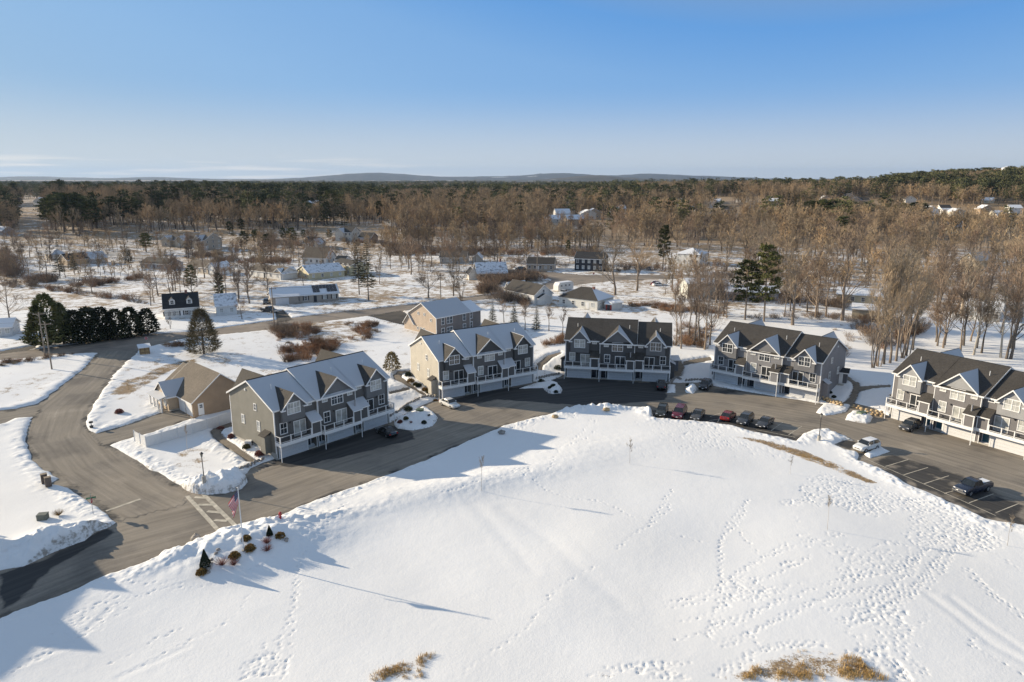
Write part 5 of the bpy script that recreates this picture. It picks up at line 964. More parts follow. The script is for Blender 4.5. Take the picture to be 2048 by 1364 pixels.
x, y, z = G(*Z8((100, 755))[0]); o = empty('mailbox', (x, y, z), .5, 'black mailbox on a post at the tan house drive', 'mailbox'); MB().box(-.06, .06, -.06, .06, -.3, 1.0).build('post', DARKMETAL, o); MB().box(-.3, .3, -.12, .12, 1.0, 1.28).build('box', DARKMETAL, o); MB().tube([(0, 0, .1), (0, 0, .5)], [.25, .33], 10).build('pot', DARKMETAL, o)
# roofed wooden sign stand at the entrance
A_, B_ = G(*Z8((515, 135))[0]), G(*Z8((600, 125))[0]); o = empty('entrance_kiosk', A_, math.atan2(B_[1] - A_[1], B_[0] - A_[0]), 'small wooden kiosk with a snowy roof at the entrance', 'kiosk'); WD = plain('tan_timber', (.42, .29, .14), .8, .25, 4); Wk = math.dist(A_, B_)  # kiosk walls a paler brown than the posts and rails
MB().box(0, Wk, .1, 1.5, -.3, 1.9).build('wall', WD, o); MB().slab([(-.3, -.3, 2.0), (Wk + .3, -.3, 2.0), (Wk + .3, 1.8, 2.35), (-.3, 1.8, 2.35)], .25).build('roof', RSNOWF, o)
for u in (.1, Wk / 2, Wk - .1): MB().box(u - .07, u + .07, -.02, .1, -.3, 1.95).build('post', plain('dark_timber', (.2, .13, .07), .8, .2), o)
for zz in (.6, 1.3): MB().box(.17, Wk - .17, .04, .1, zz, zz + .12).build('rail', plain('dark_timber', (.2, .13, .07), .8, .2), o)
# white vinyl fence
VIN = plain('white_vinyl', (.74, .73, .71), .4, .04)
fpts = [G(*Z8((470, 872))[0]), G(*Z8((570, 925))[0]), G(*Z8((1090, 770))[0]), G(*Z8((1290, 700))[0])]
o = empty('vinyl_fence', fpts[1], 0, 'long white vinyl privacy fence beside the corner lawn', 'fence'); org = Vector(fpts[1])
for a, b in zip(fpts[:-1], fpts[1:]):
    a, b = Vector(a), Vector(b); n = max(1, round((b - a).length / 2.4))
    for i in range(n):
        p, q = a.lerp(b, i / n) - org, a.lerp(b, (i + 1) / n) - org; zz = max(p.z, q.z); d = (q - p).normalized(); nn = Vector((-d.y, d.x, 0)) * .03; m = MB(); lo, hi = Vector((0, 0, -.3)), Vector((0, 0, 1.95)); p2, q2 = p + d * .07, q - d * .07
        m.add([p2 - nn + lo, q2 - nn + lo, q2 + nn + lo, p2 + nn + lo, p2 - nn + hi, q2 - nn + hi, q2 + nn + hi, p2 + nn + hi], [(3, 2, 1, 0), (4, 5, 6, 7), (0, 1, 5, 4), (1, 2, 6, 5), (2, 3, 7, 6), (3, 0, 4, 7)]); m.build('panel', VIN, o)
        m = MB(); m.box(p.x - .07, p.x + .07, p.y - .07, p.y + .07, p.z - .3, p.z + 2.08); m.build('post', VIN, o)
# low retaining walls of stacked stone: every stone a piece
def stone_wall(pts, h, label, mat, sz=.55, seed=0, dz=0.0):
    w = [(GS if dz else G)(*p) for p in pts]; org = Vector(w[0]); o = empty('retaining_wall', org, 0, label, 'retaining wall'); q = random.Random(seed); rows = max(1, round(h / (sz * .62))); proto = []
    for k in range(4): m = MB(); m.blob((0, 0, 0), (sz * .56, sz * .5, sz * .36), seed * 9 + k, 8, 5, .16); proto.append(m.mesh('stone', mat, True))
    for a, b in zip(w[:-1], w[1:]):
        a, b = Vector(a), Vector(b); d = b - a; L = d.length; n = max(1, int(L / sz)); ang = math.atan2(d.y, d.x)
        for r in range(rows):
            for i in range(n):
                p = a.lerp(b, (i + (.5 if r % 2 else .2)) / n) - org + Vector((q.gauss(0, .03), q.gauss(0, .03) + r * .06, dz + r * sz * .6 + .15)); s = link('stone', proto[q.randrange(4)], o, p); s.rotation_euler = (q.uniform(-.2, .2), q.uniform(-.2, .2), ang + q.uniform(-.25, .25)); s.scale = (q.uniform(.85, 1.15),) * 3
stone_wall(Z4((1600, 1100), (1720, 1140), (1850, 1180)), 1.1, 'golden boulder wall at the right end of the grey townhouses', GOLD, .62, 1); stone_wall(Z4((1945, 1175), (2060, 1195)), .9, 'short golden stone wall right of the footpath steps', GOLD, .6, 2); stone_wall(Z5((0, 830), (120, 850), (290, 880)), 1.2, 'golden boulder wall at the left end of the teal-door row', GOLD, .62, 3)
stone_wall(F1((640, 150), (760, 100), (870, 45), (960, 10)), .6, 'low grey block wall at the corner of the nearest townhouses', STONE, .6, 4); stone_wall(Z2((340, 1190), (430, 1175), (520, 1190)), .8, 'grey stone wall below the cream end wall', STONE, .55, 5); stone_wall(Z2((1590, 985), (1700, 960), (1855, 930)), .8, 'grey stone wall right of the cream-ended row', STONE, .6, 6); stone_wall([(1338, 770), (1352, 757), (1362, 762)], .8, 'grey stone steps wall right of the charcoal row', STONE, .55, 7); stone_wall([(1370, 764), (1398, 762), (1420, 765)], .8, 'grey stone wall left of the grey townhouses', STONE, .55, 8)
stone_wall(Z2((0, 1400), (100, 1340), (200, 1260), (330, 1200)), .7, 'curved grey wall round the garden between the first two rows', STONE, .55, 9)
def mound_wall(pts, lab, seed): stone_wall(pts, .45, lab, STONE, .45, seed, -.1)
mound_wall(F1((325, 1290), (345, 1200), (380, 1130)), 'curved low stone edging at the left of the flag mound', 11); mound_wall(F1((400, 1075), (470, 1020)), 'short stone edging at the road side of the flag mound', 12); mound_wall(F1((1120, 885), (1190, 915), (1240, 945)), 'low stone edging at the right of the flag mound', 13)
# ---- garden plants
def leafy(seed, r, mat, n=800, sz=.13):
    q = random.Random(seed); c = MB(); vs = []; fs = []
    for i in range(n):
        d = Vector((q.gauss(0, 1), q.gauss(0, 1), abs(q.gauss(0, 1)))).normalized(); p = d * r * q.uniform(.15, 1.05) ** .6; e = (d + Vector((q.gauss(0, .6), q.gauss(0, .6), q.gauss(0, .6)))).normalized() * sz; s = e.cross(Vector((q.gauss(0, 1), q.gauss(0, 1), q.gauss(0, 1)))).normalized() * sz * .5; o = len(vs); vs += [p - s, p + s, p + e + s * .3, p + e - s * .3]; fs.append((o, o + 1, o + 2, o + 3))
    c.add(vs, fs); return c.mesh('foliage', mat)
def spiky(seed, r, mat, n=150):
    q = random.Random(seed); vs = []; fs = []
    for i in range(n):
        d = Vector((q.gauss(0, .7), q.gauss(0, .7), 1)).normalized(); p = d * .05; e = d * r * q.uniform(.7, 1.1); s = d.cross(Vector((q.gauss(0, 1), q.gauss(0, 1), .1))).normalized() * .012; o = len(vs); vs += [p - s, p + s, e + s * .5, e - s * .5]; fs.append((o, o + 1, o + 2, o + 3))
    m = MB(); m.add(vs, fs); return m.mesh('stems', mat)
GLD = plain('golden_foliage', (.24, .145, .04), .9, .5, 5); RDT = plain('red_stems', (.25, .10, .075), .9, .4, 5); DGN = plain('dark_needles', (.025, .038, .018), .9, .5, 5); GRN = plain('winter_green', (.10, .085, .025), .9, .5, 5)
def shrub(px_, kind, r, label, dz=0.0, mat=None, group=None):
    x, y, z = GS(*px_); z -= .12; sd = int(px_[0] * 7 + px_[1]); o = empty('shrub', (x, y, z + .12), 0, label, 'shrub', group)
    if kind == 'round': link('foliage', leafy(sd, r, mat or GLD), o)
    elif kind == 'spiky': link('stems', spiky(sd, r, mat or RDT), o)
    else:
        q = random.Random(sd); vs = []; fs = []
        for i in range(1800):
            t = q.random(); a = q.uniform(0, 6.28); rr = r * .32 * (1 - t) * min(1, t * 6 + .4) * q.uniform(.75, 1.05); p = Vector((rr * math.cos(a), rr * math.sin(a), r * t)); e = Vector((math.cos(a) * .5, math.sin(a) * .5, 1)).normalized() * .13; s = e.cross(Vector((q.gauss(0, 1), q.gauss(0, 1), .2))).normalized() * .085; k = len(vs); vs += [p - s, p + s, p + e]; fs.append((k, k + 1, k + 2))
        m = MB(); m.add(vs, fs); link('foliage', m.mesh('foliage', mat or DGN), o)
    MB().tube([(0, 0, -.4), (0, 0, .3)], .03, 5).build('stem', plain('dark_timber', (.2, .13, .07), .8, .2), o); return o
for p, k, r, lab in [((795, 1020), 'round', .62, 'round golden shrub just right of the flagpole'), ((620, 1105), 'round', .62, 'round golden shrub left of the flagpole foot'), ((245, 1290), 'round', .55, 'golden shrub beside the dark dwarf conifer'), ((1140, 875), 'round', .55, 'golden shrub at the right end of the flag mound'), ((755, 905), 'round', .5, 'golden shrub behind the flagpole at the road side'), ((480, 1200), 'spiky', 1.1, 'red-stemmed shrub at the left front of the flag mound'), ((615, 1200), 'spiky', .9, 'red-stemmed shrub below the golden shrub'), ((990, 950), 'spiky', .9, 'upper red-stemmed shrub right of the flagpole'), ((995, 1035), 'spiky', .9, 'lower red-stemmed shrub right of the flagpole'), ((290, 1220), 'cone', 2.1, 'dark dwarf conifer at the left of the flag mound'), ((1020, 860), 'cone', 1.2, 'small dark conifer at the right of the flag mound')]: shrub(F1(p)[0], k, r, lab, .7)
for p, r, m_, lab in [((225, 1005), .8, GLD, 'yellow shrub nearest the path by the cream end wall'), ((280, 1040), .6, GRN, 'second shrub along the cream end wall'), ((315, 1050), .6, DGN, 'dark shrub along the cream end wall'), ((380, 1095), .6, GLD, 'yellow shrub at the middle of the cream end wall'), ((430, 1120), .7, GRN, 'green-yellow shrub near the front of the cream end wall'), ((495, 1220), .5, GLD, 'yellow shrub at the corner above the white sedan'), ((200, 935), .8, DGN, 'dark shrub at the far end of the cream wall'), ((200, 1310), .8, DGN, 'dark shrub in the garden below the curved wall'), ((1830, 860), .9, DGN, 'dark shrub beside the path right of the cream row'), ((1650, 1000), .8, DGN, 'dark shrub on the stone wall right of the cream row'), ((1780, 1060), .6, DGN, 'low dark shrub in the snow right of the cream row')]: shrub(Z2(p)[0], 'round', r, lab, 0, m_)
for p, r, m_, lab in [((1200, 770), .7, RDT, 'rusty shrub at the far end of the bed by the nearest row'), ((1290, 830), .6, RDT, 'rusty shrub in the bed by the nearest row'), ((1420, 920), .6, GRN, 'shrub beside the white generator'), ((1530, 980), .7, RDT, 'rusty shrub at the front of the bed by the nearest row')]: shrub(Z8(p)[0], 'round', r, lab, 0, m_)
for p, r, m_, lab in [((790, 570), 1.0, GRN, 'green shrub at the tan house porch'), ((745, 490), .7, GLD, 'yellow shrub at the tan house porch'), ((335, 620), .7, RDT, 'small bare shrub on the front lawn of the tan house')]: shrub(Z8(p)[0], 'round', r, lab, 0, m_)
shrub(F2((500, 900))[0], 'spiky', 1.0, 'golden bush on the snowy corner lawn', 0, GLD)
for i, (x_, y_) in enumerate([(812, 838), (822, 846), (848, 846), (858, 832), (800, 845)]): shrub((x_, y_), ['round', 'spiky'][i % 2], .42, '%s small shrub in the snowy garden between the first two rows' % ['upper middle', 'lower middle', 'lower right', 'upper right', 'leftmost'][i], 0, [GRN, RDT, DGN][i % 3], 'garden shrubs between the first two rows')
for i, (x_, y_) in enumerate([(1100, 776), (1112, 780), (1375, 772), (1650, 800), (1668, 795), (1660, 786)]): shrub((x_, y_), 'round', .4, ['first low shrub on the island by the charcoal row', 'second low shrub on the island by the charcoal row', 'low shrub behind the snow heap by the stone steps', 'low shrub at the right end of the grey row', 'second low shrub at the right end of the grey row', 'third low shrub at the right end of the grey row'][i], 0, DGN)
# porch shed at the right end of the grey row
house('small dark-roofed entry shed at the right end of the grey townhouses', Z4((1735, 890))[0], Z4((1880, 905))[0], 3.0, 2.5, .5, 'x', (.12, .12, .13), SHINGLE_D, SHINGLE_D, 1, 0, 0, (), .45, cat='shed', name='shed')
house('small grey entry shed at the right end of the charcoal townhouses', (1344, 742), (1356, 742), 3.0, 2.5, .5, 'x', (.14, .14, .15), RSNOWF, RSNOWF, 1, 0, 0, (), None, cat='shed', name='shed')
# ---- utility poles and lines
POLE = plain('weathered_pole', (.27, .22, .17), .9, .25, 4); tops = {}
def upole(key, base, topy, lab, arm=0.3):
    x, y, z = G(*base); h = height_at(x, y, z, topy); o = empty('utility_pole', (x, y, z), arm, lab, 'utility pole', 'wooden utility poles'); MB().tube([(0, 0, -.5), (0, 0, h)], [.17, .11], 8).build('pole', POLE, o); MB().box(-1.2, 1.2, -.06, .06, h - .55, h - .4).build('crossarm', POLE, o)
    for u in (-1.05, 0, 1.05): MB().tube([(u, 0, h - .4), (u, 0, h - .2)], .05, 6).build('insulator', GREYMETAL, o)
    tops[key] = [Vector((x + u * math.cos(arm), y + u * math.sin(arm), z + h - .2)) for u in (-1.05, 1.05)] + [Vector((x, y, z + h * .8))]
for k, b, t, lab in [('a', F3((400, 1250))[0], 624, 'brown utility pole left of the entrance road'), ('b', F3((458, 1364))[0], 644, 'pale utility pole in front of the brown one'), ('c', F4((1118, 1118))[0], 574, 'utility pole by the road below the ranch house'), ('d', F5((1135, 808))[0], 548, 'utility pole behind the two-storey house'), ('e', F6((1255, 542))[0], 503, 'utility pole at the corner by the navy house'), ('f', F6((585, 430))[0], 474, 'tall utility pole before the tan ranch house'), ('g', F4((1125, 380))[0], 475, 'pale utility pole on the far left street'), ('h', F3((575, 312))[0], 474, 'utility pole behind the small beige house'), ('i', F3((997, 325))[0], 473, 'utility pole on the far street right of the outbuilding'), ('j', F7((365, 290))[0], 491, 'utility pole by the white hip-roofed house'), ('k', F8((1545, 560))[0], 521, 'short leaning pole among trees at the right')]: upole(k, b, t, lab)
WIRE = plain('power_wire', (.05, .05, .05), .6, .1); offl = [Vector((-170, 158, 12.5)), Vector((-170, 160, 12.5)), Vector((-170, 159, 10))]; tops['z'] = offl
for a, b in (('z', 'a'), ('a', 'c'), ('c', 'd'), ('d', 'e'), ('e', 'j'), ('h', 'i'), ('i', 'g'), ('g', 'f'), ('f', 'e')):
    for w in range(3):
        p, q = tops[a][w], tops[b][w]; m = MB(); n = 14; sag = (q - p).length * .018; pts = [p.lerp(q, i / n) - Vector((0, 0, 4 * sag * (i / n) * (1 - i / n))) for i in range(n + 1)]; m.tube(pts, .017, 3)
        tag(m.build('power_line', WIRE), '%s wire from the %s to the %s' % (['near', 'far', 'lower'][w], *[{'z': 'left edge', 'a': 'brown pole by the entrance', 'c': 'pole below the ranch', 'd': 'pole behind the two-storey house', 'e': 'pole by the navy house', 'j': 'pole by the hip-roofed house', 'h': 'pole behind the beige house', 'i': 'pole by the outbuilding', 'g': 'pale pole', 'f': 'tall pole'}[k] for k in (a, b)]), 'wire', 'power lines')
# ---- tanks on the skyline
x, y = (1976 - 1024) / FPX * 960, 950; z = Tz(x, y); o = empty('water_tank', (x, y, z), 0, 'white water tank among the pines on the right hill', 'water tank'); MB().tube([(0, 0, -2), (0, 0, 19)], 6.5, 24).build('tank', plain('tank_white', (.7, .7, .7), .5, .08), o, True); MB().tube([(0, 0, 19), (0, 0, 21)], [6.5, 1.0], 24).build('tank_roof', plain('tank_white', (.7, .7, .7), .5, .08), o)
x, y = (1718 - 1024) / FPX * 3900, 3800; o = empty('water_tower', (x, y, 0), 0, 'tiny teal water tower on the far treeline', 'water tower'); MB().tube([(0, 0, 0), (0, 0, 34)], 2.5, 10).build('stem', plain('tower_teal', (.12, .38, .40), .5, .1), o); MB().blob((0, 0, 40), (10, 10, 7), 1, 14, 8, 0).build('bowl', plain('tower_teal', (.12, .38, .40), .5, .1), o, True)
# ================================================================== trees
def woody(name, c, c2, rnd=0.5):
    m, n, l, b = _new(name); b.inputs['Roughness'].default_value = 0.85; b.inputs['Specular IOR Level'].default_value = 0.1
    oi = n.new('ShaderNodeObjectInfo'); z = _noise(n, l, 0.6, 3)
    base = _ramp(n, l, z, [(0.3, c), (0.7, c2)])
    l.new(_mix(n, l, 1.0, base, _ramp(n, l, oi.outputs['Random'], [(0.0, (1 - rnd, (1 - rnd) * .98, (1 - rnd) * .98)), (0.5, (1, 1, 1)), (1.0, (1 + rnd, 1 + rnd * .7, 1 + rnd * .4))]), 'MULTIPLY'), b.inputs['Base Color'])
    return m
BARK = woody('bark', (.15, .125, .105), (.25, .215, .18)); TWIG = woody('twigs', (.19, .145, .11), (.30, .235, .18)); TWIGR = woody('twigs_red', (.20, .125, .08), (.31, .195, .12)); TWIGT = woody('twigs_tan', (.25, .20, .145), (.36, .30, .22))
BIRCH = woody('pale_bark', (.42, .38, .32), (.60, .55, .47)); PINE = woody('pine_needles', (.040, .054, .022), (.13, .135, .055)); SPRUCE = woody('spruce_needles', (.024, .032, .018), (.072, .078, .038)); ARBOR = woody('arborvitae_leaves', (.018, .024, .013), (.055, .06, .03)); PINEL = woody('light_pine_needles', (.06, .075, .03), (.19, .19, .08)); OLIVE = woody('olive_foliage', (.17, .14, .075), (.31, .255, .14))
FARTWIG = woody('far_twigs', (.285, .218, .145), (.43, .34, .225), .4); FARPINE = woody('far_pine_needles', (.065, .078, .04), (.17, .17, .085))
class QS:
    """fast quad soup"""
    def __init__(s): s.v = []; s.f = []
    def strip(s, a, b, w0, w1, up):
        d = b - a; q = d.cross(up)
        if q.length < 1e-6: q = d.cross(Vector((1, .3, .2)))
        q.normalize(); o = len(s.v); s.v += [a - q * w0 / 2, a + q * w0 / 2, b + q * w1 / 2, b - q * w1 / 2]; s.f.append((o, o + 1, o + 2, o + 3))
    def tri3(s, a, b, r0, r1):
        d = (b - a).normalized(); p = d.cross(Vector((0, 0, 1)) if abs(d.z) < .95 else Vector((1, 0, 0))).normalized(); q = d.cross(p); o = len(s.v)
        for c, r in ((a, r0), (b, r1)):
            for k in range(3): t = 2.0944 * k; s.v.append(c + (p * math.cos(t) + q * math.sin(t)) * r)
        s.f += [(o, o + 1, o + 4, o + 3), (o + 1, o + 2, o + 5, o + 4), (o + 2, o, o + 3, o + 5)]
    def mesh(s, name, mat):
        me = bpy.data.meshes.new(name); me.from_pydata([tuple(v) for v in s.v], [], s.f); me.materials.append(mat); me.update(); return me
def rdir(q, d, ang):
    a = Vector((q.gauss(0, 1), q.gauss(0, 1), q.gauss(0, 1))); a = a - d * a.dot(d); a.normalize(); return (d * math.cos(ang) + a * math.sin(ang)).normalized()
def bare_tree(seed, H=14.0, nl=14, style='round', bark=BARK, twig=TWIG, tw=.031, lod=0, stems=1, rk=.0175):
    q = random.Random(seed); tr = QS(); cr = QS(); trunk = MB()
    n2, n3, n4 = ((5, 5, 4), (4, 4, 2), (3, 3, 1))[lod]; tw = tw * (1, 2.3, 3.6)[lod]
    for st in range(stems):
        base = Vector((0, 0, -.4)) if stems == 1 else Vector((q.uniform(-.5, .5), q.uniform(-.5, .5), -.4)); lean = Vector((q.uniform(-.06, .06), q.uniform(-.06, .06), 1)) if stems == 1 else Vector((q.uniform(-.3, .3), q.uniform(-.3, .3), 1))
        pts = [base]; K = 6; h = H * q.uniform(.82, .96)
        for i in range(1, K + 1): pts.append(base + lean * (h * i / K) + Vector((q.gauss(0, .02 * H), q.gauss(0, .02 * H), 0)) * (i / K) ** .7)
        r = H * rk / math.sqrt(stems); trunk.tube(pts, [r * 1.25] + [r * (1 - i / K) + .02 for i in range(1, K + 1)], 7 if lod == 0 else 4)
        for i in range(nl // stems):
            t = q.uniform(.22, .95) if style != 'tall' else q.uniform(.42, .97); k = min(int(t * K), K - 1); p = pts[k].lerp(pts[k + 1], t * K - k)
            ang = {'round': q.uniform(.65, 1.15), 'vase': q.uniform(.45, .9), 'tall': q.uniform(.45, .85)}[style] * (1.15 - .4 * t); d = rdir(q, Vector((0, 0, 1)), ang)
            L = H * {'round': .42, 'vase': .45, 'tall': .27}[style] * (1.1 - .55 * t) * q.uniform(.7, 1.15); a = p; rr = r * .5 * (1.1 - t); limb = [a]
            for j in range(3):
                d = (d + Vector((0, 0, .16)) + Vector((q.gauss(0, .12), q.gauss(0, .12), 0))).normalized(); b = a + d * L / 3; tr.tri3(a, b, rr * (1 - j * .28), rr * (1 - (j + 1) * .28)); a = b; limb.append(a)
            for j in range(n2):
                f = q.uniform(.25, 1.0) * 3; m_ = min(int(f), 2); p2 = limb[m_].lerp(limb[m_ + 1], f - m_); d2 = rdir(q, (limb[m_ + 1] - limb[m_]).normalized(), q.uniform(.3, .8)); d2 = (d2 + Vector((0, 0, .22))).normalized(); L2 = L * q.uniform(.3, .5); e2 = p2 + d2 * L2
                cr.strip(p2, e2, tw * 2.2, tw * 1.2, Vector((q.gauss(0, 1), q.gauss(0, 1), .3)))
                for u in range(n3):
                    p3 = p2.lerp(e2, q.uniform(.25, 1)); d3 = (rdir(q, d2, q.uniform(.3, .8)) + Vector((0, 0, .2))).normalized(); L3 = L2 * q.uniform(.4, .7); e3 = p3 + d3 * L3; cr.strip(p3, e3, tw * 1.4, tw * .8, Vector((q.gauss(0, 1), q.gauss(0, 1), .3)))
                    for w in range(n4):
                        p4 = p3.lerp(e3, q.uniform(.2, 1)); d4 = (rdir(q, d3, q.uniform(.3, .9)) + Vector((0, 0, .15))).normalized(); cr.strip(p4, p4 + d4 * L3 * q.uniform(.5, .9), tw, tw * .6, Vector((q.gauss(0, 1), q.gauss(0, 1), .3)))
    o = len(trunk.v); trunk.v += [tuple(v) for v in tr.v]; trunk.f += [tuple(o + i for i in f) for f in tr.f]; trunk.m += [0] * len(tr.f)
    return trunk.mesh('trunk', bark), cr.mesh('crown', twig)
def spruce(seed, H=14.0, Rr=3.2, mat=SPRUCE, z0=.06, lod=0, gap=0.0):
    q = random.Random(seed); cr = QS(); trunk = MB(); trunk.tube([(0, 0, -.4), (0, 0, H * .5), (0, 0, H * .98)], [H * .014, H * .009, .02], 6)
    nlv = (26, 12, 8)[lod]; nb_ = (9, 6, 5)[lod]
    for i in range(nlv):
        t = z0 + (1 - z0) * (i / nlv) ** 1.05; z = H * t; R0 = Rr * (1 - t) ** .82 + .15
        if q.random() < gap: continue
        for k in range(nb_):
            a = 2 * math.pi * (k / nb_) + q.uniform(-.4, .4) + i; L = R0 * q.uniform(.72, 1.12); d = Vector((math.cos(a), math.sin(a), q.uniform(-.30, -.02))); p = Vector((0, 0, z)); e = p + d * L + Vector((0, 0, .10 * L)); w = (.30, .75, 1.2)[lod] * (.5 + .5 * L / Rr)
            m_ = p.lerp(e, .55) + Vector((0, 0, -.06 * L)); cr.strip(p, m_, w * .5, w, Vector((q.gauss(0, .5), q.gauss(0, .5), 1))); cr.strip(m_, e, w, w * .15, Vector((q.gauss(0, .5), q.gauss(0, .5), 1)))
            for u in range((6, 2, 1)[lod]):
                f = q.uniform(.3, .95); c = p.lerp(e, f); s = 1 if u % 2 else -1; sd = (d.cross(Vector((0, 0, 1))) * s + d * .7 + Vector((0, 0, q.uniform(-.35, .05)))).normalized(); cr.strip(c, c + sd * L * .34 * (1.2 - f), w * .8, w * .1, Vector((q.gauss(0, .6), q.gauss(0, .6), 1)))
    return trunk.mesh('trunk', BARK), cr.mesh('crown', mat)
def pine(seed, H=18.0, Rr=5.0, mat=PINE, z0=.30, lod=0):
    q = random.Random(seed); cr = QS(); trunk = MB(); top = Vector((q.uniform(-.5, .5), q.uniform(-.5, .5), H * .96)); trunk.tube([(0, 0, -.4), top * .5, top], [H * .018, H * .011, .03], 6); tr = QS()
    nl = (34, 16, 9)[lod]; nq = (24, 11, 6)[lod]; sz = (.62, 1.05, 1.6)[lod]
    for i in range(nl):
        t = z0 + (1 - z0) * (i + .5) / nl; a = i * 2.4 + q.uniform(-.5, .5); R0 = Rr * (math.sin(math.pi * min(1, (1.02 - t) / (1 - z0) * .62 + .1))) * q.uniform(.65, 1.1); p = top * t; e = p + Vector((math.cos(a) * R0, math.sin(a) * R0, R0 * q.uniform(.0, .32))); tr.tri3(p, e, .07, .02)
        for c in range((4, 3, 2)[lod]):
            g = p.lerp(e, .4 + .6 * (c + .5) / (4, 3, 2)[lod]) + Vector((q.gauss(0, .3), q.gauss(0, .3), q.uniform(0, .3))); rad = sz * 1.5 * (.7 + .5 * q.random())
            for k in range(nq):
                o = Vector((q.gauss(0, 1) * rad * .55, q.gauss(0, 1) * rad * .55, q.gauss(0, 1) * rad * .24)); d = Vector((q.gauss(0, 1), q.gauss(0, 1), q.uniform(.1, .9))).normalized(); cr.strip(g + o, g + o + d * sz * q.uniform(.6, 1.1), sz * .55, sz * .2, Vector((q.gauss(0, 1), q.gauss(0, 1), q.gauss(0, 1))))
    o = len(trunk.v); trunk.v += [tuple(v) for v in tr.v]; trunk.f += [tuple(o + i for i in f) for f in tr.f]; trunk.m += [0] * len(tr.f)
    return trunk.mesh('trunk', BARK), cr.mesh('crown', mat)
def bushy(seed, H=5.0, Rr=2.0, mat=ARBOR, n=1300, sz=.42, pointy=.5, wf=.6):
    q = random.Random(seed); cr = QS(); trunk = MB(); trunk.tube([(0, 0, -.3), (0, 0, H * .6)], [.14, .05], 6)
    for i in range(n):
        t = q.random(); z = H * (.04 + .96 * t); R0 = Rr * ((1 - t) ** pointy) * (min(1, t * 5 + .5)) + .05; a = q.uniform(0, 6.283); r = R0 * math.sqrt(q.uniform(.35, 1.0)) * q.uniform(.82, 1.08); p = Vector((math.cos(a) * r, math.sin(a) * r, z)); d = (Vector((math.cos(a), math.sin(a), 0)) * .7 + Vector((q.gauss(0, .5), q.gauss(0, .5), q.uniform(-.1, 1)))).normalized()
        cr.strip(p, p + d * sz * q.uniform(.6, 1.1), sz * wf, sz * wf * .25, Vector((q.gauss(0, 1), q.gauss(0, 1), q.gauss(0, 1))))
    return trunk.mesh('trunk', BARK), cr.mesh('crown', mat)
def brush(seed, H=1.6, Rr=1.2, n=70, mat=TWIGR, tw=.03, sub=4):
    q = random.Random(seed); cr = QS()
    for i in range(n):
        a = q.uniform(0, 6.283); r = Rr * math.sqrt(q.random()) * .55; p = Vector((math.cos(a) * r, math.sin(a) * r, -.1)); d = Vector((math.cos(a) * r * .7 + q.gauss(0, .25), math.sin(a) * r * .7 + q.gauss(0, .25), 1)).normalized(); L = H * q.uniform(.55, 1.1); e = p + d * L; cr.strip(p, e, tw * 1.5, tw * .6, Vector((q.gauss(0, 1), q.gauss(0, 1), .1)))
        for k in range(sub): c = p.lerp(e, q.uniform(.35, 1)); cr.strip(c, c + rdir(q, d, q.uniform(.4, .9)) * L * .3, tw, tw * .5, Vector((q.gauss(0, 1), q.gauss(0, 1), .1)))
    return cr.mesh('stems', mat)
def plant(proto, name, x, y, z, H, H0, label, cat='tree', group=None, rz=None, wide=1.0):
    o = empty(name, (x, y, z), random.uniform(0, 6.28) if rz is None else rz, label, cat, group); s = H / H0; o.scale = (s * wide, s * wide, s)
    link('trunk', proto[0], o); link('crown', proto[1], o); return o
random.seed(5)
RT = [bare_tree(100 + i, 14, 15, 'round') for i in range(4)]; VT = [bare_tree(120 + i, 14, 14, 'vase', BARK, TWIGT) for i in range(3)]; TT = [bare_tree(140 + i, 14, 16, 'tall', BARK, TWIG) for i in range(3)]
CT = [bare_tree(160 + i, 14, 24, 'vase', BARK, TWIGT, stems=5) for i in range(2)]; BT = [bare_tree(170 + i, 14, 14, 'round', BIRCH, TWIGT) for i in range(2)]
ST = [spruce(200 + i, 14, 3.3) for i in range(2)]; SG = [spruce(210 + i, 14, 3.7, woody('old_spruce_needles%d' % i, (.045, .045, .022), (.13, .115, .06)), .26, 0, .05) for i in range(2)]; PT = [pine(220 + i) for i in range(3)]; AT = [bushy(230 + i) for i in range(3)]
PF = [bushy(225 + i, 5, 1.8, PINEL, 1900, .36, .62, .4) for i in range(2)]
SAP = [bare_tree(180 + i, 5, 9, 'tall', BIRCH, TWIGT, .009, rk=.006) for i in range(2)]
def by_px(proto, name, base, topy, H0, label, **k):
    x, y, z = GS(*base); H = height_at(x, y, z, topy); return plant(proto, name, x, y, z, H, H0, label, **k)
# ---- trees one can point to
for i, (b, t, w) in enumerate([((100, 690), 590, 1.25), ((84, 692), 612, 1.1), ((128, 688), 608, 1.0)]): by_px(PF[i % 2], 'pine_tree', b, t, 5, ['tall olive-green pine at the left end of the dark hedge row', 'lower pine beside the utility poles at the left', 'pine between the tall pine and the dark hedge row'][i], wide=w)
for i, (x_, y_, t) in enumerate([(152, 686, 622), (180, 684, 616), (206, 681, 616), (235, 677, 620), (263, 674, 616), (296, 668, 618)]): by_px(AT[i % 3], 'arborvitae', (x_, y_), t, 5, '%s arborvitae of the dark row along the public road, counted from the left' % ['first', 'second', 'third', 'fourth', 'fifth', 'rightmost separate'][i], cat='arborvitae', wide=1.25)
by_px(bushy(243, 5, 2.2, OLIVE, 3400, .62, .62, .10), 'bare_tree', (408, 708), 620, 5, 'broad olive-brown tree in the snow behind the tan house', wide=.9)
by_px(SG[0], 'spruce_tree', F5((300, 765))[0], 477, 14, 'left of the two tall spruces beside the public road', wide=.8); by_px(SG[1], 'spruce_tree', F5((395, 825))[0], 476, 14, 'right of the two tall spruces beside the public road', wide=.8)
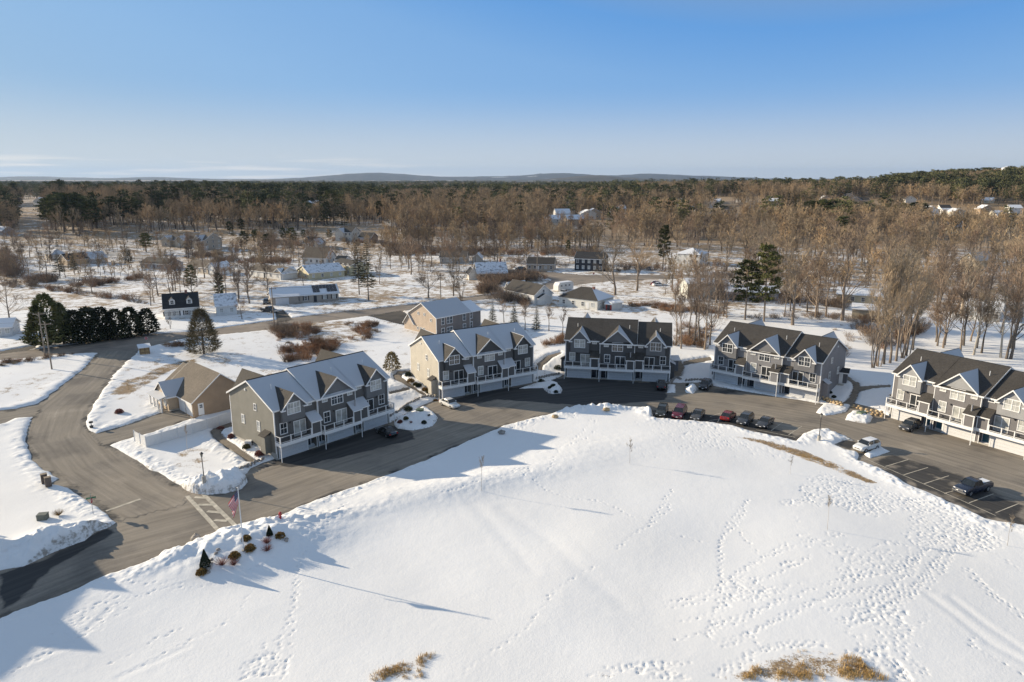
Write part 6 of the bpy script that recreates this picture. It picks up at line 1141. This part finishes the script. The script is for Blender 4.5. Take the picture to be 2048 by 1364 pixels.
for i, (x_, y_, t) in enumerate([(985, 646, 600), (1028, 646, 600), (1073, 659, 612)]): by_px(ST[i % 2], 'spruce_tree', (x_, y_), t, 14, '%s of the three small spruces behind the townhouses' % ['left', 'middle', 'right'][i], wide=1.15)
for i, (x_, y_, t) in enumerate([(1008, 645, 598), (1050, 660, 606), (1098, 662, 606), (1125, 668, 612)]): by_px(TT[i % 3], 'bare_tree', (x_, y_), t, 14, '%s of the four slender bare trees among the small spruces' % ['first', 'second', 'third', 'fourth'][i])
by_px(bushy(241, 5, 2.4, OLIVE, 900, .5, .45), 'shrub', (784, 741), 705, 5, 'round olive shrub beside the cream end wall', cat='shrub')
for p, b, t, lab, w in [(RT[0], F5((510, 655))[0], 528, 'low spreading bare tree right of the tall spruces', 1.3), (RT[1], (822, 549), 482, 'broad bare tree on a snowy lawn behind the road', 1.25), (RT[2], F5((1010, 797))[0], 528, 'bare tree with spreading crown by a woodpile at the road', 1.4),
                        (VT[0], (907, 592), 522, 'slim bare tree left of the white house with dark roof', 1), (CT[0], (922, 604), 540, 'many-stemmed bare tree behind the two-storey house', 1.1), (VT[1], F6((1382, 665))[0], 476, 'left of two large golden bare trees near the navy house', 1.25), (VT[2], F6((1605, 622))[0], 474, 'right of two large golden bare trees near the navy house', 1.25),
                        (VT[0], F7((1390, 925))[0], 505, 'many-branched golden tree behind the grey townhouses', 1.15), (RT[3], F7((1870, 880))[0], 468, 'large dark bare tree with forked trunk near a tan shed', 1.1), (BT[0], F8((1555, 1255))[0], 572, 'pale-barked tree behind the teal-door townhouses', .9), (TT[1], F8((1605, 1265))[0], 566, 'dark trunk next to the pale-barked tree', .9), (TT[2], F8((1660, 1175))[0], 520, 'bare tree at the right edge behind the townhouses', 1.2),
                        (BT[1], F8((1600, 480))[0], 436, 'tall pale poplar at the right edge', .8), (TT[0], F8((1060, 1145))[0], 568, 'thin leaning tree right of the golden thicket', .8), (TT[1], F8((1200, 1195))[0], 572, 'thin dark tree behind the teal-door roof', .8), (TT[2], F8((1385, 1215))[0], 588, 'slender brown tree behind the last roof', .9),
                        (RT[1], F3((85, 955))[0], 556, 'bare tree behind the garage at the left edge', 1.0), (RT[2], F3((812, 690))[0], 540, 'lone bare tree in the snowy field at the left', 1.1), (RT[0], F3((410, 535))[0], 498, 'leaning bare tree before the small beige house', 1.2), (CT[1], F3((1500, 1000))[0], 634, 'small bare tree in front of the white cape', .9),
                        (RT[3], F4((1050, 780))[0], 528, 'bare tree left of the long ranch house', 1.2), (TT[0], F4((770, 815))[0], 522, 'thin bare tree in the yard beside the white cape', .9), (TT[1], F4((860, 810))[0], 520, 'second thin bare tree in the yard beside the cape', .9), (RT[2], F4((1400, 690))[0], 540, 'round bare tree behind the long ranch house', 1.0), (RT[0], F4((800, 1015))[0], 598, 'small reddish bare tree on the lawn by the road', 1.2)]:
    by_px(p, 'bare_tree', b, t, 14, lab, wide=w)
for i, (x_, y_, t) in enumerate([(1745, 735, 560), (1756, 733, 540), (1768, 728, 520), (1780, 726, 512), (1792, 722, 508), (1803, 716, 515), (1814, 712, 530), (1770, 700, 520), (1800, 695, 506), (1826, 700, 540)]): by_px((CT + VT)[i % 5], 'bare_tree', (x_, y_), t, 14, 'golden slender tree, %s from the left, in the thicket behind the right rows' % nth(i), group='golden thicket behind the right townhouses', wide=.62)
for i, (x_, y_, t) in enumerate([(1353, 690, 566), (1362, 697, 575), (1389, 690, 545), (1398, 684, 540), (1409, 699, 560), (1420, 690, 556), (1378, 676, 552)]): by_px((TT + RT)[i % 6], 'bare_tree', (x_, y_), t, 14, '%s tree from the left in the gap between the charcoal and grey townhouses' % ['first', 'second', 'third', 'fourth', 'fifth', 'sixth', 'seventh'][[0, 1, 3, 4, 5, 6, 2][i]], wide=.75)
for b, t, lab, w in [(F7((925, 875))[0], 518, 'crooked pine with bare lower trunk behind the grey townhouses', .95), (F7((1110, 892))[0], 488, 'tall pine behind the grey townhouse roof', .8), ((1325, 540), 449, 'tall dark pine beside the golden bare trees', .6), (F3((1690, 700))[0], 530, 'dark pine behind the white cape', .8), (F4((600, 885))[0], 545, 'dark evergreen at the right end of the white cape', .6), (F3((1290, 330))[0], 466, 'round olive pine on the far left street', 1.3), ((1678, 492), 432, 'rounded green pine in the right woods', 1.2), ((1136, 510), 480, 'small pine above the tan ranch house', .8), ((1876, 482), 450, 'small dark evergreen in the right woods', 1.1)]:
    by_px(PT[len(lab) % 3], 'pine_tree', b, t, 18, lab, wide=w)
for b, t, lab in [(F3((505, 300))[0], 477, 'small dark spruce behind the small beige house'), (F3((530, 560))[0], 500, 'thin dark spruce in the left field'), (F3((660, 530))[0], 505, 'ragged dark spruce beside the grey outbuilding'), (F3((1140, 470))[0], 488, 'tall ragged spruce right of the grey outbuilding'), (F4((920, 270))[0], 470, 'small green spruce before the far wood')]: by_px(SG[len(lab) % 2], 'spruce_tree', b, t, 14, lab, wide=1.2)
for i, (b, t) in enumerate([(C8((437, 942))[0], 905), (C8((1705, 715))[0], 868), (Z7((250, 1003))[0], 985), (Z7((1895, 1152))[0], 1020), (Z8((915, 945))[0], 846), ((1580, 948), 905)]): by_px(SAP[i % 2], 'sapling', b, t, 5, ['thin sapling in the snow below the shadow of the townhouses', 'thin sapling alone in the middle of the snowfield', 'thin golden sapling in the trampled snow', 'thin sapling near the pickup at the right', 'thin sapling beside the white fence', 'thin sapling below the brown grass strip'][i], cat='sapling', wide=.6)
# ---- belts of trees and bushes near enough to tell apart
def inpoly(poly, n, seed):
    w = np.array(GP(poly)); lo, hi = w.min(0), w.max(0); g_ = np.random.default_rng(seed); out = []
    while len(out) < n:
        q = g_.uniform(lo, hi, (n * 2, 2)); q = q[poly_sd(q[:, 0], q[:, 1], w) < 0]; q = q[paved_sd(q[:, 0], q[:, 1]) > 1.5]; out += [tuple(p) for p in q]
    return out[:n]
HB = [(o.matrix_basis.copy(), o) for o in bpy.data.objects if o.get('category') in ('house', 'townhouse', 'shed')]
HC = np.array([(Matrix.Translation(m_.translation) @ m_.to_3x3().to_4x4() @ Vector((7, 5, 0)))[:2] for m_, o in HB])
def belt(poly, n, protos, H, label, seed, name='bare_tree', H0=14, group=None, wide=(.8, 1.1), keep=9.0, cat='tree'):
    q = [p for p in inpoly(poly, n, seed) if not (np.hypot(HC[:, 0] - p[0], HC[:, 1] - p[1]) < keep).any()]; q.sort(key=lambda p: p[0] / p[1])
    for i, (x, y) in enumerate(q): plant(random.choice(protos), name, x, y, Tz(x, y), random.uniform(*H), H0, label if len(q) > 60 else label.replace('tree', 'tree, %s from the left,' % nth(i), 1).replace('evergreen among', 'evergreen, %s from the left, among' % nth(i)), cat, group or label, None, random.uniform(*wide))
belt([(1340, 630), (1430, 640), (1700, 652), (1740, 690), (1700, 640), (1560, 585), (1400, 590)], 26, TT + RT, (10, 17), 'bare tree in the snowy wood right behind the grey townhouses', 1)
belt([(1830, 690), (2048, 730), (2060, 600), (1850, 600)], 26, TT + RT + BT[:1], (11, 19), 'bare tree in the snowy wood right behind the teal-door townhouses', 2)
belt([(1420, 580), (1860, 600), (2060, 590), (2060, 500), (1700, 500), (1430, 520)], 58, RT + VT + TT, (11, 19), 'bare brown tree in the right-hand woods beyond the snowy wood', 3, wide=(.95, 1.3))
belt([(1210, 520), (1430, 520), (1700, 500), (1700, 470), (1220, 480)], 34, VT + RT, (12, 18), 'golden-brown tree in the woods beyond the navy house', 4, wide=(.95, 1.3))
belt([(770, 500), (1150, 505), (1210, 490), (1210, 470), (780, 470)], 34, TT + RT, (12, 17), 'bare tree edging the middle woods above the tan ranch house', 6, wide=(.9, 1.2))
belt([(730, 545), (1060, 545), (1010, 512), (760, 505)], 26, RT + TT, (9, 14), 'bare yard tree between the houses left of the navy house', 7)
belt([(290, 620), (340, 600), (470, 620), (520, 600), (470, 545), (320, 555)], 22, TT + RT, (9, 14), 'bare tree round the yard of the white cape', 8)
belt([(230, 540), (700, 545), (690, 500), (250, 500)], 34, RT + TT, (8, 14), 'bare yard tree among the houses of the left street', 9)
belt([(0, 560), (230, 560), (230, 480), (0, 480)], 26, RT, (7, 13), 'bare tree along the field edges at the left', 10)
belt([(440, 505), (680, 505), (670, 466), (440, 466)], 16, PT + ST, (6, 11), 'evergreen among the bushes before the far left wood', 11, 'evergreen_tree', 18, wide=(.9, 1.2))
def stand(lst, protos, H0, label, wide=1.0):
    lst = sorted(lst)
    for i, (x_, y_, t) in enumerate(lst): by_px(random.choice(protos), 'pine_tree', (x_, y_), t, H0, label % nth(i), group=label % 'each', wide=wide * random.uniform(.9, 1.15))
stand([(95, 458, 396), (112, 462, 388), (130, 464, 386), (148, 466, 388), (166, 465, 392), (184, 462, 400), (122, 450, 384), (155, 452, 384)], PT, 18, '%s pine from left in the big dark clump beside the hill road', 1.2)
stand([(212, 448, 398), (228, 450, 392), (248, 450, 396), (266, 446, 392), (284, 448, 400), (300, 452, 408)], PT, 18, '%s pine from left in the second clump right of the hill road', 1.2)
stand([(352, 420, 372), (366, 420, 368), (380, 421, 370), (394, 420, 372)], PT, 18, '%s tall pine from left in the far stand, left woods', 1.0)
stand([(372, 442, 412), (430, 446, 400), (446, 446, 394), (462, 446, 392), (480, 444, 398), (500, 442, 390), (516, 440, 386), (534, 442, 386), (552, 444, 390)], PT, 18, '%s pine from left in the long stand of the left woods', 1.2)
stand([(606, 440, 388), (618, 440, 392), (636, 436, 390), (652, 434, 376), (664, 436, 382), (696, 440, 396), (744, 440, 400), (760, 446, 404)], PT + ST, 17, '%s evergreen from left in the woods behind the pale colonial', 1.1)
stand([(1598, 446, 410), (1612, 446, 402), (1624, 448, 402), (1636, 448, 400), (1648, 450, 400), (1660, 450, 400), (1672, 450, 402), (1684, 450, 402), (1696, 448, 406), (1642, 440, 398), (1666, 440, 398)], PT + AT[:0], 18, '%s pine from left in the dark mass of the right woods', 1.25)
stand([(1562, 418, 372), (1574, 418, 367), (1586, 418, 370), (1594, 420, 378)], ST, 14, '%s tall spruce from left in the right woods', 1.1)
stand([(1786, 452, 410), (1804, 450, 406), (1824, 456, 404), (1842, 456, 406)], PT, 18, '%s olive pine from left in the village, right woods', 1.2)
# ---- thickets that nobody could count
def node_scatter(name, pts, protos, kind='stuff', label=None, cat=None):
    """pts rows: x, y, z, scale, index"""
    pts = np.array(pts, float); me = bpy.data.meshes.new(name); me.from_pydata(pts[:, :3].tolist(), [], [])
    for nm, ty, col_ in (('scl', 'FLOAT', pts[:, 3]), ('idx', 'INT', pts[:, 4]), ('rot', 'FLOAT', np.random.default_rng(len(pts)).uniform(0, 6.28, len(pts)))):
        a_ = me.attributes.new(nm, ty, 'POINT'); a_.data.foreach_set('value', col_.astype(np.int32 if ty == 'INT' else np.float32))
    c = bpy.data.collections.new(name + '_kinds')
    for i, p in enumerate(protos):
        o = bpy.data.objects.new('%s_kind_%02d' % (name, i), p); c.objects.link(o)
    ng = bpy.data.node_groups.new(name + '_scatter', 'GeometryNodeTree'); ng.interface.new_socket('Geometry', in_out='INPUT', socket_type='NodeSocketGeometry'); ng.interface.new_socket('Geometry', in_out='OUTPUT', socket_type='NodeSocketGeometry')
    N, Lk = ng.nodes, ng.links; gi, go = N.new('NodeGroupInput'), N.new('NodeGroupOutput'); ip = N.new('GeometryNodeInstanceOnPoints'); ci = N.new('GeometryNodeCollectionInfo'); ci.inputs[0].default_value = c; ci.inputs['Separate Children'].default_value = True; ci.inputs['Reset Children'].default_value = True
    def named(nm, ty):
        q = N.new('GeometryNodeInputNamedAttribute'); q.data_type = ty; q.inputs[0].default_value = nm; return next(s for s in q.outputs if s.enabled and s.name == 'Attribute')
    cx = N.new('ShaderNodeCombineXYZ'); Lk.new(named('rot', 'FLOAT'), cx.inputs[2]); Lk.new(gi.outputs[0], ip.inputs['Points']); Lk.new(ci.outputs[0], ip.inputs['Instance']); ip.inputs['Pick Instance'].default_value = True
    Lk.new(named('idx', 'INT'), ip.inputs['Instance Index']); Lk.new(cx.outputs[0], ip.inputs['Rotation']); Lk.new(named('scl', 'FLOAT'), ip.inputs['Scale']); Lk.new(ip.outputs[0], go.inputs[0])
    o = link(name, me); md = o.modifiers.new('scatter', 'NODES'); md.node_group = ng; return tag(o, label, cat, None, kind)
def joined(proto):
    """trunk and crown in one mesh"""
    bm = bmesh.new(); mats = []
    for me in proto:
        n0 = len(bm.faces); bm.from_mesh(me); bm.faces.ensure_lookup_table(); mats.append(me.materials[0])
        for f in bm.faces[n0:]: f.material_index = len(mats) - 1
    out = bpy.data.meshes.new('tree_kind'); bm.to_mesh(out); bm.free()
    for m_ in mats: out.materials.append(m_)
    return out
BR = [brush(300 + i) for i in range(3)] + [brush(310 + i, 2.4, 1.6, 60, TWIG, .035) for i in range(3)] + [brush(320 + i, 1.0, 1.0, 60, TWIGT, .03, 2) for i in range(2)]
bp = []
def bush_zone(poly, n, kinds, sc, seed):
    for (x, y) in inpoly(poly, max(6, int(n * .55)), seed): bp.append((x, y, Tz(x, y) + .05, random.uniform(*sc), random.choice(kinds)))
for k, (poly, n, kinds, sc) in enumerate([(Z1((500, 180), (780, 130), (900, 200), (700, 270), (540, 250)), 70, (0, 1, 2, 3), (.7, 1.3)), (Z1((560, 370), (780, 290), (1040, 280), (1040, 350), (850, 440), (620, 460)), 110, (0, 1, 2), (.7, 1.3)), (Z1((1060, 110), (1380, 100), (1410, 220), (1250, 290), (1180, 190)), 60, (0, 1, 2), (.5, 1.1)), (Z1((500, 260), (1200, 240), (1000, 330), (560, 370)), 50, (0, 6, 7), (.4, .8)),
    ([(1088, 692), (1128, 668), (1130, 690)], 40, (0, 1, 2, 6), (.6, 1.1)), (F3((0, 560), (400, 630), (800, 690), (1300, 770), (1290, 800), (800, 720), (300, 660), (0, 640)), 160, (0, 6, 7, 3), (.6, 1.2)), (F3((520, 630), (1000, 570), (1280, 550), (1270, 565), (820, 640)), 80, (0, 1, 3), (.7, 1.4)), (F3((220, 580), (480, 580), (460, 600), (260, 605)), 30, (3, 4, 5), (1, 1.6)), (F3((0, 330), (60, 380), (130, 470), (180, 560), (0, 540)), 60, (3, 4, 5), (1.4, 2.4)),
    (F3((0, 1290), (700, 1205), (720, 1225), (0, 1340)), 90, (0, 6, 7), (.4, .8)), (F4((500, 430), (1300, 440), (1300, 495), (520, 470)), 150, (0, 1, 3), (.8, 1.4)), (F4((240, 390), (600, 370), (600, 410), (260, 440)), 60, (0, 3, 4), (.8, 1.4)), (F4((960, 200), (1350, 230), (1380, 320), (1000, 320)), 40, (3, 4, 5), (1.2, 2)), (F6((0, 470), (700, 470), (690, 520), (420, 550), (0, 590)), 170, (3, 4, 5, 0), (1.0, 1.6)), (F6((0, 620), (240, 620), (240, 710), (0, 720)), 40, (3, 4, 5), (1, 1.6)),
    (F6((200, 700), (300, 700), (300, 790), (210, 790)), 12, (3, 4), (1.2, 1.8)), (F6((400, 720), (560, 720), (560, 810), (400, 800)), 20, (3, 4, 0), (1, 1.6)), (F6((1500, 745), (2048, 790), (2048, 860), (1560, 790)), 90, (0, 1, 6), (.6, 1.1)), (F7((0, 725), (760, 810), (760, 860), (0, 770)), 90, (0, 1, 6), (.6, 1.1)), (F7((230, 940), (610, 960), (610, 1000), (540, 1170), (230, 1130)), 90, (0, 1, 3, 6), (.6, 1.2)), (F8((300, 900), (900, 1000), (760, 1130), (500, 1190), (380, 1120)), 110, (0, 1, 3, 5), (.7, 1.4)), (F8((60, 940), (300, 900), (420, 1000), (150, 1280)), 40, (3, 6), (.5, 1.0)),
    (F7((860, 850), (1880, 830), (1900, 890), (1000, 880)), 60, (3, 6, 5), (.4, .8)), ([(780, 512), (1200, 516), (1200, 504), (780, 500)], 260, (0, 1, 3, 4), (1.0, 1.8)), ([(960, 540), (1000, 520), (1140, 525), (1130, 540)], 40, (3, 4, 7), (.8, 1.5)), ([(640, 480), (690, 492), (860, 505), (860, 495), (690, 478)], 120, (0, 1, 3), (.8, 1.5)), (Z8((640, 20), (900, 40), (900, 75), (680, 60)), 30, (0, 1, 6), (.5, .9)), ([(1420, 600), (1700, 620), (1700, 600), (1420, 585)], 90, (3, 4, 5), (.8, 1.6)), ([(1200, 545), (1330, 545), (1330, 535), (1200, 530)], 50, (3, 4, 0), (.8, 1.6))]): bush_zone(poly, n, kinds, sc, 400 + k)
node_scatter('undergrowth', bp, BR, 'stuff')
# dead grass standing through the snow
GRS = [brush(330 + i, .45, .4, 22, plain('straw', (.52, .35, .14), .9, .35, 3), .02, 0) for i in range(3)]
gp_ = []
for k, (poly, n, sc) in enumerate([(C6((70, 1064), (250, 975), (330, 960), (340, 1010), (200, 1064)), 90, (.6, 1.3)), (C6((390, 1020), (410, 930), (440, 905), (500, 925), (440, 960), (410, 1030)), 45, (.7, 1.3)), (C6((290, 1050), (440, 1020), (440, 1050), (300, 1064)), 30, (.5, 1)), (C7((380, 1064), (450, 1000), (520, 990), (500, 1020), (460, 1064)), 40, (.7, 1.4)), (C7((580, 1064), (620, 1020), (850, 1020), (900, 1064)), 90, (.7, 1.4)), (C7((700, 985), (760, 965), (770, 1000), (720, 1005)), 22, (.7, 1.2)), (C7((960, 1064), (990, 920), (1060, 930), (1130, 980), (1170, 1020), (1290, 1064)), 150, (.7, 1.5)), (C7((420, 1000), (700, 890), (900, 900), (980, 930), (900, 1010), (600, 1030)), 70, (.4, .9)),
    (Z6((1150, 580), (1400, 620), (1700, 680), (2060, 830), (2040, 870), (1700, 750), (1300, 620)), 240, (.3, .7)), (Z7((0, 290), (300, 400), (560, 520), (700, 590), (560, 570), (150, 410), (0, 360)), 260, (.3, .7)), (Z8((390, 350), (520, 320), (700, 230), (800, 220), (560, 400), (420, 480)), 160, (.3, .6))]):
    for (x, y) in inpoly(poly, int(n * (.6 if k < 8 else 1.5)), 500 + k): gp_.append((x, y, Tz(x, y) + .12, random.uniform(*sc), random.randrange(3)))
node_scatter('dead_grass', gp_, GRS, 'stuff')
# ---- the forest beyond
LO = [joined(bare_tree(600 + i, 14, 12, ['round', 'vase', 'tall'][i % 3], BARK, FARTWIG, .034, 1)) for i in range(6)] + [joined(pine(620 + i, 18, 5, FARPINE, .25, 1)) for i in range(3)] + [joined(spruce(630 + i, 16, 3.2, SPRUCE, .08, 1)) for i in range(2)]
def clump(seed, kinds, n=7, R0=15.0):
    q = random.Random(seed); v = []; f = []; mi = []; mats = []
    for i in range(n):
        t, c = kinds[q.randrange(len(kinds))]; a = q.uniform(0, 6.28); r = R0 * math.sqrt(q.random()); s = q.uniform(.8, 1.25); ox, oy = r * math.cos(a), r * math.sin(a); ca, sa = math.cos(a * 3), math.sin(a * 3)
        for me in (t, c):
            o = len(v); v += [((p.co.x * ca - p.co.y * sa) * s + ox, (p.co.x * sa + p.co.y * ca) * s + oy, p.co.z * s) for p in me.vertices]
            if me.materials[0] not in mats: mats.append(me.materials[0])
            k = mats.index(me.materials[0])
            for pl in me.polygons: f.append(tuple(o + j for j in pl.vertices)); mi.append(k)
    me = bpy.data.meshes.new('clump_kind'); me.from_pydata(v, [], f)
    for m_ in mats: me.materials.append(m_)
    me.polygons.foreach_set('material_index', mi); me.update(); return me
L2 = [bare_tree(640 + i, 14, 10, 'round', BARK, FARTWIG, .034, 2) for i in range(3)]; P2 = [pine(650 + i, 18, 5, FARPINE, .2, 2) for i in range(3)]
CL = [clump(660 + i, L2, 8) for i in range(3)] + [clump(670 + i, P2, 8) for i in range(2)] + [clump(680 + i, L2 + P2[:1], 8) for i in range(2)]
FOREST = [(-400, 490), (0, 484), (62, 476), (90, 474), (240, 476), (300, 468), (430, 466), (560, 470), (660, 454), (770, 455), (800, 484), (960, 486), (1190, 486), (1230, 500), (1330, 512), (1440, 530), (1560, 548), (1700, 560), (1860, 570), (2060, 580), (2500, 590)]
fw = np.array(GP(FOREST)); g_ = np.random.default_rng(77)
N0 = 25000; yy = np.sqrt(g_.uniform(250 ** 2, 1150 ** 2, N0)); xx = g_.uniform(-.86, .86, N0) * yy
edge_y = np.interp(xx / yy, fw[:, 0] / fw[:, 1], fw[:, 1]); ok = (yy > edge_y + 2)
roadc = np.array(GP([(66, 380), (66, 420), (67, 440), (70, 470), (100, 490)])); ok &= np.abs(line_sd(xx, yy, roadc)) > 9
for (cx, cy, r) in CLEAR: ok &= ~((np.abs(xx - cx) < r * .7) & (yy > cy - 150) & (yy < cy + 12))
gapn = fbm(xx, yy, 120, 51, 2); ok &= gapn > -.30
xx, yy = xx[ok], yy[ok]; zz_ = T(xx, yy); con = .05 + .2 * ss(-60, -200, xx) * ss(420, 520, yy) + .12 * ss(600, 1000, yy); hillf = np.exp(-((xx - 700) / 170) ** 2 - ((yy - 900) / 220) ** 2); con = con + .95 * ss(.10, .22, hillf); con = con * np.clip(1 + 3.2 * fbm(xx, yy, 70, 61, 2), 0, 2.2)
isc = g_.random(len(xx)) < con; kind = np.where(isc, g_.integers(6, 11, len(xx)), g_.integers(0, 6, len(xx))); kind = np.where(isc & (hillf > .1), g_.integers(6, 9, len(xx)), kind)
keep = (yy > 440) | (g_.random(len(xx)) < .2); keep &= ~np.any([(np.abs(xx - hx) < 13) & (yy > hy - 16) & (yy < hy + 13) for hx, hy in HC], axis=0)
xx, yy, zz_, isc, kind = xx[keep], yy[keep], zz_[keep], isc[keep], kind[keep]
scl = np.where(isc, g_.uniform(.75, 1.35, len(xx)), g_.uniform(.75, 1.3, len(xx)))
wp = []
for k, (poly, n, sc) in enumerate([([(0, 560), (0, 482), (640, 478), (760, 500), (1200, 505), (1200, 530), (1000, 545), (700, 545), (420, 570)], 430, (.28, .62)), ([(1330, 600), (1330, 540), (1700, 560), (2060, 580), (2060, 640), (1700, 620)], 170, (.35, .9)), ([(760, 500), (1200, 506), (1200, 488), (760, 488)], 160, (.5, .95))]):
    for (x, y) in inpoly(poly, n, 700 + k):
        if not ((np.abs(HC[:, 0] - x) < 12) & (HC[:, 1] - y < 17) & (y - HC[:, 1] < 9)).any(): wp.append((x, y, Tz(x, y), random.uniform(*sc), random.randrange(6)))
node_scatter('woodland_scrub', wp, LO, 'stuff')
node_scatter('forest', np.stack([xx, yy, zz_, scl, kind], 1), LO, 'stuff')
N1 = 11000; yy = np.sqrt(g_.uniform(1100 ** 2, 4200 ** 2, N1)); xx = g_.uniform(-.9, .9, N1) * yy; ok = fbm(xx, yy, 420, 52, 2) > -.5
for (cx, cy, r) in CLEAR: ok &= ~((np.abs(xx - cx) < r * 1.5) & (yy > cy - 160) & (yy < cy + 30))
xx, yy = xx[ok], yy[ok]; con = np.clip(.06 + .9 * fbm(xx, yy, 300, 62, 2) + .10 * ss(1800, 3000, yy) + .10 * ss(0, -400, xx), 0, .9); isc = g_.random(len(xx)) < con
kind = np.where(isc, g_.integers(3, 5, len(xx)), np.where(g_.random(len(xx)) < .2, g_.integers(5, 7, len(xx)), g_.integers(0, 3, len(xx))))
node_scatter('far_forest', np.stack([xx, yy, T(xx, yy), g_.uniform(.75, 1.15, len(xx)), kind], 1), CL, 'stuff')
# ---- the blue hills on the horizon
hm, n, l, b = _new('far_hill_forest'); z = _noise(n, l, .004, 6, rough=.7); z2 = _noise(n, l, .0012, 4)
c_ = _ramp(n, l, z, [(.35, (.030, .036, .030)), (.55, (.07, .062, .050)), (.74, (.10, .092, .08))]); l.new(_mix(n, l, _ramp(n, l, z2, [(.66, (0, 0, 0)), (.70, (.8, .8, .8))]), c_, (.6, .6, .62)), b.inputs['Base Color']); b.inputs['Roughness'].default_value = 1
def ridge(prof, D, thick, seed, name='hills'):
    xs_ = np.linspace(prof[0][0], prof[-1][0], 220); top = np.interp(xs_, [p[0] for p in prof], [p[1] for p in prof]); k = np.ones(7) / 7; top = np.convolve(np.pad(top, 3, 'edge'), k, 'valid')
    v = []; f = []; J = 9
    for i, px_ in enumerate(xs_):
        h = CAMH + (EYE - top[i]) / FPX * D + 10 * vnoise(np.array([px_ * 1.0]), np.array([seed * 3.0]), 14, seed)[0]
        for j in range(J):
            t = j / (J - 1); y = D + (t - .5) * 2 * thick; zz = max(h, 5) * math.cos((t - .5) * math.pi) ** .8 + 8 * vnoise(np.array([px_ * 1.0]), np.array([t * 60]), 9, seed)[0] * math.sin(t * math.pi) - 4; v.append(((px_ - 1024) / FPX * D * math.cos(TH) ** -1 * .974, y, zz))
    for i in range(len(xs_) - 1):
        for j in range(J - 1): f.append((i * J + j, (i + 1) * J + j, (i + 1) * J + j + 1, i * J + j + 1))
    me = bpy.data.meshes.new(name); me.from_pydata(v, [], f); me.polygons.foreach_set('use_smooth', [True] * len(f)); me.materials.append(hm); me.update(); return tag(link(name, me), None, None, None, 'structure')
ridge([(-300, 357), (0, 359), (50, 354), (90, 351), (150, 356), (190, 354), (240, 357), (330, 353), (400, 357), (480, 359), (600, 357), (650, 353), (690, 349), (740, 345), (800, 346), (840, 351), (900, 354), (940, 352), (1000, 353), (1060, 350), (1110, 344), (1150, 347), (1200, 352), (1280, 347), (1310, 346), (1340, 350), (1400, 351), (1450, 354), (1540, 357), (1640, 358), (1690, 355), (1720, 358), (1760, 354), (1790, 356), (1900, 358), (2300, 357)], 14000, 1800, 1)
ridge([(-300, 361), (0, 361), (400, 361), (520, 360), (900, 360), (1100, 358), (1140, 352), (1180, 349), (1230, 352), (1270, 357), (1300, 355), (1340, 357), (1420, 359), (1800, 360), (2300, 360)], 7000, 900, 2)

# ---- the winter air
hb = MB(); hb.box(-30000, 30000, -600, 24000, -12, 330); hz_o = hb.build('haze', plain('air', (.8, .8, .8))); am = MATS['air']; am.node_tree.nodes.clear(); an = am.node_tree.nodes; ao = an.new('ShaderNodeOutputMaterial'); av = an.new('ShaderNodeVolumePrincipled'); av.inputs['Color'].default_value = (.40, .60, .92, 1); av.inputs['Density'].default_value = 0.000028; av.inputs['Anisotropy'].default_value = 0.2
am.node_tree.links.new(av.outputs[0], ao.inputs['Volume']); tag(hz_o, kind='stuff')
